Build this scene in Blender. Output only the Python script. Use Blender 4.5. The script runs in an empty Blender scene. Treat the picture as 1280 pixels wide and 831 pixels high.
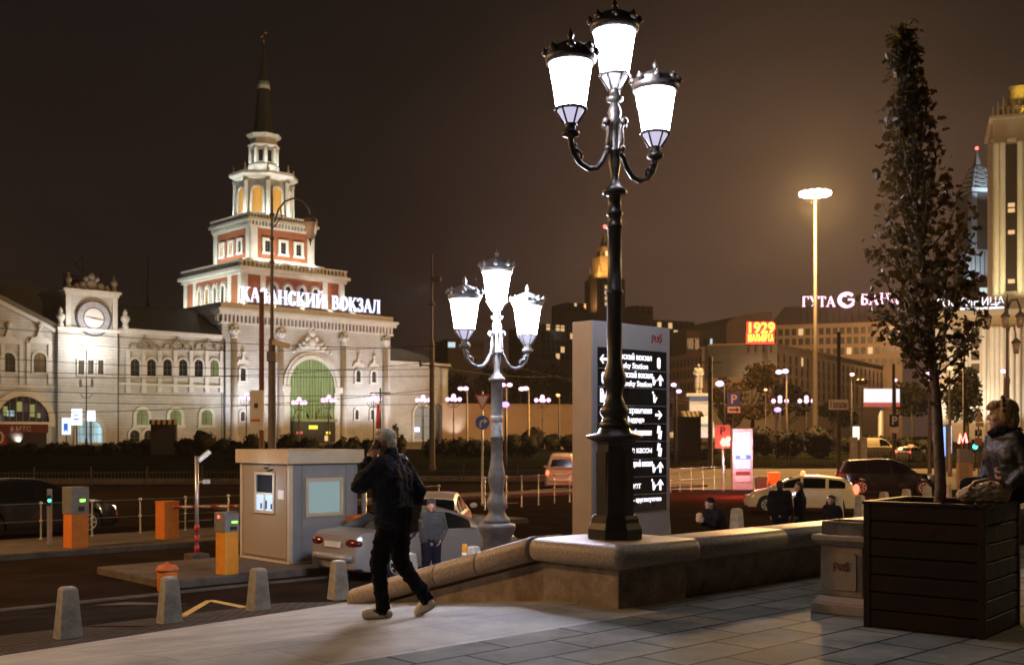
import bpy, bmesh, math, random
from mathutils import Vector, Matrix, noise
random.seed(7)
PI = math.pi
R = math.radians
SC = bpy.context.scene
COL = SC.collection

# ---------------------------------------------------------------- camera, sky, exposure
ZC, F, HOR = 1.62, 1400.0, 545.0          # eye height over the plaza, focal length and horizon row in photo pixels
cam_d = bpy.data.cameras.new('camera')
cam = bpy.data.objects.new('camera', cam_d)
COL.objects.link(cam)
cam.location = (0, 0, ZC)
cam.rotation_euler = (R(90), 0, 0)
cam_d.sensor_width = 36
cam_d.lens = 36 * F / 1280
cam_d.shift_y = (HOR - 415.5) / 1280
cam_d.clip_start = 0.1
cam_d.clip_end = 6000
cam_d.dof.use_dof = True
cam_d.dof.focus_distance = 12.5
cam_d.dof.aperture_fstop = 2.8
SC.camera = cam

world = bpy.data.worlds.new('World')
SC.world = world
world.use_nodes = True
SC.view_settings.view_transform = 'Standard'
SC.view_settings.look = 'None'
SC.view_settings.exposure = 0.0
SC.view_settings.gamma = 1
SC.cycles.use_denoising = True
SC.cycles.max_bounces = 6
SC.cycles.sample_clamp_indirect = 4.0
SC.cycles.caustics_reflective = False
SC.cycles.caustics_refractive = False
SC.cycles.volume_bounces = 0


def night_sky():
    """Night sky over a city: dark brown overhead, glow of the sodium lamps above the roofs in one quarter."""
    nt = world.node_tree
    nt.nodes.clear()
    N, L = nt.nodes, nt.links
    out = N.new('ShaderNodeOutputWorld')
    bg = N.new('ShaderNodeBackground')
    tc = N.new('ShaderNodeTexCoord')
    sep = N.new('ShaderNodeSeparateXYZ')
    L.new(tc.outputs['Generated'], sep.inputs[0])
    ramp = N.new('ShaderNodeValToRGB')
    cr = ramp.color_ramp
    cr.elements[0].position = 0.0
    cr.elements[0].color = (.0225, .0130, .0092, 1)
    cr.elements[1].position = 0.6
    cr.elements[1].color = (.0036, .0026, .0030, 1)
    e = cr.elements.new(0.16)
    e.color = (.0135, .0086, .0076, 1)
    e = cr.elements.new(0.34)
    e.color = (.0066, .0047, .0049, 1)
    L.new(sep.outputs['Z'], ramp.inputs[0])
    # the glow of the city, strongest low over the square to the right
    dot = N.new('ShaderNodeVectorMath')
    dot.operation = 'DOT_PRODUCT'
    g = Vector((.235, 1, .10)).normalized()
    dot.inputs[1].default_value = g
    L.new(tc.outputs['Generated'], dot.inputs[0])
    mr = N.new('ShaderNodeMapRange')
    mr.inputs['From Min'].default_value = .925
    mr.inputs['From Max'].default_value = 1.0
    L.new(dot.outputs['Value'], mr.inputs['Value'])
    pw = N.new('ShaderNodeMath')
    pw.operation = 'POWER'
    pw.inputs[1].default_value = 2.0
    L.new(mr.outputs[0], pw.inputs[0])
    mul = N.new('ShaderNodeVectorMath')
    mul.operation = 'SCALE'
    mul.inputs[0].default_value = (.070, .036, .024)
    L.new(pw.outputs[0], mul.inputs['Scale'])
    add = N.new('ShaderNodeVectorMath')
    add.operation = 'ADD'
    L.new(ramp.outputs[0], add.inputs[0])
    L.new(mul.outputs[0], add.inputs[1])
    # low uneven cloud
    nz = N.new('ShaderNodeTexNoise')
    nz.inputs['Scale'].default_value = 5
    nz.inputs['Detail'].default_value = 7
    nz.inputs['Roughness'].default_value = .6
    mp = N.new('ShaderNodeMapping')
    mp.inputs['Scale'].default_value = (1, 1, 2.5)
    L.new(tc.outputs['Generated'], mp.inputs[0])
    L.new(mp.outputs[0], nz.inputs['Vector'])
    cm = N.new('ShaderNodeMapRange')
    cm.inputs['From Min'].default_value = .3
    cm.inputs['From Max'].default_value = .7
    cm.inputs['To Min'].default_value = .84
    cm.inputs['To Max'].default_value = 1.16
    L.new(nz.outputs['Fac'], cm.inputs['Value'])
    L.new(cm.outputs[0], bg.inputs['Strength'])
    L.new(add.outputs[0], bg.inputs['Color'])
    L.new(bg.outputs[0], out.inputs[0])


night_sky()


def haze():
    """the damp night air round the whole square"""
    me = bpy.data.meshes.new('haze')
    bm_ = bmesh.new()
    bmesh.ops.create_cube(bm_, size=1)
    bm_.to_mesh(me)
    bm_.free()
    o = bpy.data.objects.new('haze', me)
    COL.objects.link(o)
    o.scale = (1500, 1400, 200)
    o.location = (40, 640, 90)
    o['kind'] = 'stuff'
    m = bpy.data.materials.new('damp air')
    m.use_nodes = True
    nt = m.node_tree
    nt.nodes.remove(nt.nodes['Principled BSDF'])
    v = nt.nodes.new('ShaderNodeVolumePrincipled')
    v.inputs['Color'].default_value = (.9, .9, .9, 1)
    v.inputs['Density'].default_value = HAZE
    v.inputs['Anisotropy'].default_value = .3
    nt.links.new(v.outputs[0], nt.nodes['Material Output'].inputs['Volume'])
    me.materials.append(m)


HAZE = .00014
haze()

# ---------------------------------------------------------------- places
A43 = R(43)
UX, UY = math.cos(A43), math.sin(A43)      # the square's own grid: t runs along the kerbs, s away from the plaza
OX, OY = 0.993, 10.3                       # corner of the granite pier
LOW = -1.35                                # level of the road below the plaza


def W(t, s, z=0.0):
    return Vector((OX + t * UX - s * UY, OY + t * UY + s * UX, z))


def TS(x, y):
    dx, dy = x - OX, y - OY
    return dx * UX + dy * UY, -dx * UY + dy * UX


def P(px, py, d):
    return Vector(((px - 640) / F * d, d, ZC + (HOR - py) / F * d))


def zg(y):
    """height of the square's surface: flat by the road, rising gently to the far stations"""
    if y < 75:
        return LOW
    return LOW + min(1.0, (y - 75) / 105) * 1.75


def GP(px, d):
    return Vector(((px - 640) / F * d, d, zg(d)))


def ramp_z(s):
    return -min(max(0, (s - .9)) * .1155, -LOW)


# ---------------------------------------------------------------- materials
MATS = {}


def mat(name, col, rough=.6, metal=0.0, var=.18, scale=4.0, bump=0.0, bscale=None, emit=None, estr=0.0, spec=.5, coat=0.0):
    if name in MATS:
        return MATS[name]
    m = bpy.data.materials.new(name)
    m.use_nodes = True
    nt = m.node_tree
    N, L = nt.nodes, nt.links
    b = N['Principled BSDF']
    b.inputs['Base Color'].default_value = (*col, 1)
    b.inputs['Roughness'].default_value = rough
    b.inputs['Metallic'].default_value = metal
    b.inputs['Specular IOR Level'].default_value = spec
    if coat:
        b.inputs['Coat Weight'].default_value = coat
        b.inputs['Coat Roughness'].default_value = .06
    if emit:
        b.inputs['Emission Color'].default_value = (*emit, 1)
        b.inputs['Emission Strength'].default_value = estr
    if var > 0 or bump > 0:
        tc = N.new('ShaderNodeTexCoord')
        nz = N.new('ShaderNodeTexNoise')
        nz.inputs['Scale'].default_value = scale
        nz.inputs['Detail'].default_value = 6
        nz.inputs['Roughness'].default_value = .65
        L.new(tc.outputs['Object'], nz.inputs['Vector'])
        if var > 0:
            r = N.new('ShaderNodeValToRGB')
            r.color_ramp.elements[0].position = .3
            r.color_ramp.elements[1].position = .7
            lo = [c * (1 - var) for c in col]
            hi = [min(1, c * (1 + var)) for c in col]
            r.color_ramp.elements[0].color = (*lo, 1)
            r.color_ramp.elements[1].color = (*hi, 1)
            L.new(nz.outputs['Fac'], r.inputs[0])
            L.new(r.outputs[0], b.inputs['Base Color'])
            mr = N.new('ShaderNodeMapRange')
            mr.inputs['To Min'].default_value = max(0, rough - .12)
            mr.inputs['To Max'].default_value = min(1, rough + .12)
            L.new(nz.outputs['Fac'], mr.inputs['Value'])
            L.new(mr.outputs[0], b.inputs['Roughness'])
        if bump > 0:
            n2 = N.new('ShaderNodeTexNoise')
            n2.inputs['Scale'].default_value = bscale or scale * 8
            n2.inputs['Detail'].default_value = 4
            L.new(tc.outputs['Object'], n2.inputs['Vector'])
            bp = N.new('ShaderNodeBump')
            bp.inputs['Strength'].default_value = bump
            bp.inputs['Distance'].default_value = .02
            L.new(n2.outputs['Fac'], bp.inputs['Height'])
            L.new(bp.outputs[0], b.inputs['Normal'])
    MATS[name] = m
    return m


def glow(name, col, strength, var=0.0, vscale=1.0):
    """something that gives off light: a lamp glass, a lit window, a backlit sign"""
    if name in MATS:
        return MATS[name]
    m = bpy.data.materials.new(name)
    m.use_nodes = True
    b = m.node_tree.nodes['Principled BSDF']
    if var:
        N, L = m.node_tree.nodes, m.node_tree.links
        tc = N.new('ShaderNodeTexCoord')
        mp = N.new('ShaderNodeMapping')
        mp.inputs['Scale'].default_value = (1.0, 1.0, .12)
        nz = N.new('ShaderNodeTexNoise')
        nz.inputs['Scale'].default_value = vscale
        nz.inputs['Detail'].default_value = 5
        mr = N.new('ShaderNodeMapRange')
        mr.inputs['From Min'].default_value = .3
        mr.inputs['From Max'].default_value = .7
        mr.inputs['To Min'].default_value = strength * (1 - var)
        mr.inputs['To Max'].default_value = strength * (1 + var)
        L.new(tc.outputs['Object'], mp.inputs[0])
        L.new(mp.outputs[0], nz.inputs['Vector'])
        L.new(nz.outputs['Fac'], mr.inputs['Value'])
        L.new(mr.outputs[0], b.inputs['Emission Strength'])
    b.inputs['Base Color'].default_value = (*[.04 + .10 * c for c in col], 1)
    b.inputs['Roughness'].default_value = .4
    b.inputs['Emission Color'].default_value = (*col, 1)
    b.inputs['Emission Strength'].default_value = strength
    MATS[name] = m
    return m


def brickmat(name, c1, c2, cm, bw, bh, mortar, rot=0.0, rough=.7, bump=.25, offset=.5, vertical=False, var=.25, nscale=3.0, spec=.3):
    """paving, planks or coursed stone: a brick pattern with stained units"""
    m = bpy.data.materials.new(name)
    m.use_nodes = True
    nt = m.node_tree
    N, L = nt.nodes, nt.links
    b = N['Principled BSDF']
    b.inputs['Specular IOR Level'].default_value = spec
    tc = N.new('ShaderNodeTexCoord')
    mp = N.new('ShaderNodeMapping')
    if vertical:
        sx = N.new('ShaderNodeSeparateXYZ')
        cx = N.new('ShaderNodeCombineXYZ')
        ad = N.new('ShaderNodeMath')
        ad.operation = 'ADD'
        L.new(tc.outputs['Object'], sx.inputs[0])
        L.new(sx.outputs['X'], ad.inputs[0])
        L.new(sx.outputs['Y'], ad.inputs[1])
        L.new(ad.outputs[0], cx.inputs['X'])
        L.new(sx.outputs['Z'], cx.inputs['Y'])
        L.new(cx.outputs[0], mp.inputs[0])
    else:
        L.new(tc.outputs['Object'], mp.inputs[0])
    mp.inputs['Rotation'].default_value = (0, 0, -rot)
    br = N.new('ShaderNodeTexBrick')
    br.offset = offset
    br.inputs['Color1'].default_value = (*c1, 1)
    br.inputs['Color2'].default_value = (*c2, 1)
    br.inputs['Mortar'].default_value = (*cm, 1)
    br.inputs['Scale'].default_value = 1.0
    br.inputs['Mortar Size'].default_value = mortar
    br.inputs['Mortar Smooth'].default_value = .2
    br.inputs['Brick Width'].default_value = bw
    br.inputs['Row Height'].default_value = bh
    L.new(mp.outputs[0], br.inputs['Vector'])
    nz = N.new('ShaderNodeTexNoise')
    nz.inputs['Scale'].default_value = nscale
    nz.inputs['Detail'].default_value = 8
    nz.inputs['Roughness'].default_value = .7
    L.new(tc.outputs['Object'], nz.inputs['Vector'])
    mr = N.new('ShaderNodeMapRange')
    mr.inputs['From Min'].default_value = .3
    mr.inputs['From Max'].default_value = .7
    mr.inputs['To Min'].default_value = 1 - var
    mr.inputs['To Max'].default_value = 1 + var
    L.new(nz.outputs['Fac'], mr.inputs['Value'])
    n0 = N.new('ShaderNodeTexNoise')
    n0.inputs['Scale'].default_value = nscale * .23
    n0.inputs['Detail'].default_value = 9
    n0.inputs['Roughness'].default_value = .75
    L.new(tc.outputs['Object'], n0.inputs['Vector'])
    mr0 = N.new('ShaderNodeMapRange')
    mr0.inputs['From Min'].default_value = .36
    mr0.inputs['From Max'].default_value = .56
    mr0.inputs['To Min'].default_value = 1 - var * 1.1
    mr0.inputs['To Max'].default_value = 1.0
    L.new(n0.outputs['Fac'], mr0.inputs['Value'])
    sc0 = N.new('ShaderNodeVectorMath')
    sc0.operation = 'SCALE'
    L.new(br.outputs['Color'], sc0.inputs[0])
    L.new(mr0.outputs[0], sc0.inputs['Scale'])
    sc = N.new('ShaderNodeVectorMath')
    sc.operation = 'SCALE'
    L.new(sc0.outputs[0], sc.inputs[0])
    L.new(mr.outputs[0], sc.inputs['Scale'])
    L.new(sc.outputs[0], b.inputs['Base Color'])
    m2 = N.new('ShaderNodeMapRange')
    m2.inputs['To Min'].default_value = max(.05, rough - .2)
    m2.inputs['To Max'].default_value = min(1, rough + .2)
    L.new(nz.outputs['Fac'], m2.inputs['Value'])
    L.new(m2.outputs[0], b.inputs['Roughness'])
    inv = N.new('ShaderNodeMath')
    inv.operation = 'MULTIPLY_ADD'
    inv.inputs[1].default_value = -1.0
    L.new(br.outputs['Fac'], inv.inputs[0])
    n2 = N.new('ShaderNodeTexNoise')
    n2.inputs['Scale'].default_value = 40
    L.new(tc.outputs['Object'], n2.inputs['Vector'])
    m3 = N.new('ShaderNodeMath')
    m3.operation = 'MULTIPLY'
    m3.inputs[1].default_value = .25
    L.new(n2.outputs['Fac'], m3.inputs[0])
    L.new(m3.outputs[0], inv.inputs[2])
    bp = N.new('ShaderNodeBump')
    bp.inputs['Strength'].default_value = bump
    bp.inputs['Distance'].default_value = .02
    L.new(inv.outputs[0], bp.inputs['Height'])
    L.new(bp.outputs[0], b.inputs['Normal'])
    MATS[name] = m
    return m


def leafmat(name, col, through):
    """thin leaves that let part of the light through"""
    m = mat(name, col, .5, var=.5, scale=9, spec=.3)
    nt = m.node_tree
    b = nt.nodes['Principled BSDF']
    tr_ = nt.nodes.new('ShaderNodeBsdfTranslucent')
    tr_.inputs['Color'].default_value = (*through, 1)
    mx = nt.nodes.new('ShaderNodeMixShader')
    mx.inputs[0].default_value = .35
    nt.links.new(b.outputs[0], mx.inputs[1])
    nt.links.new(tr_.outputs[0], mx.inputs[2])
    nt.links.new(mx.outputs[0], nt.nodes['Material Output'].inputs['Surface'])
    return m


# ---------------------------------------------------------------- mesh helpers
class MB:
    """collects shapes, then links them as one mesh object"""

    def __init__(self):
        self.bm = bmesh.new()

    def quad(self, *pts):
        vs = [self.bm.verts.new(p) for p in pts]
        return self.bm.faces.new(vs)

    def box(self, x0, x1, y0, y1, z0, z1, M=None):
        c = [Vector((x, y, z)) for z in (z0, z1) for y in (y0, y1) for x in (x0, x1)]
        if M is not None:
            c = [M @ p for p in c]
        v = [self.bm.verts.new(p) for p in c]
        for f in ((0, 2, 3, 1), (4, 5, 7, 6), (0, 1, 5, 4), (2, 6, 7, 3), (0, 4, 6, 2), (1, 3, 7, 5)):
            self.bm.faces.new([v[i] for i in f])
        return self

    def taper(self, x, y, z0, z1, a0, b0, a1, b1, M=None):
        """four-sided frustum, half sizes a,b at bottom and top"""
        c = [Vector((x + sx * a, y + sy * b, z)) for z, a, b in ((z0, a0, b0), (z1, a1, b1)) for sy in (-1, 1) for sx in (-1, 1)]
        if M is not None:
            c = [M @ p for p in c]
        v = [self.bm.verts.new(p) for p in c]
        for f in ((0, 2, 3, 1), (4, 5, 7, 6), (0, 1, 5, 4), (2, 6, 7, 3), (0, 4, 6, 2), (1, 3, 7, 5)):
            self.bm.faces.new([v[i] for i in f])
        return self

    def lathe(self, prof, n=16, c=(0, 0), a0=0.0, M=None, smooth=True):
        rings = []
        for r, z in prof:
            ring = []
            for i in range(n):
                a = a0 + 2 * PI * i / n
                p = Vector((c[0] + r * math.cos(a), c[1] + r * math.sin(a), z))
                ring.append(self.bm.verts.new(M @ p if M is not None else p))
            rings.append(ring)
        for k in range(len(rings) - 1):
            for i in range(n):
                f = self.bm.faces.new([rings[k][i], rings[k][(i + 1) % n], rings[k + 1][(i + 1) % n], rings[k + 1][i]])
                f.smooth = smooth
        self.bm.faces.new(list(reversed(rings[0])))
        self.bm.faces.new(rings[-1])
        return self

    def tube(self, pts, r, n=8, r1=None, smooth=True):
        pts = [Vector(p) for p in pts]
        rings = []
        m = len(pts)
        prev = None
        for k, p in enumerate(pts):
            d = (pts[min(k + 1, m - 1)] - pts[max(k - 1, 0)]).normalized()
            if prev is None:
                ref = Vector((0, 0, 1)) if abs(d.z) < .9 else Vector((1, 0, 0))
                a = d.cross(ref).normalized()
            else:
                a = (prev - d * prev.dot(d)).normalized()
            prev = a
            b = d.cross(a)
            rr = r if r1 is None else r + (r1 - r) * k / (m - 1)
            rings.append([self.bm.verts.new(p + (a * math.cos(2 * PI * i / n) + b * math.sin(2 * PI * i / n)) * rr) for i in range(n)])
        for k in range(m - 1):
            for i in range(n):
                f = self.bm.faces.new([rings[k][i], rings[k][(i + 1) % n], rings[k + 1][(i + 1) % n], rings[k + 1][i]])
                f.smooth = smooth
        self.bm.faces.new(list(reversed(rings[0])))
        self.bm.faces.new(rings[-1])
        return self

    def ball(self, c, r, n=10, m=6, M=None):
        if not hasattr(r, '__len__'):
            r = (r, r, r)
        c = Vector(c)
        rings = []
        for j in range(1, m):
            ph = PI * j / m
            ring = []
            for i in range(n):
                a = 2 * PI * i / n
                q = Vector((r[0] * math.sin(ph) * math.cos(a), r[1] * math.sin(ph) * math.sin(a), -r[2] * math.cos(ph)))
                ring.append(self.bm.verts.new(c + (M @ q if M is not None else q)))
            rings.append(ring)
        q0, q1 = Vector((0, 0, -r[2])), Vector((0, 0, r[2]))
        lo = self.bm.verts.new(c + (M @ q0 if M is not None else q0))
        hi = self.bm.verts.new(c + (M @ q1 if M is not None else q1))
        for i in range(n):
            k = (i + 1) % n
            self.bm.faces.new([lo, rings[0][k], rings[0][i]]).smooth = True
            self.bm.faces.new([hi, rings[-1][i], rings[-1][k]]).smooth = True
            for j in range(m - 2):
                self.bm.faces.new([rings[j][i], rings[j][k], rings[j + 1][k], rings[j + 1][i]]).smooth = True
        return self

    def cap(self, p0, r0, p1, r1, n=12):
        """capsule with a taper"""
        p0, p1 = Vector(p0), Vector(p1)
        d = (p1 - p0)
        ln = d.length
        d = d / ln if ln > 1e-6 else Vector((0, 0, 1))
        q = d.to_track_quat('Z', 'Y').to_matrix()
        prof = [(r0 * math.sin(a), -r0 * math.cos(a)) for a in (.01, .5, 1.0, 1.57)] + [(r1 * math.cos(a), ln + r1 * math.sin(a)) for a in (0, .5, 1.0, 1.56)]
        rings = []
        for r, z in prof:
            rings.append([self.bm.verts.new(p0 + q @ Vector((r * math.cos(2 * PI * i / n), r * math.sin(2 * PI * i / n), z))) for i in range(n)])
        for k in range(len(rings) - 1):
            for i in range(n):
                self.bm.faces.new([rings[k][i], rings[k][(i + 1) % n], rings[k + 1][(i + 1) % n], rings[k + 1][i]]).smooth = True
        self.bm.faces.new(list(reversed(rings[0])))
        self.bm.faces.new(rings[-1])
        return self

    def prism(self, poly, y0, y1, M=None):
        """outline in x,z given depth along y"""
        area = sum(poly[i][0] * poly[(i + 1) % len(poly)][1] - poly[(i + 1) % len(poly)][0] * poly[i][1] for i in range(len(poly)))
        if area < 0:
            poly = list(reversed(poly))
        a = [Vector((x, y0, z)) for x, z in poly]
        b = [Vector((x, y1, z)) for x, z in poly]
        if M is not None:
            a = [M @ p for p in a]
            b = [M @ p for p in b]
        a = [self.bm.verts.new(p) for p in a]
        b = [self.bm.verts.new(p) for p in b]
        n = len(a)
        self.bm.faces.new(a)
        self.bm.faces.new(list(reversed(b)))
        for i in range(n):
            self.bm.faces.new([a[(i + 1) % n], a[i], b[i], b[(i + 1) % n]])
        return self

    def ring(self, cx, cz, r0, r1, y0, y1, a0=0.0, a1=PI, n=16, M=None):
        """flat arch band in the x,z plane"""
        for k in range(n):
            t0, t1 = a0 + (a1 - a0) * k / n, a0 + (a1 - a0) * (k + 1) / n
            pts = [(cx + r * math.cos(t), cz + r * math.sin(t)) for r, t in ((r0, t0), (r1, t0), (r1, t1), (r0, t1))]
            self.prism(pts, y0, y1, M)
        return self

    def add(self, me, M):
        self.bm.from_mesh(me) if M is None else None
        if M is not None:
            t = me.copy()
            t.transform(M)
            self.bm.from_mesh(t)
            bpy.data.meshes.remove(t)
        return self

    def build(self, name, m, parent=None, bevel=0.0, label=None, smooth=False, loc=None, rot=None):
        me = bpy.data.meshes.new(name)
        if smooth:
            for f in self.bm.faces:
                f.smooth = True
        self.bm.to_mesh(me)
        self.bm.free()
        o = bpy.data.objects.new(name, me)
        COL.objects.link(o)
        if m is not None:
            me.materials.append(m)
        if parent is not None:
            o.parent = parent
        if bevel > 0:
            bv = o.modifiers.new('edge', 'BEVEL')
            bv.width = bevel
            bv.segments = 2
            bv.limit_method = 'ANGLE'
            bv.angle_limit = R(40)
        if label:
            o['label'] = label
        if loc is not None:
            o.location = loc
        if rot is not None:
            o.rotation_euler = rot
        return o


def tag(o, label, cat, group=None, kind=None):
    o['label'] = label
    o['category'] = cat
    if group:
        o['group'] = group
    if kind:
        o['kind'] = kind
    return o


def thing(name, label, cat, loc=(0, 0, 0), rz=0.0, group=None, scale=1.0):
    o = bpy.data.objects.new(name, None)
    COL.objects.link(o)
    o.location = loc
    o.rotation_euler = (0, 0, rz)
    o.scale = (scale,) * 3
    return tag(o, label, cat, group)


def structure(o):
    o['kind'] = 'structure'
    return o


KIDS = {}


def copy_tree(o, label=None, loc=None, rz=None, group=None, scale=None):
    def cp(a, parent):
        c = a.copy()
        COL.objects.link(c)
        if parent is not None:
            c.parent = parent
        for ch in [x for x in bpy.data.objects if x.parent == a]:
            cp(ch, c)
        return c
    c = cp(o, None)
    if label:
        c['label'] = label
    if loc is not None:
        c.location = loc
    if rz is not None:
        c.rotation_euler = (0, 0, rz)
    if group:
        c['group'] = group
    if scale is not None:
        c.scale = (scale,) * 3
    return c


def dup_part(o, parent, loc=None, rot=None, m=None):
    """a copy of one part (and its own pieces) under a thing"""
    c = o.copy()
    COL.objects.link(c)
    c.parent = parent
    if loc is not None:
        c.location = loc
    if rot is not None:
        c.rotation_euler = rot
    for ch in [x for x in bpy.data.objects if x.parent == o]:
        k = ch.copy()
        COL.objects.link(k)
        k.parent = c
    return c


def text_mesh(s, size, depth=.01, bold=0.0, align='CENTER'):
    cu = bpy.data.curves.new('lettering', 'FONT')
    cu.body = s
    cu.size = size
    cu.extrude = depth / 2
    cu.offset = bold
    cu.align_x = align
    cu.resolution_u = 3
    o = bpy.data.objects.new('lettering', cu)
    COL.objects.link(o)
    bpy.context.view_layer.update()
    me = bpy.data.meshes.new_from_object(o.evaluated_get(bpy.context.evaluated_depsgraph_get()))
    bpy.data.objects.remove(o)
    bpy.data.curves.remove(cu)
    return me


def TM(x, y, z, sx=1.0):
    """text standing in the x,z plane and read from -y"""
    return Matrix.Translation((x, y, z)) @ Matrix.Rotation(R(90), 4, 'X') @ Matrix.Diagonal((sx, 1, 1, 1))


def light(name, kind, loc, power, col, target=None, size=60, blend=.6, radius=.2):
    d = bpy.data.lights.new(name, kind)
    d.energy = power
    d.color = col
    d.shadow_soft_size = radius
    o = bpy.data.objects.new(name, d)
    COL.objects.link(o)
    o.location = loc
    if kind == 'SPOT':
        d.spot_size = R(size)
        d.spot_blend = blend
        o.rotation_euler = (Vector(target) - Vector(loc)).to_track_quat('-Z', 'Y').to_euler()
    return o


# serif capitals drawn as strokes: (width, [(thickness, [points])...])
def arc(cx, cy, rx, ry, a0, a1, n=12):
    return [(cx + rx * math.cos(R(a0 + (a1 - a0) * i / n)), cy + ry * math.sin(R(a0 + (a1 - a0) * i / n))) for i in range(n + 1)]


def sf(x, y, w=.13):
    return (.055, [(x - w, y), (x + w, y)])


TK, TN = .15, .065
GL = {
    'К': (.80, [(TK, [(.16, 0), (.16, 1)]), (TN, [(.22, .45), (.64, .97)]), (TK, [(.34, .56), (.68, .03)]), sf(.16, .03), sf(.16, .97), sf(.63, .97), sf(.69, .03)]),
    'А': (.82, [(TN, [(.1, .03), (.38, .98)]), (TK, [(.38, .98), (.69, .03)]), (TN, [(.2, .33), (.58, .33)]), sf(.1, .03), sf(.69, .03)]),
    'З': (.66, [(.14, [(.1, .76), (.13, .9), (.28, .96), (.44, .92), (.5, .76), (.42, .58), (.26, .53)]), (.15, [(.26, .53), (.46, .48), (.54, .28), (.46, .1), (.28, .04), (.12, .1), (.08, .26)])]),
    'Н': (.86, [(TK, [(.17, 0), (.17, 1)]), (TK, [(.67, 0), (.67, 1)]), (TN, [(.17, .5), (.67, .5)]), sf(.17, .03), sf(.17, .97), sf(.67, .03), sf(.67, .97)]),
    'С': (.74, [(.16, arc(.4, .5, .29, .45, 50, 310, 16)), (TN, [(.6, .97), (.6, .72)]), (TN, [(.6, .28), (.6, .05)])]),
    'И': (.88, [(TK, [(.17, 0), (.17, 1)]), (TK, [(.69, 0), (.69, 1)]), (TN, [(.17, .08), (.69, .92)]), sf(.17, .03), sf(.17, .97), sf(.69, .03), sf(.69, .97)]),
    'Й': (.88, [(TK, [(.17, 0), (.17, 1)]), (TK, [(.69, 0), (.69, 1)]), (TN, [(.17, .08), (.69, .92)]), sf(.17, .03), sf(.17, .97), sf(.69, .03), sf(.69, .97), (.08, arc(.43, 1.25, .16, .13, 190, 350, 8))]),
    'В': (.76, [(TK, [(.17, 0), (.17, 1)]), (.12, [(.17, .95), (.4, .95), (.53, .84), (.53, .66), (.4, .53), (.17, .53)]), (.13, [(.4, .53), (.58, .42), (.58, .16), (.42, .05), (.17, .05)]), sf(.14, .03, .1), sf(.14, .97, .1)]),
    'О': (.82, [(.15, arc(.4, .5, .29, .45, 0, 360, 20))]),
    'Л': (.84, [(TN, [(.08, .06), (.2, .2), (.28, .95)]), (TN, [(.2, .96), (.66, .96)]), (TK, [(.64, 0), (.64, 1)]), sf(.64, .03), sf(.66, .97, .1), (.1, [(.04, .06), (.14, .05)])]),
    'Г': (.68, [(TK, [(.17, 0), (.17, 1)]), (TN, [(.17, .95), (.6, .95)]), (.07, [(.59, .98), (.59, .72)]), sf(.17, .03)]),
    'У': (.78, [(TK, [(.14, .97), (.4, .42)]), (TN, [(.66, .97), (.34, .18), (.2, .04)]), sf(.14, .97), sf(.66, .97)]),
    'Т': (.74, [(TK, [(.36, 0), (.36, 1)]), (TN, [(.06, .95), (.66, .95)]), (.07, [(.06, .98), (.06, .74)]), (.07, [(.66, .98), (.66, .74)]), sf(.36, .03)]),
    'Б': (.74, [(TK, [(.17, 0), (.17, 1)]), (TN, [(.17, .95), (.58, .95)]), (.07, [(.57, .98), (.57, .76)]), (.13, [(.17, .55), (.42, .55), (.57, .42), (.57, .18), (.42, .05), (.17, .05)])]),
}


def stroke(mb, pts, w, y0, y1, M=None):
    pts = [Vector((p[0], p[1])) for p in pts]
    n = len(pts)
    lft, rgt = [], []
    for i, p in enumerate(pts):
        d0 = (pts[i] - pts[max(i - 1, 0)])
        d1 = (pts[min(i + 1, n - 1)] - pts[i])
        d = (d0.normalized() if d0.length > 1e-9 else d1.normalized()) + (d1.normalized() if d1.length > 1e-9 else d0.normalized())
        d = d.normalized() if d.length > 1e-6 else Vector((1, 0))
        nn = Vector((-d.y, d.x)) * w / 2
        lft.append(p + nn)
        rgt.append(p - nn)
    for i in range(n - 1):
        mb.prism([lft[i], lft[i + 1], rgt[i + 1], rgt[i]], y0, y1, M)


def serif_text(mb, s, x0, x1, z, h, y, depth):
    """strokes fitted between x0 and x1, each a little prouder than the last so that no two faces share a plane"""
    wid = sum(GL[c][0] if c != ' ' else .35 for c in s)
    k = (x1 - x0) / wid
    x = x0
    for c in s:
        if c == ' ':
            x += .35 * k
            continue
        w, st = GL[c]
        for j, (t, pts) in enumerate(st):
            stroke(mb, [(x + px * k, z + pz * h) for px, pz in pts], t * (k + h) * .5, y - depth - .004 * j, y - .003 * j)
        x += w * k

# ================================================================ SETTING
M_TILE = brickmat('plaza granite tiles', (.25, .255, .23), (.15, .17, .165), (.035, .034, .032), .9, .45, .016, rot=A43, rough=.7, bump=.35, var=.34, nscale=2.2, spec=.03)
M_SLAB = brickmat('pale ramp slabs', (.41, .42, .385), (.355, .365, .335), (.25, .255, .23), 1.5, .75, .008, rot=A43, rough=.7, bump=.2, var=.24, nscale=1.8, spec=.15)
M_SETT = brickmat('small stone setts', (.085, .075, .066), (.05, .046, .042), (.018, .015, .013), .16, .11, .014, rot=A43, rough=.85, bump=.6, var=.4, nscale=1.2, spec=.05)
M_ASPH = mat('asphalt', (.024, .017, .0125), .55, var=.35, scale=.7, bump=.5, bscale=60, spec=0.0)
M_RAMPASPH = mat('worn asphalt', (.024, .020, .017), .7, var=.45, scale=.9, bump=.5, bscale=50, spec=0.0)
M_KERB = mat('kerb granite', (.10, .085, .07), .85, var=.35, scale=2.5, bump=.3, bscale=30, spec=.1)
M_GRAN = mat('speckled granite', (.38, .32, .26), .5, var=.45, scale=42, bump=.12, bscale=70)
M_GRAND = mat('rough granite wall', (.29, .22, .16), .7, var=.5, scale=5, bump=.4, bscale=26)
M_PAINT = mat('worn road paint', (.42, .40, .36), .7, var=.35, scale=3)
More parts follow.
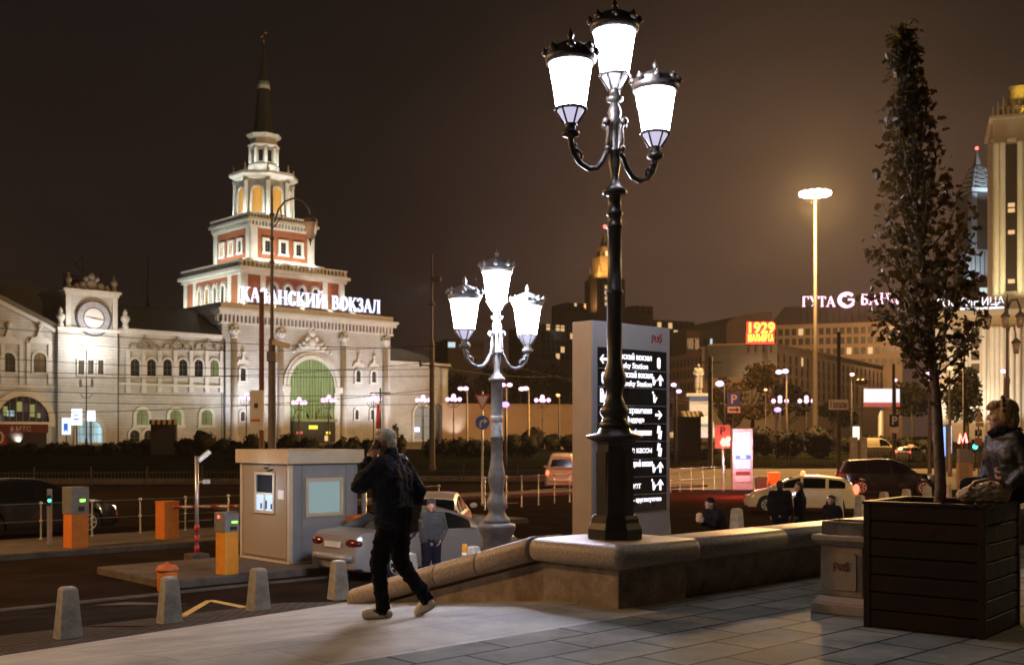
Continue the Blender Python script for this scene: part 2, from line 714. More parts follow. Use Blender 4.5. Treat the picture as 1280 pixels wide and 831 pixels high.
M_YPAINT = mat('yellow road paint', (.42, .28, .06), .7, var=.35, scale=3)
M_PAVE = mat('pale paving and floodlit road', (.27, .22, .15), .9, var=.2, scale=.5, bump=.2, bscale=8, spec=.1)
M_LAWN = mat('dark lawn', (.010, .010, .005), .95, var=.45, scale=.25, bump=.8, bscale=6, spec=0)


def ray_ramp(px, py, dz=0.0):
    d = 12.0
    for _ in range(60):
        x = (px - 640) / F * d
        t, s = TS(x, d)
        z = ramp_z(s)
        d = .5 * d + .5 * F * (ZC - z) / (py - HOR)
    return Vector((x, d, ramp_z(TS(x, d)[1]) + dz))


def sheet(name, pts_rows, m):
    mb = MB()
    rows = [[mb.bm.verts.new(p) for p in r] for r in pts_rows]
    for a, b in zip(rows, rows[1:]):
        for i in range(len(a) - 1):
            mb.bm.faces.new([a[i], a[i + 1], b[i + 1], b[i]])
    bmesh.ops.recalc_face_normals(mb.bm, faces=mb.bm.faces)
    o = mb.build(name, m)
    if o.data.polygons[0].normal.z < 0:
        o.data.flip_normals()
    return structure(o)


def edge_s(t):
    return 4.64 + .336 * max(-14, min(.4, t))


ys = [-60, 0, 20, 40, 60, 75, 90, 105, 120, 150, 180, 260, 500, 1200, 4000]
xs = [-3500, -800, -200, -60, 0, 60, 200, 800, 3500]
sheet('ground', [[(x, y, zg(y) - .004) for x in xs] for y in ys], M_ASPH)
# the plaza: flat paving, tipping over into a ramp to the left of the granite wall
tl = [-40, -25, -14] + [-13 + i for i in range(13)] + [.3]
rows = [[W(t, s, 0) for t in tl] for s in (-25, -10, -.2)]
sheet('plaza', rows, M_TILE)
rows = [[W(t, s, 0) for t in tl] for s in (-.2, .9)]
for k in range(1, 7):
    rows.append([W(t, .9 + (edge_s(t) - .9) * k / 6, ramp_z(.9 + (edge_s(t) - .9) * k / 6)) for t in tl])
sheet('ramp_paving', rows, M_SLAB)
sheet('plaza', [[W(t, s, 0) for t in (.3, 10, 45)] for s in (-25, -8, .5)], M_TILE)
sheet('sett_strip', [[W(t, edge_s(t) + (6.3 - edge_s(t)) * k / 4, ramp_z(edge_s(t) + (6.3 - edge_s(t)) * k / 4)) for t in tl] for k in range(5)], M_SETT)
sheet('ramp', [[W(t, s, ramp_z(s)) for t in tl] for s in (6.3, 8, 10, 12, 12.585, 13.4)], M_RAMPASPH)
# side of the ramp down to the road behind the wall
sheet('ramp_bank', [[W(.3, s, ramp_z(s)) for s in (.5, 2, 4, 6.3, 9, 12.585)], [W(.9, s, LOW) for s in (.5, 2, 4, 6.3, 9, 12.585)]], M_KERB)
mb = MB()
for t0 in range(-24, 6, 3):
    mb.box(t0, t0 + 2.985, 12.94, 13.10, LOW - .05, LOW + .03, Matrix.Translation((OX, OY, 0)) @ Matrix.Rotation(A43, 4, 'Z'))
structure(mb.build('kerb_line', M_KERB))
M43 = Matrix.Translation((OX, OY, 0)) @ Matrix.Rotation(A43, 4, 'Z')


def paint(name, pix, w, m, dz=.005):
    pts = [ray_ramp(*p, dz=dz) for p in pix]
    mb = MB()
    for a, b in zip(pts, pts[1:]):
        d = (b - a).normalized()
        n = Vector((-d.y, d.x, 0)) * w / 2
        n.z = 0
        f = [a - n, b - n, b + n, a + n]
        for q in f:
            q.z = ramp_z(TS(q.x, q.y)[1]) + dz
        mb.quad(*f)
    o = mb.build(name, m)
    if o.data.polygons[0].normal.z < 0:
        o.data.flip_normals()
    return structure(o)


paint('road_marking', [(226, 771), (262, 750), (306, 759)], .12, M_YPAINT)
paint('road_marking', [(0, 787), (38, 782), (180, 783)], .10, M_RAMPASPH, .004)


def lowpt(px, py, dz=0.0):
    d = F * (ZC - LOW) / (py - HOR)
    return Vector(((px - 640) / F * d, d, LOW + dz))


def island(name, t0, t1, s0, s1, h=.15, m=None, top=None):
    mb = MB()
    mb.box(t0, t1, s0, s1, LOW - .1, LOW + h, M43)
    o = mb.build(name, m or M_KERB, bevel=.03)
    return structure(o)


island('kerb_island', 2.2, 13.5, 13.65, 17.0)
island('kerb_island', -16, 19, 21.0, 24.9)
island('kerb_island', 14.5, 45, 33.0, 35.0)
# floodlit road and lawns of the square
sheet('floodlit_road', [[(x, y, zg(y) + .02) for x in (8, 30, 60)] for y in (62, 75, 92)], M_PAVE)  # paler tone than asphalt puts the mast's pool of light into the colour
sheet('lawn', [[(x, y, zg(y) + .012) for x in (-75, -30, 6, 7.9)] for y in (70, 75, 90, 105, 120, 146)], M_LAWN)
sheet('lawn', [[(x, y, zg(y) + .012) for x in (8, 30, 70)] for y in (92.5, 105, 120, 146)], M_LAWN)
sheet('station_pavement', [[(x, y, zg(y) + .012) for x in (-110, -60, 0, 20)] for y in (150, 165, 180, 230)], M_PAVE)
mb = MB()
for k in range(3):
    pass
mb.bm.free()
# faint lane lines on the wide road
for s_, t0, t1 in ((29.5, -10, 30), (37.5, 0, 60)):
    mb = MB()
    t = t0
    while t < t1:
        mb.quad(W(t, s_, LOW + .003), W(t + 1.6, s_, LOW + .003), W(t + 1.6, s_ + .12, LOW + .003), W(t, s_ + .12, LOW + .003))
        t += 5
    structure(mb.build('lane_marking', M_PAINT))

# ================================================================ GRANITE WALL WITH LAMP PIER
wall = thing('granite_wall', 'low granite wall with rounded coping, square pier and sloping ramp end', 'wall', (OX, OY, 0), A43)
mb = MB()
mb.box(.13, 1.13, .13, 1.13, LOW - .1, .37)
mb.box(1.132, 12, .24, .54, LOW - .1, .35)
mb.build('wall_base', M_GRAND, wall, bevel=.012)
mb = MB()
mb.prism([(1.132, LOW - .1), (4.3, LOW - .1), (4.3, -.46), (4.1, -.42), (1.132, .36)], .14, .50, Matrix.Rotation(R(90), 4, 'Z') @ Matrix.Diagonal((1, -1, 1, 1)))
mb.build('ramp_wall', M_GRAND, wall)


def rr_section(w, h, r, n=5):
    pts = []
    for cx, cz, a0 in ((w / 2 - r, h / 2 - r, 0), (-w / 2 + r, h / 2 - r, 90), (-w / 2 + r, -h / 2 + r, 180), (w / 2 - r, -h / 2 + r, 270)):
        for i in range(n + 1):
            a = R(a0 + 90 * i / n)
            pts.append((cx + r * math.cos(a), cz + r * math.sin(a)))
    return pts


def bar_block(name, path, sec, m, parent, closed_r=.0):
    """coping stone: a section swept along a path of (x, y, z), section axes = across and up"""
    mb = MB()
    rings = []
    for k, p in enumerate(path):
        p = Vector(p)
        a = Vector(path[max(k - 1, 0)])
        b = Vector(path[min(k + 1, len(path) - 1)])
        d = (b - a)
        d.z = 0
        d.normalize()
        n = Vector((d.y, -d.x, 0))
        rings.append([mb.bm.verts.new(p + n * u + Vector((0, 0, v))) for u, v in sec(k / (len(path) - 1))])
    m_ = len(rings[0])
    for k in range(len(rings) - 1):
        for i in range(m_):
            f = mb.bm.faces.new([rings[k][i], rings[k][(i + 1) % m_], rings[k + 1][(i + 1) % m_], rings[k + 1][i]])
            f.smooth = True
    mb.bm.faces.new(rings[0])
    mb.bm.faces.new(list(reversed(rings[-1])))
    bmesh.ops.recalc_face_normals(mb.bm, faces=mb.bm.faces)
    return mb.build(name, m, parent, bevel=.01)


mb = MB()
mb.box(0, 1.26, 0, 1.26, .37, .605)
pc = mb.build('pier_coping', M_GRAN, wall)
bv = pc.modifiers.new('edge', 'BEVEL')
bv.width = .10
bv.segments = 5
for f in pc.data.polygons:
    f.use_smooth = True
SECW = lambda k: rr_section(.56, .235, .095)
for a, b in ((1.27, 2.9), (2.915, 4.9), (4.915, 6.9), (6.915, 8.9), (8.915, 12)):
    bar_block('coping', [(a, .38, .475), (b, .38, .475)], SECW, M_GRAN, wall)


def slope_z(s):
    return .487 - .262 * (s - 1.26) - .012 * max(0, s - 3.2)


for a, b in ((1.27, 2.05), (2.062, 2.75), (2.762, 4.45)):
    n = 8
    path = []
    for i in range(n + 1):
        s = a + (b - a) * i / n
        path.append((.31, s, slope_z(s)))
    if b > 4:
        path[-1:] = [(.31, b - .06, slope_z(b - .06)), (.31, b, slope_z(b) - .02)]

        def sec(k):
            q = 1.0 if k < .98 else .55
            return [(u * q, v * q) for u, v in rr_section(.60, .25, .105)]
    else:
        sec = lambda k: rr_section(.60, .25, .105)
    bar_block('ramp_coping', path, sec, M_GRAN, wall)

# ================================================================ LANTERN POSTS
M_IRON = mat('black brown cast iron', (.022, .017, .014), .42, var=.3, scale=12, bump=.15, bscale=50, spec=.6)
M_GREYIRON = mat('grey painted cast iron', (.19, .195, .205), .45, var=.25, scale=10, bump=.15, bscale=40)
M_LAMPGLASS = glow('lit frosted lamp glass', (.86, .85, 1.0), 290.0)
M_LAMPGLASS2 = glow('lit frosted glass of the pier lamp', (.88, .87, 1.0), 70.0)


M_LOWGLASS = glow('dim lower lamp glass', (.80, .74, 1.0), .75)


def make_lantern(parent, loc, m, capm, gm=None):
    mb = MB()
    mb.lathe([(.03, -.05), (.085, -.02), (.088, .015), (.055, .03), (.05, .085), (.06, .10)], 14)
    mb.lathe([(.150, .232), (.164, .240), (.164, .250), (.150, .258)], 20)
    for i in range(6):
        a = 2 * PI * i / 6 + .2
        c, s = math.cos(a), math.sin(a)
        mb.tube([(.062 * c, .062 * s, .09), (.147 * c, .147 * s, .235)], .010, 5)
    for i in (0, 2, 4):
        a = 2 * PI * i / 6 + .5
        c, s = math.cos(a), math.sin(a)
        mb.tube([(.150 * c, .150 * s, .25), (.186 * c, .186 * s, .50)], .007, 5)
    o = mb.build('lantern', m, parent, loc=loc)
    o.scale = (1, 1, .95)
    g = MB()
    g.lathe([(.139, .252), (.143, .262), (.212, .735), (.19, .742)], 20)
    g.build('glass', M_LAMPGLASS2 if m is M_IRON else M_LAMPGLASS, o)
    g = MB()
    g.lathe([(.048, .10), (.128, .228), (.136, .2515)], 20)
    g.build('lower_glass', M_LOWGLASS, o)
    c_ = MB()
    c_.lathe([(.20, .70), (.232, .70), (.245, .738), (.25, .77), (.225, .79), (.235, .815), (.20, .85), (.12, .90), (.06, .925), (.035, .94), (.02, .955), (.03, .975), (.034, .99), (.018, 1.02), (.004, 1.07)], 20)
    for i in range(8):
        a = 2 * PI * i / 8
        cx, sy = .238 * math.cos(a), .238 * math.sin(a)
        c_.ball((cx, sy, .815), (.045, .045, .040), 7, 5)
        c_.ball((cx * 1.05, sy * 1.05, .848), (.020, .020, .026), 6, 4)
    c_.build('crown_cap', capm, o)
    return o


def lamp_head(root, m, z0, r_arm=.63):
    """upper shaft with scroll bracket, two arms and three lanterns; z0 = foot of the middle lantern"""
    mb = MB()
    z = lambda k: z0 - 5.08 + k
    mb.lathe([(.11, z(4.02)), (.125, z(4.05)), (.12, z(4.08)), (.07, z(4.11)), (.045, z(4.17)), (.04, z(4.22)), (.062, z(4.34)), (.052, z(4.44)), (.07, z(4.45)), (.07, z(4.47)), (.05, z(4.49)), (.05, z(4.72)), (.075, z(4.75)), (.06, z(4.80)), (.072, z(4.84)), (.06, z(4.89)), (.04, z(4.93)), (.035, z(4.95)), (.04, z(4.965))], 16)
    for i in range(4):
        a = PI / 2 * i
        c, s = math.cos(a), math.sin(a)
        mb.tube([(.075 * c, .075 * s, z(4.45)), (.10 * c, .10 * s, z(4.55)), (.085 * c, .085 * s, z(4.66)), (.115 * c, .115 * s, z(4.74))], .022, 6)
        mb.ball((.125 * c, .125 * s, z(4.735)), .042, 8, 6)
        mb.ball((.105 * c, .105 * s, z(4.47)), .03, 8, 6)
    mb.build('shaft', m, root)
    for sgn in (-1, 1):
        pts = [(.05, 4.47), (.13, 4.42), (.19, 4.32), (.27, 4.245), (.38, 4.225), (.50, 4.26), (.59, 4.34), (.625, 4.43), (.63, 4.49)]
        a = MB()
        a.tube([(sgn * r, 0, z(k)) for r, k in pts], .026, 8, .03)
        a.ball((sgn * .555, 0, z(4.37)), .034, 8, 6)
        a.ball((sgn * .575, 0, z(4.42)), .028, 8, 6)
        a.tube([(sgn * .50, 0, z(4.27)), (sgn * .47, 0, z(4.34)), (sgn * .51, 0, z(4.37)), (sgn * .54, 0, z(4.35))], .016, 6)
        a.build('arm', m, root)
        make_lantern(root, (sgn * r_arm, 0, z(4.52)), m, m)
    make_lantern(root, (0, 0, z0 - .10), m, m)


black_lamp = thing('street_lamp', 'tall black three-lantern lamp standing on the granite pier', 'street lamp', (*W(.62, .62, .603).xy, .605), A43, 'three-lantern street lamps')
b0 = .605
mb = MB()
mb.lathe([(.285, 0), (.285, .10), (.255, .16), (.25, .2), (.225, .235)], 8, a0=PI / 8, smooth=False)
mb.lathe([(.20, .236), (.185, .93), (.20, .96)], 8, a0=PI / 8, smooth=False)
mb.lathe([(.205, .961), (.275, .995), (.29, 1.01), (.275, 1.025), (.17, 1.05), (.15, 1.10)], 20)
for i in range(8):
    a = PI / 4 * i
    Mx = Matrix.Rotation(a, 4, 'Z')
    mb.box(.176, .184, -.05, .05, .30, .86, Mx)
mb.build('pedestal', M_IRON, black_lamp)
mb = MB()
mb.lathe([(.15, 1.10), (.16, 1.13), (.13, 1.17), (.11, 1.20), (.142, 1.24), (.147, 1.28), (.11, 1.33), (.085, 1.40), (.08, 1.46), (.11, 1.54), (.118, 1.60), (.09, 1.70), (.075, 1.76), (.074, 2.42), (.088, 2.43), (.088, 2.47), (.072, 2.48), (.068, 3.08), (.082, 3.09), (.082, 3.12), (.068, 3.13), (.068, 3.21), (.082, 3.22), (.082, 3.25), (.066, 3.26), (.064, 3.41), (.11, 3.42)], 18)
mb.build('pole', M_IRON, black_lamp)
lamp_head(black_lamp, M_IRON, 5.08 - b0)

sl = P(621, 545, 16.7)
grey_lamp = thing('street_lamp', 'grey three-lantern lamp on the road behind the granite wall', 'street lamp', (sl.x, sl.y, LOW), A43, 'three-lantern street lamps')
mb = MB()
mb.lathe([(.30, 0), (.30, .18), (.25, .22), (.22, .3), (.21, 1.45), (.24, 1.5), (.27, 1.58), (.28, 1.63), (.27, 1.66), (.2, 1.68)], 16)
mb.build('pedestal', M_GREYIRON, grey_lamp)
mb = MB()
mb.lathe([(.20, 1.68), (.19, 1.74), (.15, 1.78), (.12, 1.85), (.15, 1.93), (.155, 2.0), (.115, 2.08), (.10, 2.16), (.125, 2.28), (.13, 2.38), (.105, 2.52), (.088, 2.64), (.086, 2.93), (.10, 2.94), (.10, 2.97), (.086, 2.98), (.084, 3.80), (.098, 3.81), (.098, 3.84), (.084, 3.85), (.08, 3.79 + .1)], 18)
mb.build('pole', M_GREYIRON, grey_lamp)
mb = MB()
mb.lathe([(.090, 3.19), (.093, 3.2), (.093, 3.26), (.090, 3.27)], 16)
mb.build('clamp_band', mat('pale metal', (.6, .6, .6), .4, .3, var=.1), grey_lamp)
lamp_head(grey_lamp, M_GREYIRON, 4.84)

# ================================================================ BOLLARDS
M_CONC = mat('pale weathered concrete', (.42, .41, .37), .85, var=.4, scale=5, bump=.35, bscale=40)


def bollard_mesh(h, b, t):
    mb = MB()
    mb.taper(0, 0, 0, h * .955, b, b, t, t)
    mb.taper(0, 0, h * .9551, h, t * .995, t * .995, t * .72, t * .72)
    return mb


GB = 'pale concrete bollards along the plaza edge'
fr = [(85, 797, 'leftmost bollard of the plaza edge row, pale concrete with a dark stain'), (212, 778, 'pale concrete bollard in front of the orange barrel'),
      (323, 762, 'pale concrete bollard in front of the guard booth'), (423, 748, 'pale concrete bollard in front of the silver sedan tail'),
      (512, 733, 'pale concrete bollard between the walking man and the standing man'), (592, 720, 'concrete bollard behind the sloping wall beside the yellow post')]
first = None
for px, py, lab in fr:
    p = ray_ramp(px, py)
    if first is None:
        first = tag(bollard_mesh(.52, .112, .076).build('bollard', M_CONC, bevel=.006), lab, 'bollard', GB)
        o = first
    else:
        o = first.copy()
        COL.objects.link(o)
        o['label'] = lab
    o.location = p - Vector((0, 0, .004))
    o.rotation_euler = (0, 0, A43 + random.uniform(-.08, .08))
back = [(561, 34.5, 'white-topped concrete bollard beside the parked hatchback'), (579, 31.5, 'left one of two grey bollards beside the grey lamp post'), (600, 29.5, 'right one of two grey bollards beside the grey lamp post')]
tallb = None
for px, d, lab in back:
    p = Vector(((px - 640) / F * d, d, LOW))
    if tallb is None:
        tallb = tag(bollard_mesh(.85, .17, .125).build('bollard', M_CONC, bevel=.015), lab, 'bollard', 'bollards by the road')
        o = tallb
    else:
        o = tallb.copy()
        COL.objects.link(o)
        o['label'] = lab
    o.location = p
    o.rotation_euler = (0, 0, A43)
for px, d, lab in [(921, 33.0, 'concrete bollard between the crouching man and the two men'), (829, 30, 'concrete bollard beside the lower right of the information totem'),
                   (1047, 39.0, 'concrete bollard in front of the taxi wheel'), (1075, 40.3, 'concrete bollard behind the taxi tail'), (1105, 42.6, 'concrete bollard in front of the black estate rear wheel'),
                   (1133, 45.0, 'concrete bollard in front of the black estate door'), (1159, 47.5, 'concrete bollard in front of the black estate bonnet'), (1184, 50, 'concrete bollard just right of the planter tree trunk')]:
    o = tallb.copy()
    COL.objects.link(o)
    o['label'] = lab
    o.location = ((px - 640) / F * d, d, LOW)
    o.rotation_euler = (0, 0, A43)

# ================================================================ INFORMATION TOTEM
M_TOT = mat('pale grey panel', (.42, .43, .45), .5, var=.08, scale=2)
M_TOTD = mat('dark sign panel', (.012, .012, .014), .3, var=.1)
M_WHITEGLOW = glow('white backlit lettering', (.95, .92, 1.0), 1.5)
M_RED = mat('red enamel', (.45, .03, .025), .5, var=.1)
tot = thing('information_totem', 'tall grey station wayfinding totem with backlit white arrows and lettering', 'sign', (.0714 * 13.5, 13.5, LOW), A43, scale=.794)
TH = (1.62 + 145 / F * 13.5 - LOW) / .794
TWD = 1.86
mb = MB()
mb.box(.012, TWD, 0, .42, 0, TH)
mb.build('panel_body', M_TOT, tot, bevel=.01)
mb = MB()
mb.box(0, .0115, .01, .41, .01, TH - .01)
mb.build('side_panel', mat('sodium tinted side panel', (.46, .35, .24), .5, var=.08, scale=2), tot)  # warm sodium lamplight put into the colour of this side
mb = MB()
mb.box(.12, TWD - .10, -.012, -.002, TH - 2.95, TH - .40)
mb.build('dark_panel', M_TOTD, tot)


def icon_arrow(mb, cx, cz, s, ang, y):
    Mx = Matrix.Translation((cx, 0, cz)) @ Matrix.Rotation(-ang, 4, 'Y')
    mb.prism([(s, 0), (.15 * s, s * .8), (-.2 * s, s * .8), (.3 * s, s * .25), (-s, s * .25), (-s, -s * .25), (.3 * s, -s * .25), (-.2 * s, -s * .8), (.15 * s, -s * .8)], y, y + .006, Mx)


def icon_train(mb, cx, cz, s, y):
    pts = [(-.45 * s, -.9 * s), (.45 * s, -.9 * s), (.5 * s, .5 * s), (.3 * s, .95 * s), (-.3 * s, .95 * s), (-.5 * s, .5 * s)]
    mb.prism([(cx + a, cz + b) for a, b in pts], y, y + .006)
    mb.box(cx - .3 * s, cx - .1 * s, y - .004, y - .001, cz - 1.15 * s, cz - .93 * s)
    mb.box(cx + .1 * s, cx + .3 * s, y - .004, y - .001, cz - 1.15 * s, cz - .93 * s)


def icon_stairs(mb, cx, cz, s, y):
    mb.ball((cx - .05, y, cz + .9 * s), (.25 * s, .004, .25 * s), 8, 5)
    mb.prism([(cx - .3 * s, cz - s), (cx + .1 * s, cz - s), (cx + .75 * s, cz + .0 * s), (cx + .55 * s, cz + .1 * s), (cx + .1 * s, cz - .45 * s), (cx + .05 * s, cz + .6 * s), (cx - .45 * s, cz + .6 * s)], y, y + .006)


def icon_card(mb, cx, cz, s, y):
    Mx = Matrix.Translation((cx, 0, cz)) @ Matrix.Rotation(R(10), 4, 'Y')
    mb.box(-.5 * s, .15 * s, y, y + .006, -.2 * s, s, Mx)
    mb.box(-.1 * s, .6 * s, y - .003, y + .003, -s, .35 * s, Mx)


rows_t = [('arrow_l', 'Казанский вокзал', 'Kazansky Station', 'train'), ('train', 'Ярославский вокзал', 'Yaroslavsky Station', 'st_up'), ('M', '', '', 'st'),
          ('pin', 'камера хранения', 'luggage', 'arrow_r'), ('euro', 'билетные кассы и обслуживание', '', 'card'), ('', 'билетные кассы', '', 'card'),
          ('', 'пригородный вокзал', 'trains', 'st_up'), ('', 'туалет', '', 'st_up'), ('', 'справочная — круглосуточно', 'info', '')]
Y0 = -.02
rz = TH - .44
lines = MB()
for k, (ic, a, b, ic2) in enumerate(rows_t):
    h = .28
    zc = rz - h / 2
    mb = MB()
    s = .085
    if ic == 'arrow_l':
        icon_arrow(mb, .24, zc, s, PI, Y0)
    elif ic == 'train':
        icon_train(mb, .24, zc, s, Y0)
    elif ic == 'M':
        mb.add(text_mesh('М', .26, .006, .012), TM(.27, Y0, zc - .09))
        mb.prism([(.46, zc), (.5, zc + .03), (.54, zc), (.54, zc - .07), (.46, zc - .07)], Y0, Y0 + .006)
    elif ic == 'pin':
        mb.ring(.24, zc + .03, .03, .08, Y0, Y0 + .006, 0, 2 * PI, 16)
        mb.box(.21, .27, Y0 - .003, Y0 + .003, zc - .13, zc - .02)
    elif ic == 'euro':
        mb.ring(.24, zc, .05, .085, Y0, Y0 + .006, .7, 5.6, 14)
        mb.ball((.40, Y0, zc + .02), (.03, .003, .03), 8, 5)
    if ic:
        mb.build('icon', M_WHITEGLOW, tot)
        mb = MB()
    if a:
        big = .135 if k < 8 else .10
        wch = .062 * (big / .135) * 1.25
        x0 = .36
        if k in (6, 7):
            x0 = .62
        me = text_mesh(a, big, .006, .002, 'LEFT')
        w = max(v.co.x for v in me.vertices)
        mx = (1.38 if ic2 else 1.62) - x0
        mb.add(me, TM(x0, Y0, zc + (.02 if b else -.045), min(1.15, mx / w)))
        if b:
            me = text_mesh(b, big * .92, .006, .002, 'LEFT')
            w = max(v.co.x for v in me.vertices)
            mb.add(me, TM(x0 if k != 3 else .8, Y0, zc - .115, min(1.1, (mx if k != 3 else .4) / w)))
    if a:
        mb.build('lettering', M_WHITEGLOW, tot)
        mb = MB()
    if ic2 == 'train':
        icon_train(mb, 1.56, zc, s, Y0)
    elif ic2 == 'st_up':
        icon_stairs(mb, 1.44, zc, s, Y0)
        icon_arrow(mb, 1.60, zc, s * 1.05, PI / 2, Y0)
    elif ic2 == 'st':
        icon_stairs(mb, 1.46, zc, s, Y0)
    elif ic2 == 'arrow_r':
        icon_arrow(mb, 1.56, zc, s, 0, Y0)
    elif ic2 == 'card':
        icon_card(mb, 1.57, zc, s * 1.2, Y0)
    if ic2:
        mb.build('icon', M_WHITEGLOW, tot)
    else:
        mb.bm.free()
    rz -= h
    if k < 8:
        lines.box(.122, TWD - .102, -.024, -.0135, rz - .008, rz + .004)
lines.build('divider', M_TOT, tot)


def rail_logo(mb, x, y, z, h, M=None, flip=False):
    """the red railway emblem: a hooked p, a zigzag and a looped d"""
    k = -1 if flip else 1
    w = h * .16
    for j, pts in enumerate((
            [(-1.0, -.5), (-1.0, .4), (-.72, .5), (-.55, .3), (-.62, .0), (-.85, -.02)],
            [(-.45, .42), (-.32, -.3), (-.1, -.3), (.02, .42)],
            [(.2, .35), (.2, -.1), (.32, -.3), (.62, -.3), (.78, -.05), (.7, .2), (.42, .25), (.42, .5), (.8, .62)])):
        stroke(mb, [(x + k * a * h, z + b * h) for a, b in pts], w, y - .004 - .002 * j, y - .001, M)


mb = MB()
rail_logo(mb, TWD - .32, -.002, TH - .21, .13)
mb.build('emblem', M_RED, tot)

# ================================================================ LITTER BIN
M_STONE = mat('pale cast stone', (.36, .30, .25), .8, var=.2, scale=8, bump=.25, bscale=50)
bp = Vector(((1062 - 640) / F * 10.35, 10.35, 0))
bin_ = thing('litter_bin', 'square cast stone litter bin with a red emblem beside the wooden planter', 'litter bin', bp, R(-38))
mb = MB()
mb.box(-.27, .27, -.27, .27, 0, .10)
mb.taper(0, 0, .1005, .16, .26, .26, .215, .215)
mb.box(-.20, .20, -.20, .20, .1605, .62)
mb.taper(0, 0, .6205, .665, .215, .215, .255, .255)
mb.box(-.262, .262, -.262, .262, .6655, .72)
mb.build('stone_body', M_STONE, bin_, bevel=.012)
mb = MB()
pp = [(-.13, .22), (-.145, .24), (-.145, .54), (-.12, .565), (.12, .565), (.145, .54), (.145, .24), (.13, .22)]
mb.prism(pp, -.214, -.2015)
mb.build('raised_panel', M_STONE, bin_, bevel=.004)
mb = MB()
rail_logo(mb, .01, -.2155, .43, .075)
mb.build('emblem', mat('faded red enamel', (.20, .035, .025), .6, var=.3, scale=20), bin_)
mb = MB()
for a, b, c, d in ((-.19, .19, -.19, -.17), (-.19, .19, .17, .19), (-.19, -.17, -.169, .169), (.17, .19, -.169, .169)):
    mb.box(a, b, c, d, .7205, .84)
mb.build('steel_liner', mat('weathered steel', (.20, .17, .14), .6, .5, var=.4, scale=10), bin_)

# ================================================================ WOODEN PLANTER WITH ITS TREE
M_WOOD = mat('dark stained boards', (.016, .0058, .0036), .5, var=.4, scale=3, bump=.35, bscale=9, spec=.25)
M_SOIL = mat('dark soil', (.02, .014, .01), .95, var=.4, scale=10, bump=.8)
pf = Vector((2.99, 9.53, 0))
pr = Vector((3.76, 8.90, 0))
ang = math.atan2(pr.y - pf.y, pr.x - pf.x)
PW = (pr - pf).length
pl = thing('wooden_planter', 'large square planter of dark stained boards at the right', 'planter', pf, ang)
hb = 1.05 / 7
mb = MB()
for side in range(4):
    Mx = Matrix.Translation((PW / 2, PW / 2, 0)) @ Matrix.Rotation(PI / 2 * side, 4, 'Z') @ Matrix.Translation((-PW / 2, -PW / 2, 0))
    for k in range(7):
        mb.box(.055, PW - .055, .006, .034, .012 + k * hb, (k + 1) * hb - .004, Mx)
mb.build('board_sides', M_WOOD, pl, bevel=.004)
for cx in (.028, PW - .028):
    for cy in (.028, PW - .028):
        mb = MB()
        mb.box(cx - .028, cx + .028, cy - .028, cy + .028, 0, 1.045)
        mb.build('corner_post', M_WOOD, pl, bevel=.004)
mb = MB()
for side in range(4):
    Mx = Matrix.Translation((PW / 2, PW / 2, 0)) @ Matrix.Rotation(PI / 2 * side, 4, 'Z') @ Matrix.Translation((-PW / 2, -PW / 2, 0))
    mb.box(-.01, PW - .07, -.012, .06, 1.0455, 1.072, Mx)
mb.build('rim', M_WOOD, pl, bevel=.005)
mb = MB()
mb.box(.04, PW - .04, .04, PW - .04, .85, .93)
mb.box(.036, PW - .036, .036, PW - .036, .015, .849)
mb.build('soil', M_SOIL, pl)

M_BARK = mat('grey brown bark', (.16, .12, .085), .85, var=.35, scale=14, bump=.7, bscale=30)
M_LEAFD = leafmat('dark autumn leaves', (.060, .042, .016), (.10, .06, .015))
tc_ = pf + Vector((math.cos(ang), math.sin(ang), 0)) * PW / 2 + Vector((-math.sin(ang), math.cos(ang), 0)) * PW / 2
tc_.x = (1173 - 640) / F * tc_.y
ptree = thing('columnar_tree', 'slender dark-leaved columnar tree growing in the wooden planter', 'tree', (tc_.x, tc_.y, .925), 0)
mb = MB()
tr = [(0, 0, -.05), (.02, 0, .25), (-.01, 0, .9), (-.06, .01, 1.5), (-.14, 0, 2.2), (-.20, .0, 3.0), (-.27, 0, 3.7), (-.31, 0, 4.15)]
mb.tube(tr, .058, 8, .008)
rnd = random.Random(3)


def axis_at(z):
    for a, b in zip(tr, tr[1:]):
        if a[2] <= z <= b[2]:
            k = (z - a[2]) / (b[2] - a[2])
            return Vector((a[0] + (b[0] - a[0]) * k, a[1] + (b[1] - a[1]) * k, z))
    return Vector(tr[-1])


def crown_r(z):
    """half width of the crown at a height above the soil"""
    pts = [(1.05, .10), (1.3, .34), (1.7, .43), (2.1, .45), (2.5, .40), (2.9, .32), (3.2, .24), (3.6, .17), (3.95, .11), (4.2, .03)]
    for a, b in zip(pts, pts[1:]):
        if a[0] <= z <= b[0]:
            return a[1] + (b[1] - a[1]) * (z - a[0]) / (b[0] - a[0])
    return .03


tips = []
for i in range(85):
    z = 1.0 + 3.05 * (i / 85)
    a = i * 2.4 + rnd.uniform(-.3, .3)
    base = axis_at(z)
    top = min(4.15, z + rnd.uniform(.35, .75))
    rr = crown_r(top) * rnd.uniform(.55, 1.12)
    tipp = axis_at(top) + Vector((rr * math.cos(a), rr * math.sin(a), 0))
    midp = base.lerp(tipp, .5) + Vector((math.cos(a), math.sin(a), -.3)) * rr * .2
    mb.tube([base, midp, tipp], .011, 5, .003)
    tips.append((base, midp, tipp))
for dx, z, r_ in ((-.48, 1.75, .02), (.40, 1.65, 0), (-.42, 1.60, 0), (.36, 2.0, 0)):
    b_ = axis_at(z - .2)
    t_ = axis_at(z) + Vector((dx, rnd.uniform(-.1, .1), 0))
    mb.tube([b_, b_.lerp(t_, .5) + Vector((0, 0, -.03)), t_], .009, 5, .003)
    tips.append((b_, b_.lerp(t_, .6), t_))
mb.build('trunk', M_BARK, ptree)


